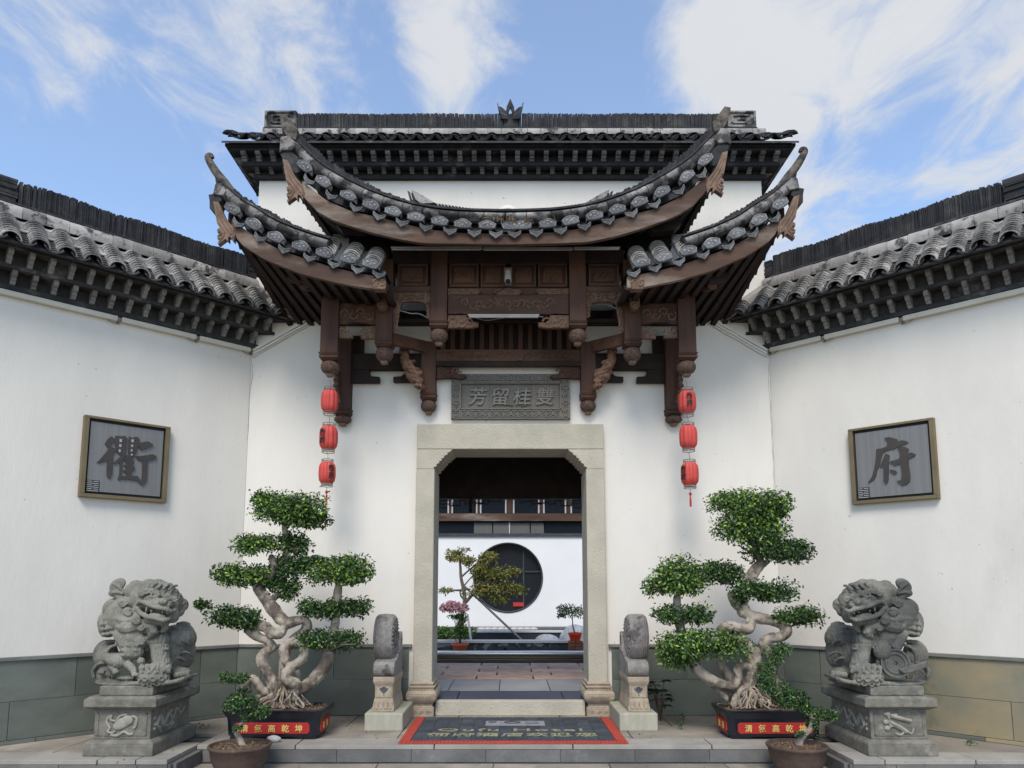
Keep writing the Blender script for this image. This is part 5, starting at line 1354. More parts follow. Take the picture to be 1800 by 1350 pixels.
    T([(520,306,6.55),(575,318,6.53),(620,326,6.55)], [12,16,10]); E(492, 276, 6.53, 8, 19, 9, nu=8, nv=6); E(632, 296, 6.52, 8, 16, 9, nu=8, nv=6); E(484,305,6.54,8,14,9,nu=8,nv=6)
    for x in (525,600): E(x, 285+(x-525)*.12, 6.52, 9, 9, 8, nu=6, nv=5)
    E(600, 352, 6.58, 30, 34, 34)
    # ears and big curls
    E(392, 150, 6.68, 50, 52, 42); E(385, 215, 6.70, 52, 50, 48); E(420,110,6.72,44,34,40)
    for (x, y, rx, rz, a) in ((296,110,62,42,-35),(292,160,60,34,-6),(322,196,50,26,22)): E(x, y, 6.76, rx, rz, 17, a)
    T([(340,160,6.73),(300,120,6.735),(262,100,6.74)], 8, 5); T([(340,170,6.73),(290,160,6.735),(256,165,6.74)], 8, 5)
    E(738, 242, 6.74, 40, 44, 16, -25); E(715, 285, 6.74, 36, 40, 24, 10); T([(700,250,6.70),(735,240,6.715),(768,225,6.73)], 8, 5)
    # swirling cloud drapery at the outer side
    E(215, 580, 6.78, 82, 98, 60); curl(195, 600, 6.74, 26); T([(160,640,6.74),(175,560,6.74),(220,500,6.74),(290,490,6.74)], [14,16,16,10]); T([(200,650,6.72),(215,580,6.71),(250,530,6.71),(300,515,6.71)], [10,13,13,8])
    E(205, 712, 6.74, 82, 74, 34); T([(135,740,6.68),(128,690,6.68),(165,645,6.69),(220,640,6.7)], [10,12,12,8]); T([(150,765,6.66),(215,785,6.65),(262,762,6.66),(300,770,6.66)], [12,14,14,8])
    for k in range(4): T([(160+k*22,700+k*8,6.69),(175+k*20,735+k*3,6.67),(185+k*20,765,6.66)], 7.5, 5)
    # rocky base
    E(430, 772, 6.66, 270, 20, 110); E(700, 755, 6.85, 90, 22, 150)
    T([(300,770,6.62),(360,780,6.55),(430,775,6.53),(640,770,6.53),(740,745,6.62),(830,715,6.9)], [12,14,14,14,14,10])
    # embroidered ball
    ballc = P(545, 735, 6.56); B_.ell(ballc, (100*K, 70*K, 58*K), nu=20, nv=14)
    for j in range(3):
        for i in range(5):
            a = R(-62+31*i + (15 if j % 2 else 0)); e_ = R(-34+30*j)
            pc = ballc + Vector((100*K*math.sin(a)*math.cos(e_), -70*K*math.cos(a)*math.cos(e_), 58*K*math.sin(e_)))
            for k in range(6):
                q0, q1 = R(60*k), R(60*k+60); r_ = .026
                f_ = lambda q: pc + Vector((r_*math.cos(q)*math.cos(a), r_*math.cos(q)*math.sin(a)*.7, r_*math.sin(q)*.8)) - Vector((0,.004,0))
                B_.tube([f_(q0), f_(q1)], .0068, 4)
    # toes over the ball
    for i in range(6): E(462+i*36, 672-14*math.sin(i*.6), 6.525+.008*abs(i-2.5), 22, 22, 24, nu=9, nv=7)
    for i in range(6): E(455+i*38, 698-14*math.sin(i*.6), 6.50+.008*abs(i-2.5), 13, 16, 14, nu=8, nv=6)
    if sg < 0:
        # cub clinging to the staff
        E(455, 495, 6.60, 48, 44, 42); E(440,488,6.56,14,10,12); E(475,490,6.56,14,10,12); E(458,508,6.55,22,13,16); E(420,470,6.6,14,16,10); E(495,470,6.6,14,16,10)
        E(400, 560, 6.58, 72, 52, 50, 10)
        for i in range(9): E(335+ (i%3)*42, 520+(i//3)*32, 6.55-.01*(i%2), 24, 13, 20, 12, nu=8, nv=6)
        E(300, 620, 6.62, 92, 48, 50, 8); E(225, 605, 6.64, 36, 36, 32); T([(360,640,6.58),(400,680,6.55),(415,720,6.54)], [30,24,18]); T([(250,650,6.62),(280,690,6.6),(290,715,6.58)], [26,22,20])
        for i in range(4): E(400+i*10, 722-i*2, 6.52, 9, 11, 10, nu=7, nv=5)
        E(188, 700, 6.63, 26, 20, 22); E(455, 625, 6.55, 26, 24, 24); T([(330,600,6.58),(300,640,6.57),(270,660,6.58)], 9, 5)
        E(360,740,6.60,60,16,40)
    else:
        E(440, 560, 6.60, 60, 64, 50)
    me = remesh(B_, 'lion_body', MT['stone_lion'], .0062, ln.location.copy(), 0)
    put(me, 'lion_body', ln.location.copy(), ln)
    if sg > 0:
        cn = MB(); c0 = P(350, 640, 6.54); rr_ = 78*K
        dirv = Vector((-.25*1,-.92,.15)).normalized(); rt = Vector((0,0,1)).cross(dirv).normalized(); uv = dirv.cross(rt)
        def disc(r_, d0, d1, mb, hole=0, n=28):
            for i in range(n):
                a, b_ = 2*math.pi*i/n, 2*math.pi*(i+1)/n
                q = [c0 + rt*(r*math.cos(t))*.95 + uv*(r*math.sin(t)) + dirv*d for d in (d0, d1) for (r, t) in ((hole,a),(r_,a),(r_,b_),(hole,b_))]
                mb.hexa(q)
        disc(rr_*1.2, -.04, .0, cn, .018); disc(rr_*1.2, 0, .012, cn, rr_*1.05); disc(rr_*.86, 0, .010, cn, rr_*.72)
        cn.build('carved_coin', MT['stone_lion'], ln, smooth=30)
        rb = MB()
        for k in range(4): rb.tube([P(x,y,Y) for x,y,Y in smooth_path([(300+k*8,700-k*4,6.50),(230,690-k*10,6.50),(170,668-k*9,6.54),(140,655-k*8,6.60)],3)], .012, 6)
        rb.build('ribbon', MT['stone_lion'], ln, smooth=60)

# ------------------------------------------------------------------ drum stones beside the doorway
for sg, side in ((-1,'left'),(1,'right')):
    tx = lambda x: x if sg < 0 else 2*898.5-x
    yA = zat(1285.5, PZ)
    ds = thing('drum_stone', (at(tx(675),1285,yA).x, 7.8, PZ), f'carved drum stone on a tapered pedestal and pale block, {side} of the doorway', 'drum stone', 'drum stones flanking the doorway')
    def bx(x0, x1, ya, yb, y0p, y1p, Y=None, m='stone_warm', name='pedestal', c=.01, par=None, yb_=None):
        Y = Y or ya
        a, b = sorted((at(tx(x0),1200,ya).x, at(tx(x1),1200,ya).x)); z0, z1 = at(897,y1p,Y).z, at(897,y0p,Y).z
        return MB().box(a, b, ya, yb, z0, z1).build(name, MT[m], par or ds, bev=c)
    bl = bx(642, 709, yA, 8.20, 1254, 1286, m='stone_block', name='base_block', c=.012)
    Yp = yA+.10
    zb = at(897,1254,yA).z
    xa, xb = sorted((at(tx(656),1200,Yp).x, at(tx(693),1200,Yp).x)); w_ = xb-xa; yB = Yp+.60
    zs = [zb+.001] + [at(897,y,Yp).z for y in (1247,1235,1228,1205,1199,1190)]
    mb = MB(); g_ = .006
    mb.frus((xa-g_,xb+g_,Yp-.01,yB),(xa,xb,Yp-.01,yB), zs[0], zs[1]); mb.frus((xa-g_,xb+g_,Yp-.01,yB),(xa+.012,xb-.012,Yp+.012,yB), zs[1], zs[3]); 
    mb.box(xa+.016,xb-.016,Yp+.016,yB,zs[3],zs[4]); mb.frus((xa+.012,xb-.012,Yp+.012,yB),(xa-.002,xb+.002,Yp-.002,yB),zs[4],zs[5]); mb.box(xa-.002,xb+.002,Yp-.002,yB,zs[5],zs[6])
    pdm = mb.build('pedestal', MT['stone_warm'], ds, bev=.005)
    mb = MB()
    for i in range(4):   # petals round the foot
        cx_ = xa+.012+(i+.5)*(w_-.024)/4
        mb.tube([(cx_-.02, Yp-.006, zs[3]-.03),(cx_-.016,Yp-.008,zs[1]+.02),(cx_,Yp-.012,zs[1]+.008),(cx_+.016,Yp-.008,zs[1]+.02),(cx_+.02,Yp-.006,zs[3]-.03)], .0045, 5)
    a_, b_, c_2, d_ = xa+.03, xb-.03, zs[3]+.015, zs[4]-.01
    for q in (((a_,c_2),(b_,c_2)),((b_,c_2),(b_,d_)),((b_,d_),(a_,d_)),((a_,d_),(a_,c_2))): mb.tube([(q[0][0],Yp+.014,q[0][1]),(q[1][0],Yp+.014,q[1][1])], .004, 4)
    mb.build('carving', MT['stone_warm'], pdm)
    mb = MB(); cxm, czm = (xa+xb)/2, (zs[3]+zs[4])/2+.02
    mb.prism([(cxm-.045,Yp+.010,czm+.012),(cxm-.02,Yp+.010,czm+.018),(cxm-.010,Yp+.010,czm+.03),(cxm+.01,Yp+.010,czm+.03),(cxm+.022,Yp+.010,czm+.018),(cxm+.045,Yp+.010,czm+.012),(cxm+.02,Yp+.010,czm-.02),(cxm,Yp+.010,czm-.032),(cxm-.02,Yp+.010,czm-.02)], (0,.008,0))
    mb.tube([(cxm,Yp+.012,czm-.03),(cxm+.003,Yp+.012,czm-.06)], .004, 5)
    mb.build('flower_inlay', MT['tile_plaque'], pdm)
    # scroll bracket under the drum
    zsA, zsB = at(897,1190,Yp).z, at(897,1163,Yp).z
    sc_ = MB(); rad = (zsB-zsA)/2
    o_ = len(sc_.v)
    prof = []
    for k in range(13):
        a = R(-95+ 205*k/12); prof.append((Yp+rad*.75 - rad*1.0*math.cos(a), zsA+rad + rad*math.sin(a)))
    prof += [(yB-.02, zsB+.13), (yB-.02, zsA)]
    sc_.prism([(xa, y, z) for y, z in prof], (w_,0,0)); scr = sc_.build('scroll', MT['stone_drum'], ds, bev=.006)
    # drum
    zc_t, zc_b = at(897,1080,7.75).z, at(897,1165,7.6).z; rD = (zc_t-zc_b)/2; cz_ = (zc_t+zc_b)/2; cy_ = Yp+.04+rD
    xa2, xb2 = sorted((at(tx(655),1120,Yp+.05).x, at(tx(689),1120,Yp+.05).x))
    mb = MB(); N_ = 40; prof = [(xa2,.80),(xa2+.004,.94),(xa2+.022,1.0),((xa2+xb2)/2,1.025),(xb2-.022,1.0),(xb2-.004,.94),(xb2,.80),(xb2-.006,.78)]
    for x, f in prof:
        for k in range(N_):
            a = 2*math.pi*k/N_; mb.v.append(Vector((x, cy_+rD*f*math.cos(a), cz_+rD*f*math.sin(a))))
    for i in range(len(prof)-1):
        for k in range(N_): k2 = (k+1) % N_; mb.f.append((i*N_+k, i*N_+k2, (i+1)*N_+k2, (i+1)*N_+k))
    mb.f.append(tuple(range(N_))); mb.f.append(tuple((len(prof)-1)*N_+k for k in range(N_)))
    dr = mb.build('drum', MT['stone_drum'], ds, smooth=40)
    xf = xb2 if sg < 0 else xa2; s_ = 1 if sg < 0 else -1; mb = MB(); rr = random.Random(3)
    for k in range(26):
        a = rr.uniform(0,6.28); q = rD*math.sqrt(rr.random())*.7; p = Vector((xf-s_*.004, cy_+q*math.cos(a), cz_+q*math.sin(a)))
        mb.tube([p+Vector((s_*.006, .03*(1-j/7)*math.cos(j), .03*(1-j/7)*math.sin(j))) for j in range(6)], .007, 5)
    for k in range(30):
        a = 2*math.pi*k/30; mb.ell((xf, cy_+rD*.86*math.cos(a), cz_+rD*.86*math.sin(a)), (.010,.012,.012), nu=6, nv=4)
    mb.build('carving', MT['stone_drum'], dr, kind='stuff')
    # upright tail joining the drum to the wall
    MB().prism([(xa+.01, y, z) for y, z in ((cy_+rD*.5, zsB),(yB, zsB-.02),(yB+.0, cz_-.02),(yB-.03, cz_+.05),(cy_+rD*.9, cz_+.02))], (w_-.02,0,0)).build('back_scroll', MT['stone_drum'], ds, bev=.008)

# ------------------------------------------------------------------ door mat
mt = thing('door_mat', (0, 7.55, PZ), 'black ribbed rubber mat with red edging and worn gold lettering before the threshold', 'door mat')
MX0, MX1, MY0, MY1 = at(700,1309,6.85).x, at(1104,1309,6.85).x, YF+.04, 8.10
def mx(u, v):   # u 0..1 across, v 0..1 away
    return MX0*(1-u)+MX1*u
MB().box(MX0+.10, MX1-.10, MY0+.10, MY1, PZ+.001, PZ+.010).build('backing', MT['mat_black'], mt)
nx, ny = 14, 7
cw, ch_ = (MX1-MX0-.24)/nx, (MY1-MY0-.13)/ny
tl = MB()
for k in range(8): 
    tl.hexa([(-cw/2+.003, -ch_/2+.004+k*(ch_-.008)/8, 0), (cw/2-.003, -ch_/2+.004+k*(ch_-.008)/8, 0), (cw/2-.003, -ch_/2+.004+(k+.62)*(ch_-.008)/8, 0), (-cw/2+.003, -ch_/2+.004+(k+.62)*(ch_-.008)/8, 0)] +
            [(-cw/2+.004, -ch_/2+.006+k*(ch_-.008)/8, .008), (cw/2-.004, -ch_/2+.006+k*(ch_-.008)/8, .008), (cw/2-.004, -ch_/2+.004+(k+.5)*(ch_-.008)/8, .008), (-cw/2+.004, -ch_/2+.004+(k+.5)*(ch_-.008)/8, .008)])
tlm = tl.mesh('mat_tile', MT['mat_black'])
for i in range(nx):
    for j in range(ny):
        put(tlm, 'mat_tile', (MX0+.12+(i+.5)*cw, MY0+.12+(j+.5)*ch_, PZ+.010+random.uniform(0,.002)), mt)
def border(p0, p1, w_, n, name, wav=0):
    mb = MB(); d = (p1-p0); t = Vector((d.y,-d.x,0)).normalized()*w_
    for i in range(n):
        a, b = p0+d*(i/n), p0+d*((i+1)/n); wa, wb = wav*math.sin(i*1.1), wav*math.sin((i+1)*1.1); u = Vector((0,0,.014+abs(wa))); v = Vector((0,0,.014+abs(wb)))
        g_ = d*(.10/n)
        mb.hexa([a,b-g_,b-g_+t,a+t,a+u*.4,b-g_+v*.4,b-g_+t+v,a+t+u])
    mb.build(name, MT['mat_red'], mt)
Zm = PZ+.002
border(Vector((MX1,MY0,Zm)), Vector((MX0,MY0,Zm)), .08, 60, 'mat_edging')
border(Vector((MX0,MY0+.1,Zm)), Vector((MX0+.0,MY1,Zm)), .10, 30, 'mat_edging', .004)
border(Vector((MX1,MY1,Zm)), Vector((MX1-.0,MY0+.1,Zm)), .10, 30, 'mat_edging', .006)
UX, UY, UZ = Vector((1,0,0)), Vector((0,1,0)), Vector((0,0,1))
tb = text_mb('Qufu Hotel', .165, .003, (UX,UY,UZ), (.0, 7.36, PZ+.0215), sx=1.62, space=1.15)
if tb.f: tb.build('lettering', MT['mat_gold'], mt)
tb = text_mb('衢府酒店欢迎您', .17, .003, (UX,UY,UZ), (.02, 7.14, PZ+.0215), sx=1.3, space=1.1)
if tb.f: tb.build('lettering', MT['mat_gold'], mt)
lg = MB(); lx, ly = .05, 7.72
lg.box(lx-.30, lx+.30, ly-.13, ly+.13, PZ+.019, PZ+.0205); lgo = lg.build('emblem_ground', MT['mat_grey'], mt)
mb = MB()
for q in ((-.27,-.19,.02,.045),(-.27,-.19,.07,.095),(.10,.24,-.03,-.01),(.10,.24,.05,.07),(-.1,.05,.06,.08)): mb.box(lx+q[0], lx+q[1], ly+q[2], ly+q[3], PZ+.0208, PZ+.0225)
mb.tube([(lx-.03+.08*math.cos(a), ly+.03+.05*math.sin(a), PZ+.0215) for a in [2*math.pi*i/16 for i in range(17)]], .008, 4, caps=False)
mb.build('emblem', MT['mat_black'], lgo)

# ------------------------------------------------------------------ foliage helper
def leaves(mb, c, r, n, L=.042, W=.021, rng_=random, lumps=9, droop=.0, up=.5):
    """clumps of small folded leaves filling a flattened ellipsoid of radii r"""
    lm = []
    for i in range(lumps):
        a = rng_.uniform(0, 6.283); q = math.sqrt(rng_.random())*.74
        lm.append((Vector((q*math.cos(a), q*math.sin(a), rng_.uniform(-.25,.35)*(1-q*.5))), rng_.uniform(.30,.46)))
    for i in range(n):
        k = lm[i % lumps]; 
        while True:
            d = Vector((rng_.gauss(0,1), rng_.gauss(0,1), rng_.gauss(0,1)))
            if d.length > .1: break
        d.normalize(); q = rng_.random()**.35
        if rng_.random() < .05: q = rng_.uniform(1.0, 1.32)
        p = k[0] + Vector((d.x*k[1], d.y*k[1], d.z*k[1]*1.6))*q
        if p.z < -.65: p.z = -.65 + rng_.uniform(-.1,.1)
        pos = c + Vector((p.x*r[0], p.y*r[1], p.z*r[2]))
        nrm_ = (Vector((d.x, d.y, d.z*.6+up)) + Vector((rng_.gauss(0,.5), rng_.gauss(0,.5), rng_.gauss(0,.3)))).normalized()
        t = nrm_.orthogonal().normalized(); t.rotate(Matrix.Rotation(rng_.uniform(0,6.283), 3, nrm_)); t = (t + Vector((d.x,d.y,-droop))*.6).normalized()
        s_ = nrm_.cross(t).normalized(); l_ = L*rng_.uniform(.55,1.25); w_ = W*rng_.uniform(.8,1.1)
        o = len(mb.v)
        mb.v += [pos, pos+t*l_*.5+s_*w_*.5+nrm_*w_*.15, pos+t*l_, pos+t*l_*.5-s_*w_*.5+nrm_*w_*.15]
        mb.f += [(o,o+1,o+2), (o,o+2,o+3)]
class LB_(MB):
    def mesh(s, name, m=None, origin=Vector((0,0,0)), smooth=None):
        me = bpy.data.meshes.new(name); me.from_pydata([tuple(p-origin) for p in s.v], [], s.f); me.update()
        if m: me.materials.append(m)
        return me
def planter(x0, side, words_side):
    """glazed oblong trough; x0 = left front corner of the rim"""
    x1 = x0+.935; y0, y1 = 6.96, 7.48; zt = at(480,1249,6.96).z; zb = PZ
    t = thing('bonsai_trough', ((x0+x1)/2, (y0+y1)/2, zb), f'dark glazed oblong trough with a lettered red panel under the {side} banyan bonsai', 'planter', 'glazed troughs of the banyan bonsai')
    def octo(g_, z, c=.05): return [(x0+g_+c,y0+g_,z),(x1-g_-c,y0+g_,z),(x1-g_,y0+g_+c,z),(x1-g_,y1-g_-c,z),(x1-g_-c,y1-g_,z),(x0+g_+c,y1-g_,z),(x0+g_,y1-g_-c,z),(x0+g_,y0+g_+c,z)]
    mb = MB(); rings = [octo(.06,zb+.025),octo(.045,zb+.03),octo(.035,zb+.17),octo(.03,zb+.19),octo(.0,zt-.022),octo(-.004,zt-.002),octo(.03,zt-.002,.045),octo(.05,zt-.05,.04)]
    for r_ in rings: mb.v += [Vector(p) for p in r_]
    for i in range(len(rings)-1):
        for k in range(8): k2 = (k+1)%8; mb.f.append((i*8+k,i*8+k2,(i+1)*8+k2,(i+1)*8+k))
    mb.f.append(tuple(range(8))); mb.f.append(tuple(range((len(rings)-1)*8, len(rings)*8)))
    mb.build('trough', MT['glaze'], t, bev=.004)
    ft = MB()
    for a in ((x0+.07,x0+.24),(x1-.24,x1-.07)): ft.box(a[0],a[1],y0+.07,y1-.07,zb+.001,zb+.028)
    ft.prism([(x0+.24,y0+.07,zb+.028),(x0+.24,y0+.07,zb+.005),(x0+.28,y0+.07,zb+.020),(x1-.28,y0+.07,zb+.020),(x1-.24,y0+.07,zb+.005),(x1-.24,y0+.07,zb+.028)], (0,.03,0))
    ft.build('foot', MT['glaze'], t, bev=.003)
    def lens(xa, xb, za, zb2, yy, c=.02): return [(xa+c,yy,za),(xb-c,yy,za),(xb,yy,za+c),(xb,yy,zb2-c),(xb-c,yy,zb2),(xa+c,yy,zb2),(xa,yy,zb2-c),(xa,yy,za+c)]
    # the panel follows the slight batter of the face
    pz0, pz1 = zb+.055, zb+.155
    pn = MB().prism([(p[0], y0+.042-(p[2]-zb)*.06-.006, p[2]) for p in lens(x0+.12, x1-.12, pz0, pz1, 0)], (0,.012,0)).build('red_panel', MT['pot_red'], t, bev=.003)
    for i, ch in enumerate('清氣高乾坤'):
        tb = text_mb(ch, .072, .003, (UX,UZ,Vector((0,-1,0))), ((x0+x1)/2+(i-2)*.125, y0+.0255, (pz0+pz1)/2))
        if tb.f: tb.build('character', MT['gold'], t)
    xe = x1-.037 if side == 'left' else x0+.037; s_ = 1 if side == 'left' else -1
    pts = [(xe, y0+.12, pz0),(xe, y1-.12, pz0),(xe, y1-.10, pz0+.02),(xe, y1-.10, pz1),(xe, y1-.12, pz1+.012),(xe, y0+.12, pz1+.012),(xe, y0+.10, pz1),(xe,y0+.10,pz0+.02)]
    MB().prism([(p[0]-s_*.006,p[1],p[2]) for p in pts], (s_*.012,0,0)).build('red_panel', MT['pot_red'], t, bev=.003)
    for i, ch in enumerate('松鶴'):
        tb = text_mb(ch, .07, .003, (Vector((0,s_,0)),UZ,Vector((s_,0,0))), (xe+s_*.008, (y0+y1)/2+(i-.5)*.12*s_, (pz0+pz1)/2+.004))
        if tb.f: tb.build('character', MT['gold'], t)
    mb = MB(); rows = []
    for i in range(12):
        rows.append([(x0+.045+(x1-x0-.09)*k/24, y0+.045+(y1-y0-.09)*i/11, zt-.028+.02*mnoise.noise(Vector((k*.5+x0*9,i*.5,0)))+.02*math.exp(-((k-12)/6)**2)) for k in range(25)])
    mb.grid(rows); so = mb.build('soil', MT['soil'], t)
    ch2 = LB_()
    for i in range(650):
        p = Vector((random.uniform(x0+.05,x1-.05), random.uniform(y0+.05,y1-.05), zt-.02+.012*random.random())); d = Vector((random.uniform(-1,1),random.uniform(-1,1),random.uniform(-.2,.5))).normalized()*random.uniform(.008,.022); e = d.cross(Vector((0,0,1))).normalized()*.004
        o=len(ch2.v); ch2.v += [p-e,p+e,p+d+e,p+d-e]; ch2.f.append((o,o+1,o+2,o+3))
    ch2.build('bark_litter', MT['litter'], t, kind='stuff')
    return t
def roots(mb, c, n, sx, h, rng_):
    for i in range(n):
        a = rng_.uniform(-1,1); b = rng_.uniform(-1,1)
        p0 = c + Vector((a*sx*.25, b*.05, h*rng_.uniform(.5,1.1))); p2 = c + Vector((a*sx*1.0+rng_.uniform(-.05,.05), b*.17, -.01)); p1 = p0.lerp(p2,.4)+Vector((rng_.uniform(-.05,.05), -.03, rng_.uniform(-.02,.05))); p3 = p0.lerp(p2,.75)+Vector((rng_.uniform(-.05,.05), -.02, rng_.uniform(-.02,.02)))
        k_ = .009*rng_.choice((.4,.5,.7,1.0,1.5)); mb.tube(smooth_path([tuple(p0),tuple(p1),tuple(p3),tuple(p2)],3), [k_*(1+.25*math.sin(j*2.3+i)) for j in range(10)], 5)
def bonsai(side, ox, oy, zf, Yc, trunks, pads, c_root, label, seed, seg_dark=()):
    rng_ = random.Random(seed)
    base = at(ox+c_root[0]/zf, oy+c_root[1]/zf, Yc)
    t = thing('banyan_bonsai', base, label, 'bonsai tree', 'tall banyan bonsai beside the gate')
    F = lambda x, y, Y: at(ox+x/zf, oy+y/zf, Y)
    u = Yc/FOC/zf
    mb = MB()
    for tr in trunks:
        q = smooth_path(tr, 4); mb.tube([F(x,y,Yc+d) for x,y,d,r_ in q], [r_*u*.96*(1+.16*mnoise.noise(Vector((x*.03,y*.03,seed)))) for x,y,d,r_ in q], 10)
        for p in (tr[0], tr[-1]): mb.ell(F(p[0],p[1],Yc+p[2]), p[3]*u*.98, nu=8, nv=6)
    roots(mb, base, 34, .24, .20, rng_)
    for i in range(16):     # knots and pruning scars
        tr = trunks[rng_.randrange(4)]; p = tr[rng_.randrange(1, len(tr)-1)]; a = rng_.uniform(0, 6.28)
        mb.ell(F(p[0]+p[3]*.7*math.cos(a), p[1]+p[3]*.7*math.sin(a), Yc+p[2]-.03), p[3]*u*rng_.uniform(.3,.5), nu=7, nv=5)
    me = remesh(mb, 'trunk', MT['bark'], .0085, base, 2)
    nrms = [v.normal.copy() for v in me.vertices]
    for v, vn in zip(me.vertices, nrms):
        c3 = v.co*1.0; v.co = c3 + vn*(.007*mnoise.noise(c3*13+Vector((seed,0,0))) + .0045*mnoise.noise(Vector((c3.x*55, c3.y*55, c3.z*22))))
    put(me, 'trunk', base, t)
    rb = MB()
    roots(rb, base+Vector((0,-.03,0)), 30, .28, .16, rng_)
    rb.build('aerial_root', MT['bark_root'], t, kind='stuff')
    for (x, y, rx, ry, d, m_) in pads:
        lb = LB_(); R_ = (rx*u, max(rx*.72,ry)*u*.9, ry*u)
        n = int(50000*R_[0]*R_[2]*(1+R_[1])) ; c = F(x,y,Yc+d)
        leaves(lb, c, (R_[0]*1.10,R_[1],R_[2]*1.30), n, .041, .022, rng_, lumps=max(6,int(rx/9)))
        pd_ = lb.build('foliage_pad', MT[m_], t, kind='stuff')
        tw = MB()
        for i in range(10):
            a = rng_.uniform(0,6.283); q = rng_.uniform(.4,.85)
            e = c + Vector((R_[0]*q*math.cos(a), R_[1]*q*math.sin(a), R_[2]*rng_.uniform(-.3,.2))); s_ = c+Vector((0,0,-R_[2]*.8))
            tw.tube([s_, s_.lerp(e,.5)+Vector((0,0,.02)), e], [.010,.007,.003], 5)
        tw.build('branchlet', MT['bark_dark'], t)
    return t
planter(at(388,1249,6.96).x, 'left', 1); planter(at(1275,1249,6.96).x, 'right', -1)
bonsai('left', 340, 850, 2.7, 7.22, [
  [(395,1050,0,30),(380,960,-.03,27),(345,880,-.05,25),(318,835,-.04,26),(345,800,0,25),(372,775,.03,24),(350,745,.02,22),(300,725,.0,23),(268,700,0,22),(255,680,0,16)],
  [(262,690,.03,24),(300,672,.02,26),(340,680,0,27),(375,710,-.02,26),(410,712,-.03,25),(430,690,-.02,20)],
  [(430,1050,0,30),(425,950,.02,26),(430,870,.03,24),(438,800,.06,26),(470,745,.08,24),(515,710,.08,24),(540,675,.05,24),(528,648,.02,24),(490,652,0,27),(445,660,0,30),(405,630,.02,32),(370,585,.04,32),(335,535,.05,30),(305,485,.05,27),(330,440,.06,22)],
  [(470,1050,0,30),(490,960,-.05,30),(450,940,-.08,26),(440,900,-.08,25),(470,870,-.06,25),(515,835,-.05,25),(530,795,-.05,23),(505,760,-.04,22),(460,752,-.03,24),(428,785,-.03,24),(438,840,-.04,22)],
  [(470,985,-.02,30),(530,965,0,32),(590,910,.02,32),(630,850,.03,30),(650,780,.04,26),(665,700,.05,23),(678,620,.05,22),(684,540,.05,22),(690,480,.05,20)],
  [(262,980,.0,18),(255,945,-.01,20),(280,925,-.02,21),(305,950,-.02,21),(330,985,0,20),(380,990,.02,18)],
  [(300,1020,.02,14),(350,985,.02,16),(400,960,.02,18)],
  [(370,440,.06,20),(385,390,.05,19),(370,350,.05,17)], [(370,560,.08,14),(420,500,.1,15),(430,420,.1,17),(440,330,.08,17),(438,250,.05,16),(430,180,.05,14)],
  [(500,930,.08,14),(490,880,.1,14),(470,850,.1,12)]],
 [(455,125,182,92,.03,'leaf_top'),(360,80,80,45,.0,'leaf_top'),(575,175,78,42,.05,'leaf'),(290,292,130,52,0,'leaf_top'),(490,285,82,58,.06,'leaf'),(235,440,140,60,.02,'leaf_top'),(440,400,110,60,.08,'leaf'),(435,500,72,55,.05,'leaf'),(360,470,60,35,.06,'leaf'),
  (688,415,168,78,.03,'leaf_top'),(590,598,105,52,-.02,'leaf'),(755,590,95,48,.06,'leaf'),(655,748,172,50,-.03,'leaf'),(185,640,150,58,0,'leaf'),(50,575,50,24,.02,'leaf'),(560,370,60,30,.08,'leaf')],
 (430,1050), 'banyan bonsai with looping pale trunks and five leaf tiers, in the left trough', 11)
bonsai('right', 1120, 850, 2.7, 7.22, [
  [(520,1050,0,30),(500,980,0,30),(545,930,.02,34),(560,870,.03,36),(548,810,.03,36),(510,765,.02,32),(470,740,.02,26),(420,720,.03,24),(405,690,.02,24),(440,675,0,25),(490,690,-.01,27),(528,690,0,26),(540,650,.02,24),(510,600,.03,30),(470,560,.04,30),(450,530,.05,24)],
  [(500,610,.03,28),(560,632,.03,28),(630,650,.02,26),(690,668,0,25),(710,700,-.01,27),(680,728,-.01,26),(630,735,0,27),(600,760,0,26),(615,800,.02,25),(640,850,.03,22),(655,950,.03,20),(660,1050,.03,20)],
  [(460,1050,-.02,18),(480,1000,-.03,20),(520,960,-.04,22),(540,900,-.04,20),(520,865,-.05,20),(480,875,-.06,20),(480,930,-.06,22),(440,960,-.05,24),(370,940,-.03,24),(310,905,0,26),(275,865,.02,28),(240,800,.03,26),(222,740,.04,24),(205,680,.05,24),(190,600,.05,20),(188,540,.05,18)],
  [(420,1020,.0,14),(400,985,0,16),(340,940,.0,18),(290,890,.02,20)],
  [(395,850,.1,20),(420,890,.1,24),(450,940,.08,24),(480,1000,.05,22)],
  [(520,460,.06,24),(555,410,.06,24),(585,370,.05,20),(560,320,.05,20),(545,250,.05,18),(540,150,.05,14)],
  [(545,460,.03,13),(590,400,.02,12),(620,370,.02,11)], [(470,550,.05,22),(500,500,.06,22),(525,455,.06,20)],
  [(690,690,0,14),(720,660,.02,12),(745,640,.02,10)]],
 [(540,95,200,72,.03,'leaf_top'),(640,130,95,60,.06,'leaf'),(530,215,165,88,.03,'leaf_top'),(675,318,155,68,.03,'leaf'),(405,428,110,62,.06,'leaf'),(590,512,158,55,.02,'leaf'),(480,545,60,40,.04,'leaf'),(755,632,125,50,.02,'leaf'),
  (200,448,170,92,.02,'leaf_top'),(120,490,85,50,.0,'leaf_top'),(210,625,150,52,-.01,'leaf'),(310,765,192,76,-.06,'leaf_top'),(195,835,85,50,-.04,'leaf_top')],
 (540,1050), 'banyan bonsai with twisted pale trunks leaning inward low down, in the right trough', 23)
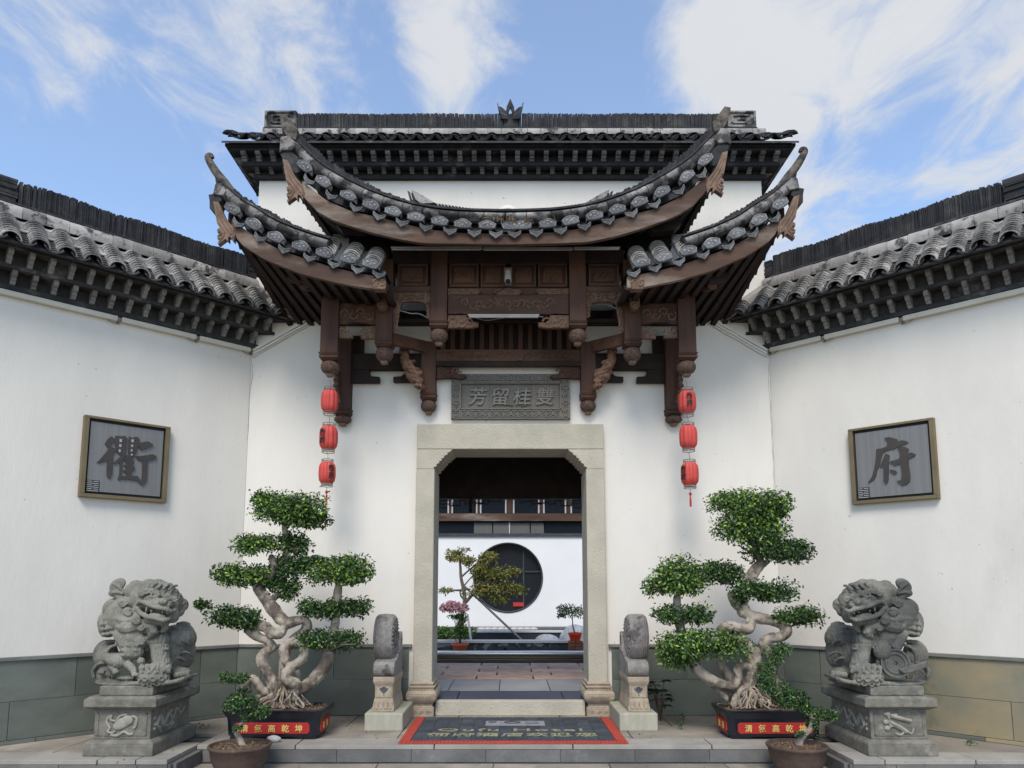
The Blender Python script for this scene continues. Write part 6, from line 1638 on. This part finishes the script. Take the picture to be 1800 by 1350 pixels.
# weeping shrub growing in the right trough
sh = thing('shrub', at(1120+640/2.7, 850+1040/2.7, 7.2), 'feathery dark green shrub sprouting between the trunks in the right trough', 'shrub')
lb = LB_(); F = lambda x, y, Y: at(1120+x/2.7, 850+y/2.7, Y)
for (x,y,rx,ry) in ((620,880,55,60),(640,820,45,55),(625,950,55,50),(690,780,40,30),(680,1010,60,40)):
    leaves(lb, F(x,y,7.16), (rx*.0021, .10, ry*.0022), 420, .05, .011, random, 7, .6)
lb.build('foliage', MT['leaf_weed'], sh, kind='stuff')
mb = MB()
for i in range(7):
    a = F(630+i*8, 1050, 7.2); mb.tube([a, a+Vector((random.uniform(-.06,.06),random.uniform(-.03,.03),.25)), a+Vector((random.uniform(-.1,.1),random.uniform(-.05,.05),.45))], [.006,.004,.002], 5)
mb.build('stem', MT['twig'], sh)

# ------------------------------------------------------------------ small bonsai in clay bowls in front
def bowl_tree(side, ox, oy, cxz, Yc, rim, trunk, pads, label_t, label_b, seed):
    rng_ = random.Random(seed); F = lambda x, y, Y: at(ox+x/2.7, oy+y/2.7, Y)
    c = F(cxz, 1243, Yc); zr = .268; r_ = rim
    b = thing('clay_bowl', (c.x, Yc, GZ), label_b, 'plant pot', 'round clay bowls on the lower paving')
    MB().lathe((c.x,Yc,0), [(r_*.55,GZ),(r_*.60,GZ+.012),(r_*.60,GZ+.03),(r_*.74,.075),(r_*.88,.15),(r_*.93,zr-.035),(r_*.98,zr-.025),(r_*1.0,zr-.008),(r_*.985,zr),(r_*.93,zr),(r_*.90,zr-.02),(r_*.88,zr-.03)], 40).build('bowl', MT['terracotta'], b, smooth=50)
    so = MB().lathe((c.x,Yc,0), [(r_*.91,zr-.034),(r_*.7,zr-.02),(r_*.3,zr-.008),(.01,zr-.002)], 28).build('soil', MT['soil'], b, smooth=60)
    ch2 = LB_()
    for i in range(420):
        a = rng_.uniform(0,6.28); q = math.sqrt(rng_.random())*r_*.88; p = Vector((c.x+q*math.cos(a), Yc+q*math.sin(a), zr-.03+.028*(1-q/r_)+rng_.uniform(0,.006))); d = Vector((rng_.uniform(-1,1),rng_.uniform(-1,1),rng_.uniform(-.1,.3))).normalized()*rng_.uniform(.008,.024); e = d.cross(Vector((0,0,1))).normalized()*.005
        o=len(ch2.v); ch2.v += [p-e,p+e,p+d+e,p+d-e]; ch2.f.append((o,o+1,o+2,o+3))
    ch2.build('bark_litter', MT['litter'], b, kind='stuff')
    t = thing('small_bonsai', (c.x, Yc, zr-.005), label_t, 'bonsai tree', 'small bonsai in clay bowls')
    mb = MB()
    for tr in trunk:
        q = smooth_path(tr, 4); mb.tube([F(x,y,Yc+d) for x,y,d,k in q], [k*.0019 for x,y,d,k in q], 9)
    mb.build('trunk', MT['bark'], t, smooth=60)
    for x, y, rx, ry, d in pads:
        lb = LB_(); leaves(lb, F(x,y,Yc+d), (rx*.0019, rx*.0016, ry*.0019), int(22*rx*ry/60), .030, .017, rng_, max(5,int(rx/7))); lb.build('foliage_pad', MT['leaf_small'], t, kind='stuff')
bowl_tree('left', 340, 850, 221, 6.45, at(476,1308,6.45).x-at(422,1308,6.45).x, [
   [(232,1248,0,17),(222,1215,0,14),(205,1185,0,11),(212,1160,0,10),(238,1130,0,9),(250,1100,0,8),(238,1060,0,7),(225,1010,0,6),(232,965,0,5),(240,940,0,4)], [(238,1120,0,6),(280,1095,0,5),(310,1080,0,4)], [(230,960,0,4),(195,930,0,4),(170,920,0,3)]],
   [(185,925,72,28,0),(140,915,28,18,0),(225,1035,72,48,0),(200,1060,50,35,-.05),(315,1085,62,36,0),(260,1100,45,30,.02),(208,1160,24,14,-.04),(235,985,22,14,0)],
   'small crooked bonsai with a top tuft leaning left, in the left clay bowl', 'round brown clay bowl on the lower paving by the left trough', 5)
bowl_tree('right', 1120, 850, 758, 6.45, at(1453,1308,6.45).x-at(1400.5,1308,6.45).x, [
   [(765,1252,0,18),(775,1215,0,15),(800,1190,0,12),(822,1160,0,11),(828,1120,0,9),(815,1080,0,8),(790,1040,0,6),(760,1010,0,5)], [(828,1120,0,7),(860,1105,0,6),(890,1100,0,4)], [(815,1170,0,5),(780,1180,0,4)]],
   [(705,980,40,32,0),(760,1020,60,52,0),(720,1040,40,34,-.03),(815,1075,34,26,0),(880,1100,62,34,0),(925,1095,24,18,0),(830,1140,30,40,.02),(770,1190,26,12,-.05),(790,1060,40,30,0)],
   'small bonsai sweeping to the right with a bent stem, in the right clay bowl', 'round brown clay bowl on the lower paving by the right trough', 9)
# pale stone, weeds, fallen chips
st_ = MB(); st_.ell((0,0,0),(.065,.04,.032),nu=16,nv=10)
for v in st_.v: v *= 1+.22*mnoise.noise(v*28)
o_ = at(482,1301,6.9); o_.z = PZ+.03
for v in st_.v: v += o_
tag(st_.build('stone', MT['white_stone'], None, smooth=30), 'lump of rough white stone lying in front of the left trough', 'stone')
wd = thing('broadleaf_weed', at(1161,1268,7.9), 'dark broad leaved weed growing in the shade behind the right drum stone', 'weed')
st2 = MB()
lf_ = LB_(); lf_.grid([[(-.001,0,0),(0,0,0),(.001,0,0)],[(-.030,.025,.008),(0,.025,0),(.030,.025,.008)],[(-.034,.055,.010),(0,.055,.0),(.034,.055,.010)],[(-.018,.085,.004),(0,.085,-.002),(.018,.085,.004)],[(-.001,.11,-.01),(0,.11,-.012),(.001,.11,-.01)]])
LFM = lf_.mesh('leaf', MT['leaf_shade'])
for i in range(16):
    a = random.uniform(0,6.28); h = random.uniform(.14,.46); b0 = Vector((at(1161,1268,7.95).x, 7.95, PZ)); tip = b0+Vector((.17*math.cos(a)*random.uniform(.3,1), .10*math.sin(a), h))
    st2.tube([b0, b0.lerp(tip,.6)+Vector((0,0,.06)), tip], .004, 5)
    for k in range(4):
        q = a+R(-75+50*k); d = Vector((math.cos(q)*.10, math.sin(q)*.06-.02, -.03+.02*random.random()))
        yv = d.normalized(); xv = yv.cross(Vector((0,.3,1))).normalized(); put(LFM, 'leaf', tip, wd, mat3=Matrix((xv, yv, xv.cross(yv))).transposed() @ Matrix.Diagonal((d.length*10*.85,)*3))
st2.build('stem', MT['twig'], wd)
def weed(x, y, Y, n, h, label, m='leaf_weed', w_=.05):
    p = at(x,y,Y); p.z = PZ; o = thing('weed', p, label, 'weed', 'little weeds in the paving joints')
    lb = LB_(); leaves(lb, p+Vector((0,0,h*.55)), (w_,w_*.8,h*.5), n, .022, .013, random, 6); lb.build('leaf_cluster', MT[m], o, kind='stuff')
    MB().tube([p, p+Vector((.005,0,h*.6))], .003, 4).build('stem', MT['twig'], o)
weed(1200,1268,7.85,60,.13,'pale sprig in the joint beyond the weed by the right drum stone','leaf_small')
weed(1198,1281,7.5,50,.09,'low sprig on the platform left of the right trough','leaf_small')
weed(1424,1300,7.05,120,.10,'tuft of weeds between the right trough and the right pedestal','leaf_small',.09)
weed(1705,1308,6.75,40,.06,'tiny tuft at the foot of the right wing wall')
weed(352,1276,7.55,60,.05,'low clump of weeds behind the left pedestal at the wall foot','leaf_weed',.10)
weed(1626,1270,7.3,60,.22,'weed hanging by the back corner of the right pedestal','leaf_weed',.03)
lv = LB_()
for i in range(240):
    x = random.choice((-1,1))*random.uniform(1.1,3.4); y = random.uniform(6.95,8.2) if random.random()<.7 else random.uniform(6.0,6.85); z = PZ+.003 if y > 6.9 else .004
    if abs(x) > 2.8: z = PZ+.003
    if 6.70 < y < 6.82: continue
    if y < 6.7 and abs(x) < 2.8: z = GZ+.003
    d = Vector((random.uniform(-1,1),random.uniform(-1,1),random.uniform(0,.25))).normalized()*random.uniform(.008,.026); e = d.cross(Vector((0,0,1))).normalized()*.006; p = Vector((x,y,z))
    o=len(lv.v); lv.v += [p-e,p+e,p+d+e,p+d-e]; lv.f.append((o,o+1,o+2,o+3))
tag(lv.build('fallen_leaves', MT['litter'], None), 'scattered bits of dry leaf on the platform and paving', 'leaf litter', kind='stuff')
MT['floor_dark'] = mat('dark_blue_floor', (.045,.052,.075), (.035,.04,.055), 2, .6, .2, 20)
# ------------------------------------------------------------------ inside the gate and the garden court
IZ = at(897,1232,FY+.06).z-.004
Ya, Yb_, Yc_ = zat(1214,IZ), zat(1194,IZ), zat(1166,IZ)
ct = MB(); ct.box(-6, 6, FY+.18, 17.6, .0, IZ-.03); court = ct.build('courtyard_floor', MT['dark_stone'], kind='structure', origin=Vector((0,0,0)))
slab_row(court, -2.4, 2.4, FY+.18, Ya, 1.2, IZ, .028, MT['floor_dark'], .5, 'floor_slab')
x = -3
slab_row(court, -2.8, 2.8, Ya, Yb_, .62, IZ+.004, .03, MT['floor_blue'], .3, 'floor_slab')
stp_ = (Yc_-Yb_)/5
for k in range(5):
    y0 = Yb_+.01+k*stp_
    slab_row(court, -3, 3, y0, y0+stp_, .78, IZ+.006, .03, MT['paver_pink'], .25+.35*(k%2), 'paving_block', .010, .008)
# gatehouse shell behind the wall: dark ceiling, side walls, rear beam with lattice
gh = thing('gatehouse_porch', (0, 9.5, IZ), 'dark timber porch ceiling with hanging lattice seen through the doorway', 'porch')
zc = at(897,830,10.25).z; zb = at(897,877,10.25).z
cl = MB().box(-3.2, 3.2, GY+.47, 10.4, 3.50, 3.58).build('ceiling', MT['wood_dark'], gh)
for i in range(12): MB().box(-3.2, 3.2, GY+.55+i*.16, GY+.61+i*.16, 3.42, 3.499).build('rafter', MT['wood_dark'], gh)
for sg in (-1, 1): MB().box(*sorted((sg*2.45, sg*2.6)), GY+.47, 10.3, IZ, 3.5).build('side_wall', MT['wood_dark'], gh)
bm_ = MB().box(-2.44, 2.44, 10.2, 10.35, zb, 3.499).build('rear_beam', MT['wood_dark'], gh, bev=.01)
lt = MB()
def lb_(x0, y0, x1, y1, w_=1.6):
    a, b = at(min(x0,x1)-w_/2, 0, 10.27), at(max(x0,x1)+w_/2, 0, 10.27); 
    a = at(min(x0,x1)-w_/2, (y0+y1)/2, 10.27); b = at(max(x0,x1)+w_/2, (y0+y1)/2, 10.27)
    lt.box(a.x, b.x, 10.26, 10.30, at(897,max(y0,y1)+w_/2,10.27).z, at(897,min(y0,y1)-w_/2,10.27).z)
for s_ in (0, 1):
    lt = MB()
    m_ = (lambda x: x) if not s_ else (lambda x: 1794-x)
    for q in ((768,880,790,880),(790,880,790,889),(790,889,808,889),(808,880,808,889),(808,880,818,880),(818,880,818,886),(818,886,828,886),(772,886,790,886),(772,886,772,893),(772,893,784,893),(796,884,796,889),(830,876,830,884),(830,884,850,884),(850,880,850,884),(850,880,862,880),(840,886,858,886),(858,882,858,887),(858,882,875,882),(766,890,772,890),(880,878,880,884),(836,880,836,888)):
        lb_(m_(q[0]), q[1], m_(q[2]), q[3])
    lt.build('lattice', MT['wood_dark'], gh)
for x in (827,):
    MB().lathe(at(x,902,10.25), [(.004,0),(.028,.015),(.030,.05),(.018,.07),(.026,.085),(.026,.24)], 12).build('lattice_pendant', MT['wood_dark'], gh, smooth=40)
# rail of polished pipes
rl = thing('pipe_rail', (0, 12.5, IZ), 'low rail of three polished metal pipes crossing the court beyond the pink paving', 'rail')
for y, r_, m_ in ((1149,.055,'steel'),(1155.5,.016,'brass'),(1160,.016,'brass')):
    z = at(897,y,12.6).z; MB().tube([(-2.6,12.6,z),(2.6,12.6,z)], r_, 14).build('rail_pipe', MT[m_], rl, smooth=60)
z0 = at(897,1165,12.66).z; MB().box(-2.6,2.6,12.66,12.70,IZ+.001,at(897,1149,12.66).z).build('back_plate', MT['brass'], rl)
for x in (-2.5, 2.5): MB().box(x-.03,x+.03,12.56,12.64,IZ,at(897,1149,12.6).z).build('rail_post', MT['brass'], rl)
# pond edge and dark trough behind
pw = thing('pond_wall', (0, 13.2, IZ), 'low grey pond wall patterned with dark scallops and topped by a pale kerb', 'low wall')
zk = at(897,1127,13.2).z
MB().box(-3,3,13.2,13.4,IZ,zk-.03).build('wall_face', MT['pond_wall'], pw); MB().box(-3,3,13.18,13.45,zk-.029,zk+.01).build('kerb', MT['pond_cap'], pw)
rr_ = random.Random(6)
for i in range(16):
    cx_ = -1.5+i*.19+rr_.uniform(-.04,.04); a_ = rr_.uniform(.07,.13); zb_ = at(897,1146,13.2).z; h_ = rr_.uniform(.07,.14)
    MB().prism([(cx_+a_*math.cos(R(180*k/8)), 13.19, zb_+h_*math.sin(R(180*k/8))*(1+.12*math.sin(k*2.1+i))) for k in range(9)], (0,.02,0)).build('dark_scallop', MT['dark_stone'], pw)
MB().box(-3,3,13.0,13.18,IZ,at(897,1147,13.0).z).build('ledge', MT['pond_wall'], pw)
pb_ = thing('stone_basin', (0, 15.2, IZ), 'long dark stone basin against the garden wall', 'basin')
MB().box(-3,3,14.9,15.0,IZ,at(897,1112,14.9).z).build('basin_front', MT['dark_stone'], pb_); MB().box(-3,3,14.88,15.3,at(897,1112,14.9).z+.001,at(897,1110,14.9).z).build('basin_rim', MT['pond_cap'], pb_)
MB().box(-3,3,16.5,16.9,IZ,at(897,1103,16.5).z).build('back_ledge', MT['riser'], pb_)
mb = MB(); rr = random.Random(2)
for i in range(9):
    x0 = -.62+i*.14; mb.ell((x0, 16.1, at(897,1106,16.1).z), (.10,.12,.045), nu=9, nv=6)
tag(mb.build('carved_slab', MT['white_stone'], None), 'pale rough slab lying on the basin below the round window', 'slab')
# garden wall with the round window
YG = 17.0; wc = at(893,1015,YG); rw = 59*YG/FOC
gw = thing('garden_wall', (0, YG, IZ), 'white garden wall with a round moon window seen through the doorway', 'wall')
zt = at(897,943,YG).z; N_ = 48; mb = MB(); x0, x1 = -4.5, 4.5
mb.v = []
ring = [Vector((wc.x+rw*math.cos(2*math.pi*k/N_), YG, wc.z+rw*math.sin(2*math.pi*k/N_))) for k in range(N_)]
outer = []
for k in range(N_):
    d = Vector((math.cos(2*math.pi*k/N_), 0, math.sin(2*math.pi*k/N_))); ts = []
    if d.x > 1e-6: ts.append((x1-wc.x)/d.x)
    if d.x < -1e-6: ts.append((x0-wc.x)/d.x)
    if d.z > 1e-6: ts.append((zt-wc.z)/d.z)
    if d.z < -1e-6: ts.append((IZ-wc.z)/d.z)
    outer.append(Vector((wc.x+d.x*min(ts), YG, wc.z+d.z*min(ts))))
corners = [Vector((x,YG,z)) for x in (x0,x1) for z in (IZ,zt)]
for c in corners:
    k = min(range(N_), key=lambda i: (outer[i]-c).length); outer[k] = c
mb.v = ring + outer + [p+Vector((0,.12,0)) for p in ring]
for k in range(N_):
    k2 = (k+1) % N_; mb.f += [(k,k2,N_+k2,N_+k), (k,2*N_+k,2*N_+k2,k2)]
mb.build('plaster_face', MT['garden_plaster'], gw)
MB().box(x0,x1,YG-.05,YG+.25,zt+.001,zt+.07).build('wall_coping', MT['dark_stone'], gw)
mb = MB(); mb.tube([Vector((wc.x+(rw+.01)*math.cos(2*math.pi*k/N_), YG-.005, wc.z+(rw+.01)*math.sin(2*math.pi*k/N_))) for k in range(N_+1)], .022, 6, caps=False); wf = mb.build('window_frame', MT['dark_stone'], gw, smooth=60)
MB().lathe((0,0,0),[(.001,0),(rw,0)],N_,caps=False)
gl = MB(); gl.v = [Vector((wc.x,YG+.14,wc.z))]+[p+Vector((0,.14,0)) for p in ring]; gl.f = [(0,1+k,1+(k+1)%N_) for k in range(N_)]
gl.build('pane', MT['glass_dark'], wf)
mb = MB()
for dx in (-.28,.36): mb.box(wc.x+dx-.015,wc.x+dx+.015,YG+.10,YG+.13,wc.z-rw*.85,wc.z+rw*.85)
for dz in (.12,): mb.box(wc.x-rw*.97,wc.x+rw*.97,YG+.10,YG+.13,wc.z+dz,wc.z+dz+.03)
mb.build('glazing_bar', MT['dark_stone'], wf)
MB().box(wc.x+.12,wc.x+.36,YG+.09,YG+.12,at(900,1066,YG).z,at(900,1059,YG).z).build('lantern_reflection_block', MT['tassel'], wf)  # red block put in as a lantern's reflection in the pane
# room above and behind the garden wall
hs = thing('garden_hall', (0, 19, IZ), 'dark timber hall with a band of windows above the garden wall', 'building')
YH = 18.4
MB().box(-5,5,YH+.12,YH+.4,IZ,at(897,860,YH).z+1.2).build('wall', MT['wood_dark'], hs)
for (a,b,y0,y1) in ((760,788,870,902),(795,838,870,902),(845,889,870,902),(903,947,870,902),(956,994,870,902),(1004,1036,870,902),(760,832,919,940),(958,1034,919,940)):
    w1 = MB().pb(a,y0,b,y1,YH+.06,.05).build('window', MT['glass_dark'], hs)
    if y0 < 900:
        for xx in (a, b): MB().pb(xx-1.2,y0,xx+1.2,y1,YH+.03,.05).build('frame', MT['white_wood'], w1)
for a, b in ((833,865),(867,894),(898,931),(933,956)): MB().pb(a,919,b,939,YH+.04,.05).build('blind', MT['blind'], hs)
MB().pb(894.5,918,896.8,940,YH+.02,.05).build('window_bar', MT['white_wood'], hs)
for a, b in ((788,795),(838,845),(889,903),(947,956),(994,1004)): MB().pb(a,868,b,902,YH+.04,.06).build('post', MT['wood'], hs)
MB().pb(700,902.5,1100,916,YH-.05,.12).build('beam', MT['wood_fascia'], hs, bev=.008)
MB().box(-5,5,YH-.5,YH+1.2,at(897,862,YH).z+.3,at(897,862,YH).z+.5).build('eave', MT['tile_dark'], hs)
# maple in the court, propped by a pole
tr = thing('maple_tree', (at(829,1100,14.2).x, 14.2, IZ+.2), 'loose branched maple with reddish green leaves in front of the moon window', 'tree')
F = lambda x, y, Y=14.2: at(750+x/3.067, 780+y/3.067, Y)
mb = MB()
for tr_ in ([(180,1000,.05),(190,930,.045),(205,860,.04),(200,790,.035),(185,720,.03),(180,640,.022),(165,580,.012)], [(205,860,.035),(260,800,.03),(330,740,.022),(400,690,.012)], [(200,790,.025),(150,790,.018),(100,790,.010)],[(185,720,.02),(230,680,.015),(300,620,.01)],[(210,850,.02),(180,800,.016),(240,720,.012)],[(330,740,.015),(450,790,.012),(520,790,.006)]):
    q = smooth_path(tr_, 3); mb.tube([F(x,y) for x,y,r_ in q], [r_ for x,y,r_ in q], 7)
mb.build('trunk', MT['bark_dark'], tr, smooth=60)
rr = random.Random(8)
for x,y,rx,ry in ((150,595,65,40),(210,640,60,40),(110,795,45,22),(150,620,50,20),(330,620,70,50),(340,690,90,60),(410,700,90,60),(330,790,90,60),(440,780,90,55),(270,680,60,50),(500,790,50,40),(390,840,70,30),(260,800,60,40),(480,690,60,30),(210,570,25,12),(200,880,40,20)):
    lb = LB_(); leaves(lb, F(x,y), (rx*.0036,.25,ry*.0036), int(rx*ry*.13), .075, .028, rr, 8, .3); lb.build('foliage', MT['leaf_maple'], tr, kind='stuff')
pp = MB(); pp.tube([F(205,770), F(510,1057,13.9)], .022, 7); tag(pp.build('prop_pole', MT['wire'], None), 'dark slanting pole propping the maple', 'pole')
pp = MB(); pp.tube([F(220,920,13.6), F(240,1070,13.3)], .02, 6); tag(pp.build('cane', MT['white_stone'], None), 'pale leaning cane behind the pink azalea', 'pole')
hd = thing('hedge', at(790,1128,13.9), 'low clipped green hedge at the left of the court', 'hedge')
lb = LB_(); 
for xx in (755,775,795,815): leaves(lb, at(xx,1112,14.0), (.22,.3,.15), 600, .05, .03, rr, 9)
lb.build('foliage', MT['leaf_hedge'], hd, kind='stuff'); MB().box(at(748,1120,14).x, at(822,1120,14).x, 13.7, 14.3, IZ, at(790,1122,14).z).build('soil_bed', MT['soil'], hd)
ty = 12.95; lz = at(897,1147,13.0).z
def pot(x, y0, y1, r_, m_, Y, label, nm='flower_pot', oval=1):
    c = at(x,y1,Y); h = at(x,y0,Y).z-c.z; t = thing(nm, c, label, 'plant pot')
    MB().lathe(c, [(r_*.68,0),(r_*.90,h*.72),(r_*.92,h*.74),(r_*1.0,h*.76),(r_*1.0,h),(r_*.9,h),(r_*.85,h*.85)], 24).build('pot', MT[m_], t, smooth=40)
    MB().lathe(c, [(r_*.86,h*.84),(.01,h*.88)], 20).build('soil', MT['soil'], t); return c, h
c1_, h1 = pot(808.5,1130.5,1144,.155,'orange_pot',13.02,'orange plastic pot holding the pink flowering azalea')
for v in (): pass
az = thing('azalea', c1_+Vector((0,0,h1*.9)), 'pink flowering azalea standing in an orange pot in the court', 'flowering plant')
mb = MB()
for i in range(7):
    e = F(130+i*14, 900+10*math.sin(i), 13.0); mb.tube([c1_+Vector((0,0,h1*.8)), F(165+i*5,1000,13.0), e], [.010,.008,.004], 5)
mb.build('stem', MT['twig'], az)
lb = LB_(); leaves(lb, F(180,1010,13.0), (.12,.12,.20), 520, .05, .028, rr, 9); leaves(lb, F(190,940,13.0), (.10,.1,.12), 200, .05, .028, rr, 6); leaves(lb, F(160,930,13.0), (.15,.12,.06), 150, .05, .028, rr, 6); lb.build('foliage', MT['leaf_hedge'], az, kind='stuff')
lb = LB_(); leaves(lb, F(148,885,12.95), (.25,.14,.085), 520, .055, .05, rr, 12); leaves(lb, F(150,865,12.95), (.15,.14,.05), 160, .055, .05, rr, 8); lb.build('blossom', MT['petal'], az, kind='stuff')
c2_, h2 = pot(1011,1112,1126,.125,'red_pot',13.1,'red plastic pot with a small round headed bush, on a brick pillar')
bp_ = MB(); bp_.box(c2_.x-.11,c2_.x+.11,13.0,13.17,at(897,1147,13.0).z,c2_.z-.002)
bs = thing('brick_stand', (c2_.x, 13.08, lz), 'little pillar of red bricks under the red pot', 'brick stand')
nb = 4; hz = (c2_.z-.002-lz)/nb
for k in range(nb):
    for s_ in (0, 1):
        MB().box(c2_.x-.12+s_*.122, c2_.x-.002+s_*.122, 12.98, 13.178, lz+k*hz+.002, lz+(k+1)*hz-.002).build('brick', MT['redbrick'], bs, bev=.004)
bu = thing('small_bush', c2_+Vector((0,0,h2*.9)), 'small round headed bush growing in the red pot', 'plant')
mb = MB(); mb.tube([c2_+Vector((0,0,h2*.8)), F(788,980,13.1), F(785,930,13.1)], [.014,.011,.008], 6); mb.build('stem', MT['twig'], bu)
lb = LB_(); leaves(lb, F(785,905,13.1), (.26,.22,.17), 620, .055, .022, rr, 12, .2); leaves(lb, F(740,925,13.1), (.12,.1,.06), 90, .055, .022, rr, 5); lb.build('foliage', MT['leaf_weed'], bu, kind='stuff')
for (x, y, rx, rz, ry, lab) in ((964,1117,22,15,14,'rounded white streaked garden rock beyond the pond wall'),(1012,1112,30,26,14,'larger white streaked garden rock behind the red pot')):
    s_ = MB(); s_.ell((0,0,0),(rx*14.2/FOC,.3,rz*14.2/FOC),nu=24,nv=16)
    for v in s_.v: v *= 1+.18*mnoise.noise(v*2.6+Vector((x,0,0)))
    o_ = at(x,y+12,14.3)
    for v in s_.v: v += o_
    tag(s_.build('garden_rock', MT['rock'], None, smooth=40), lab, 'rock')
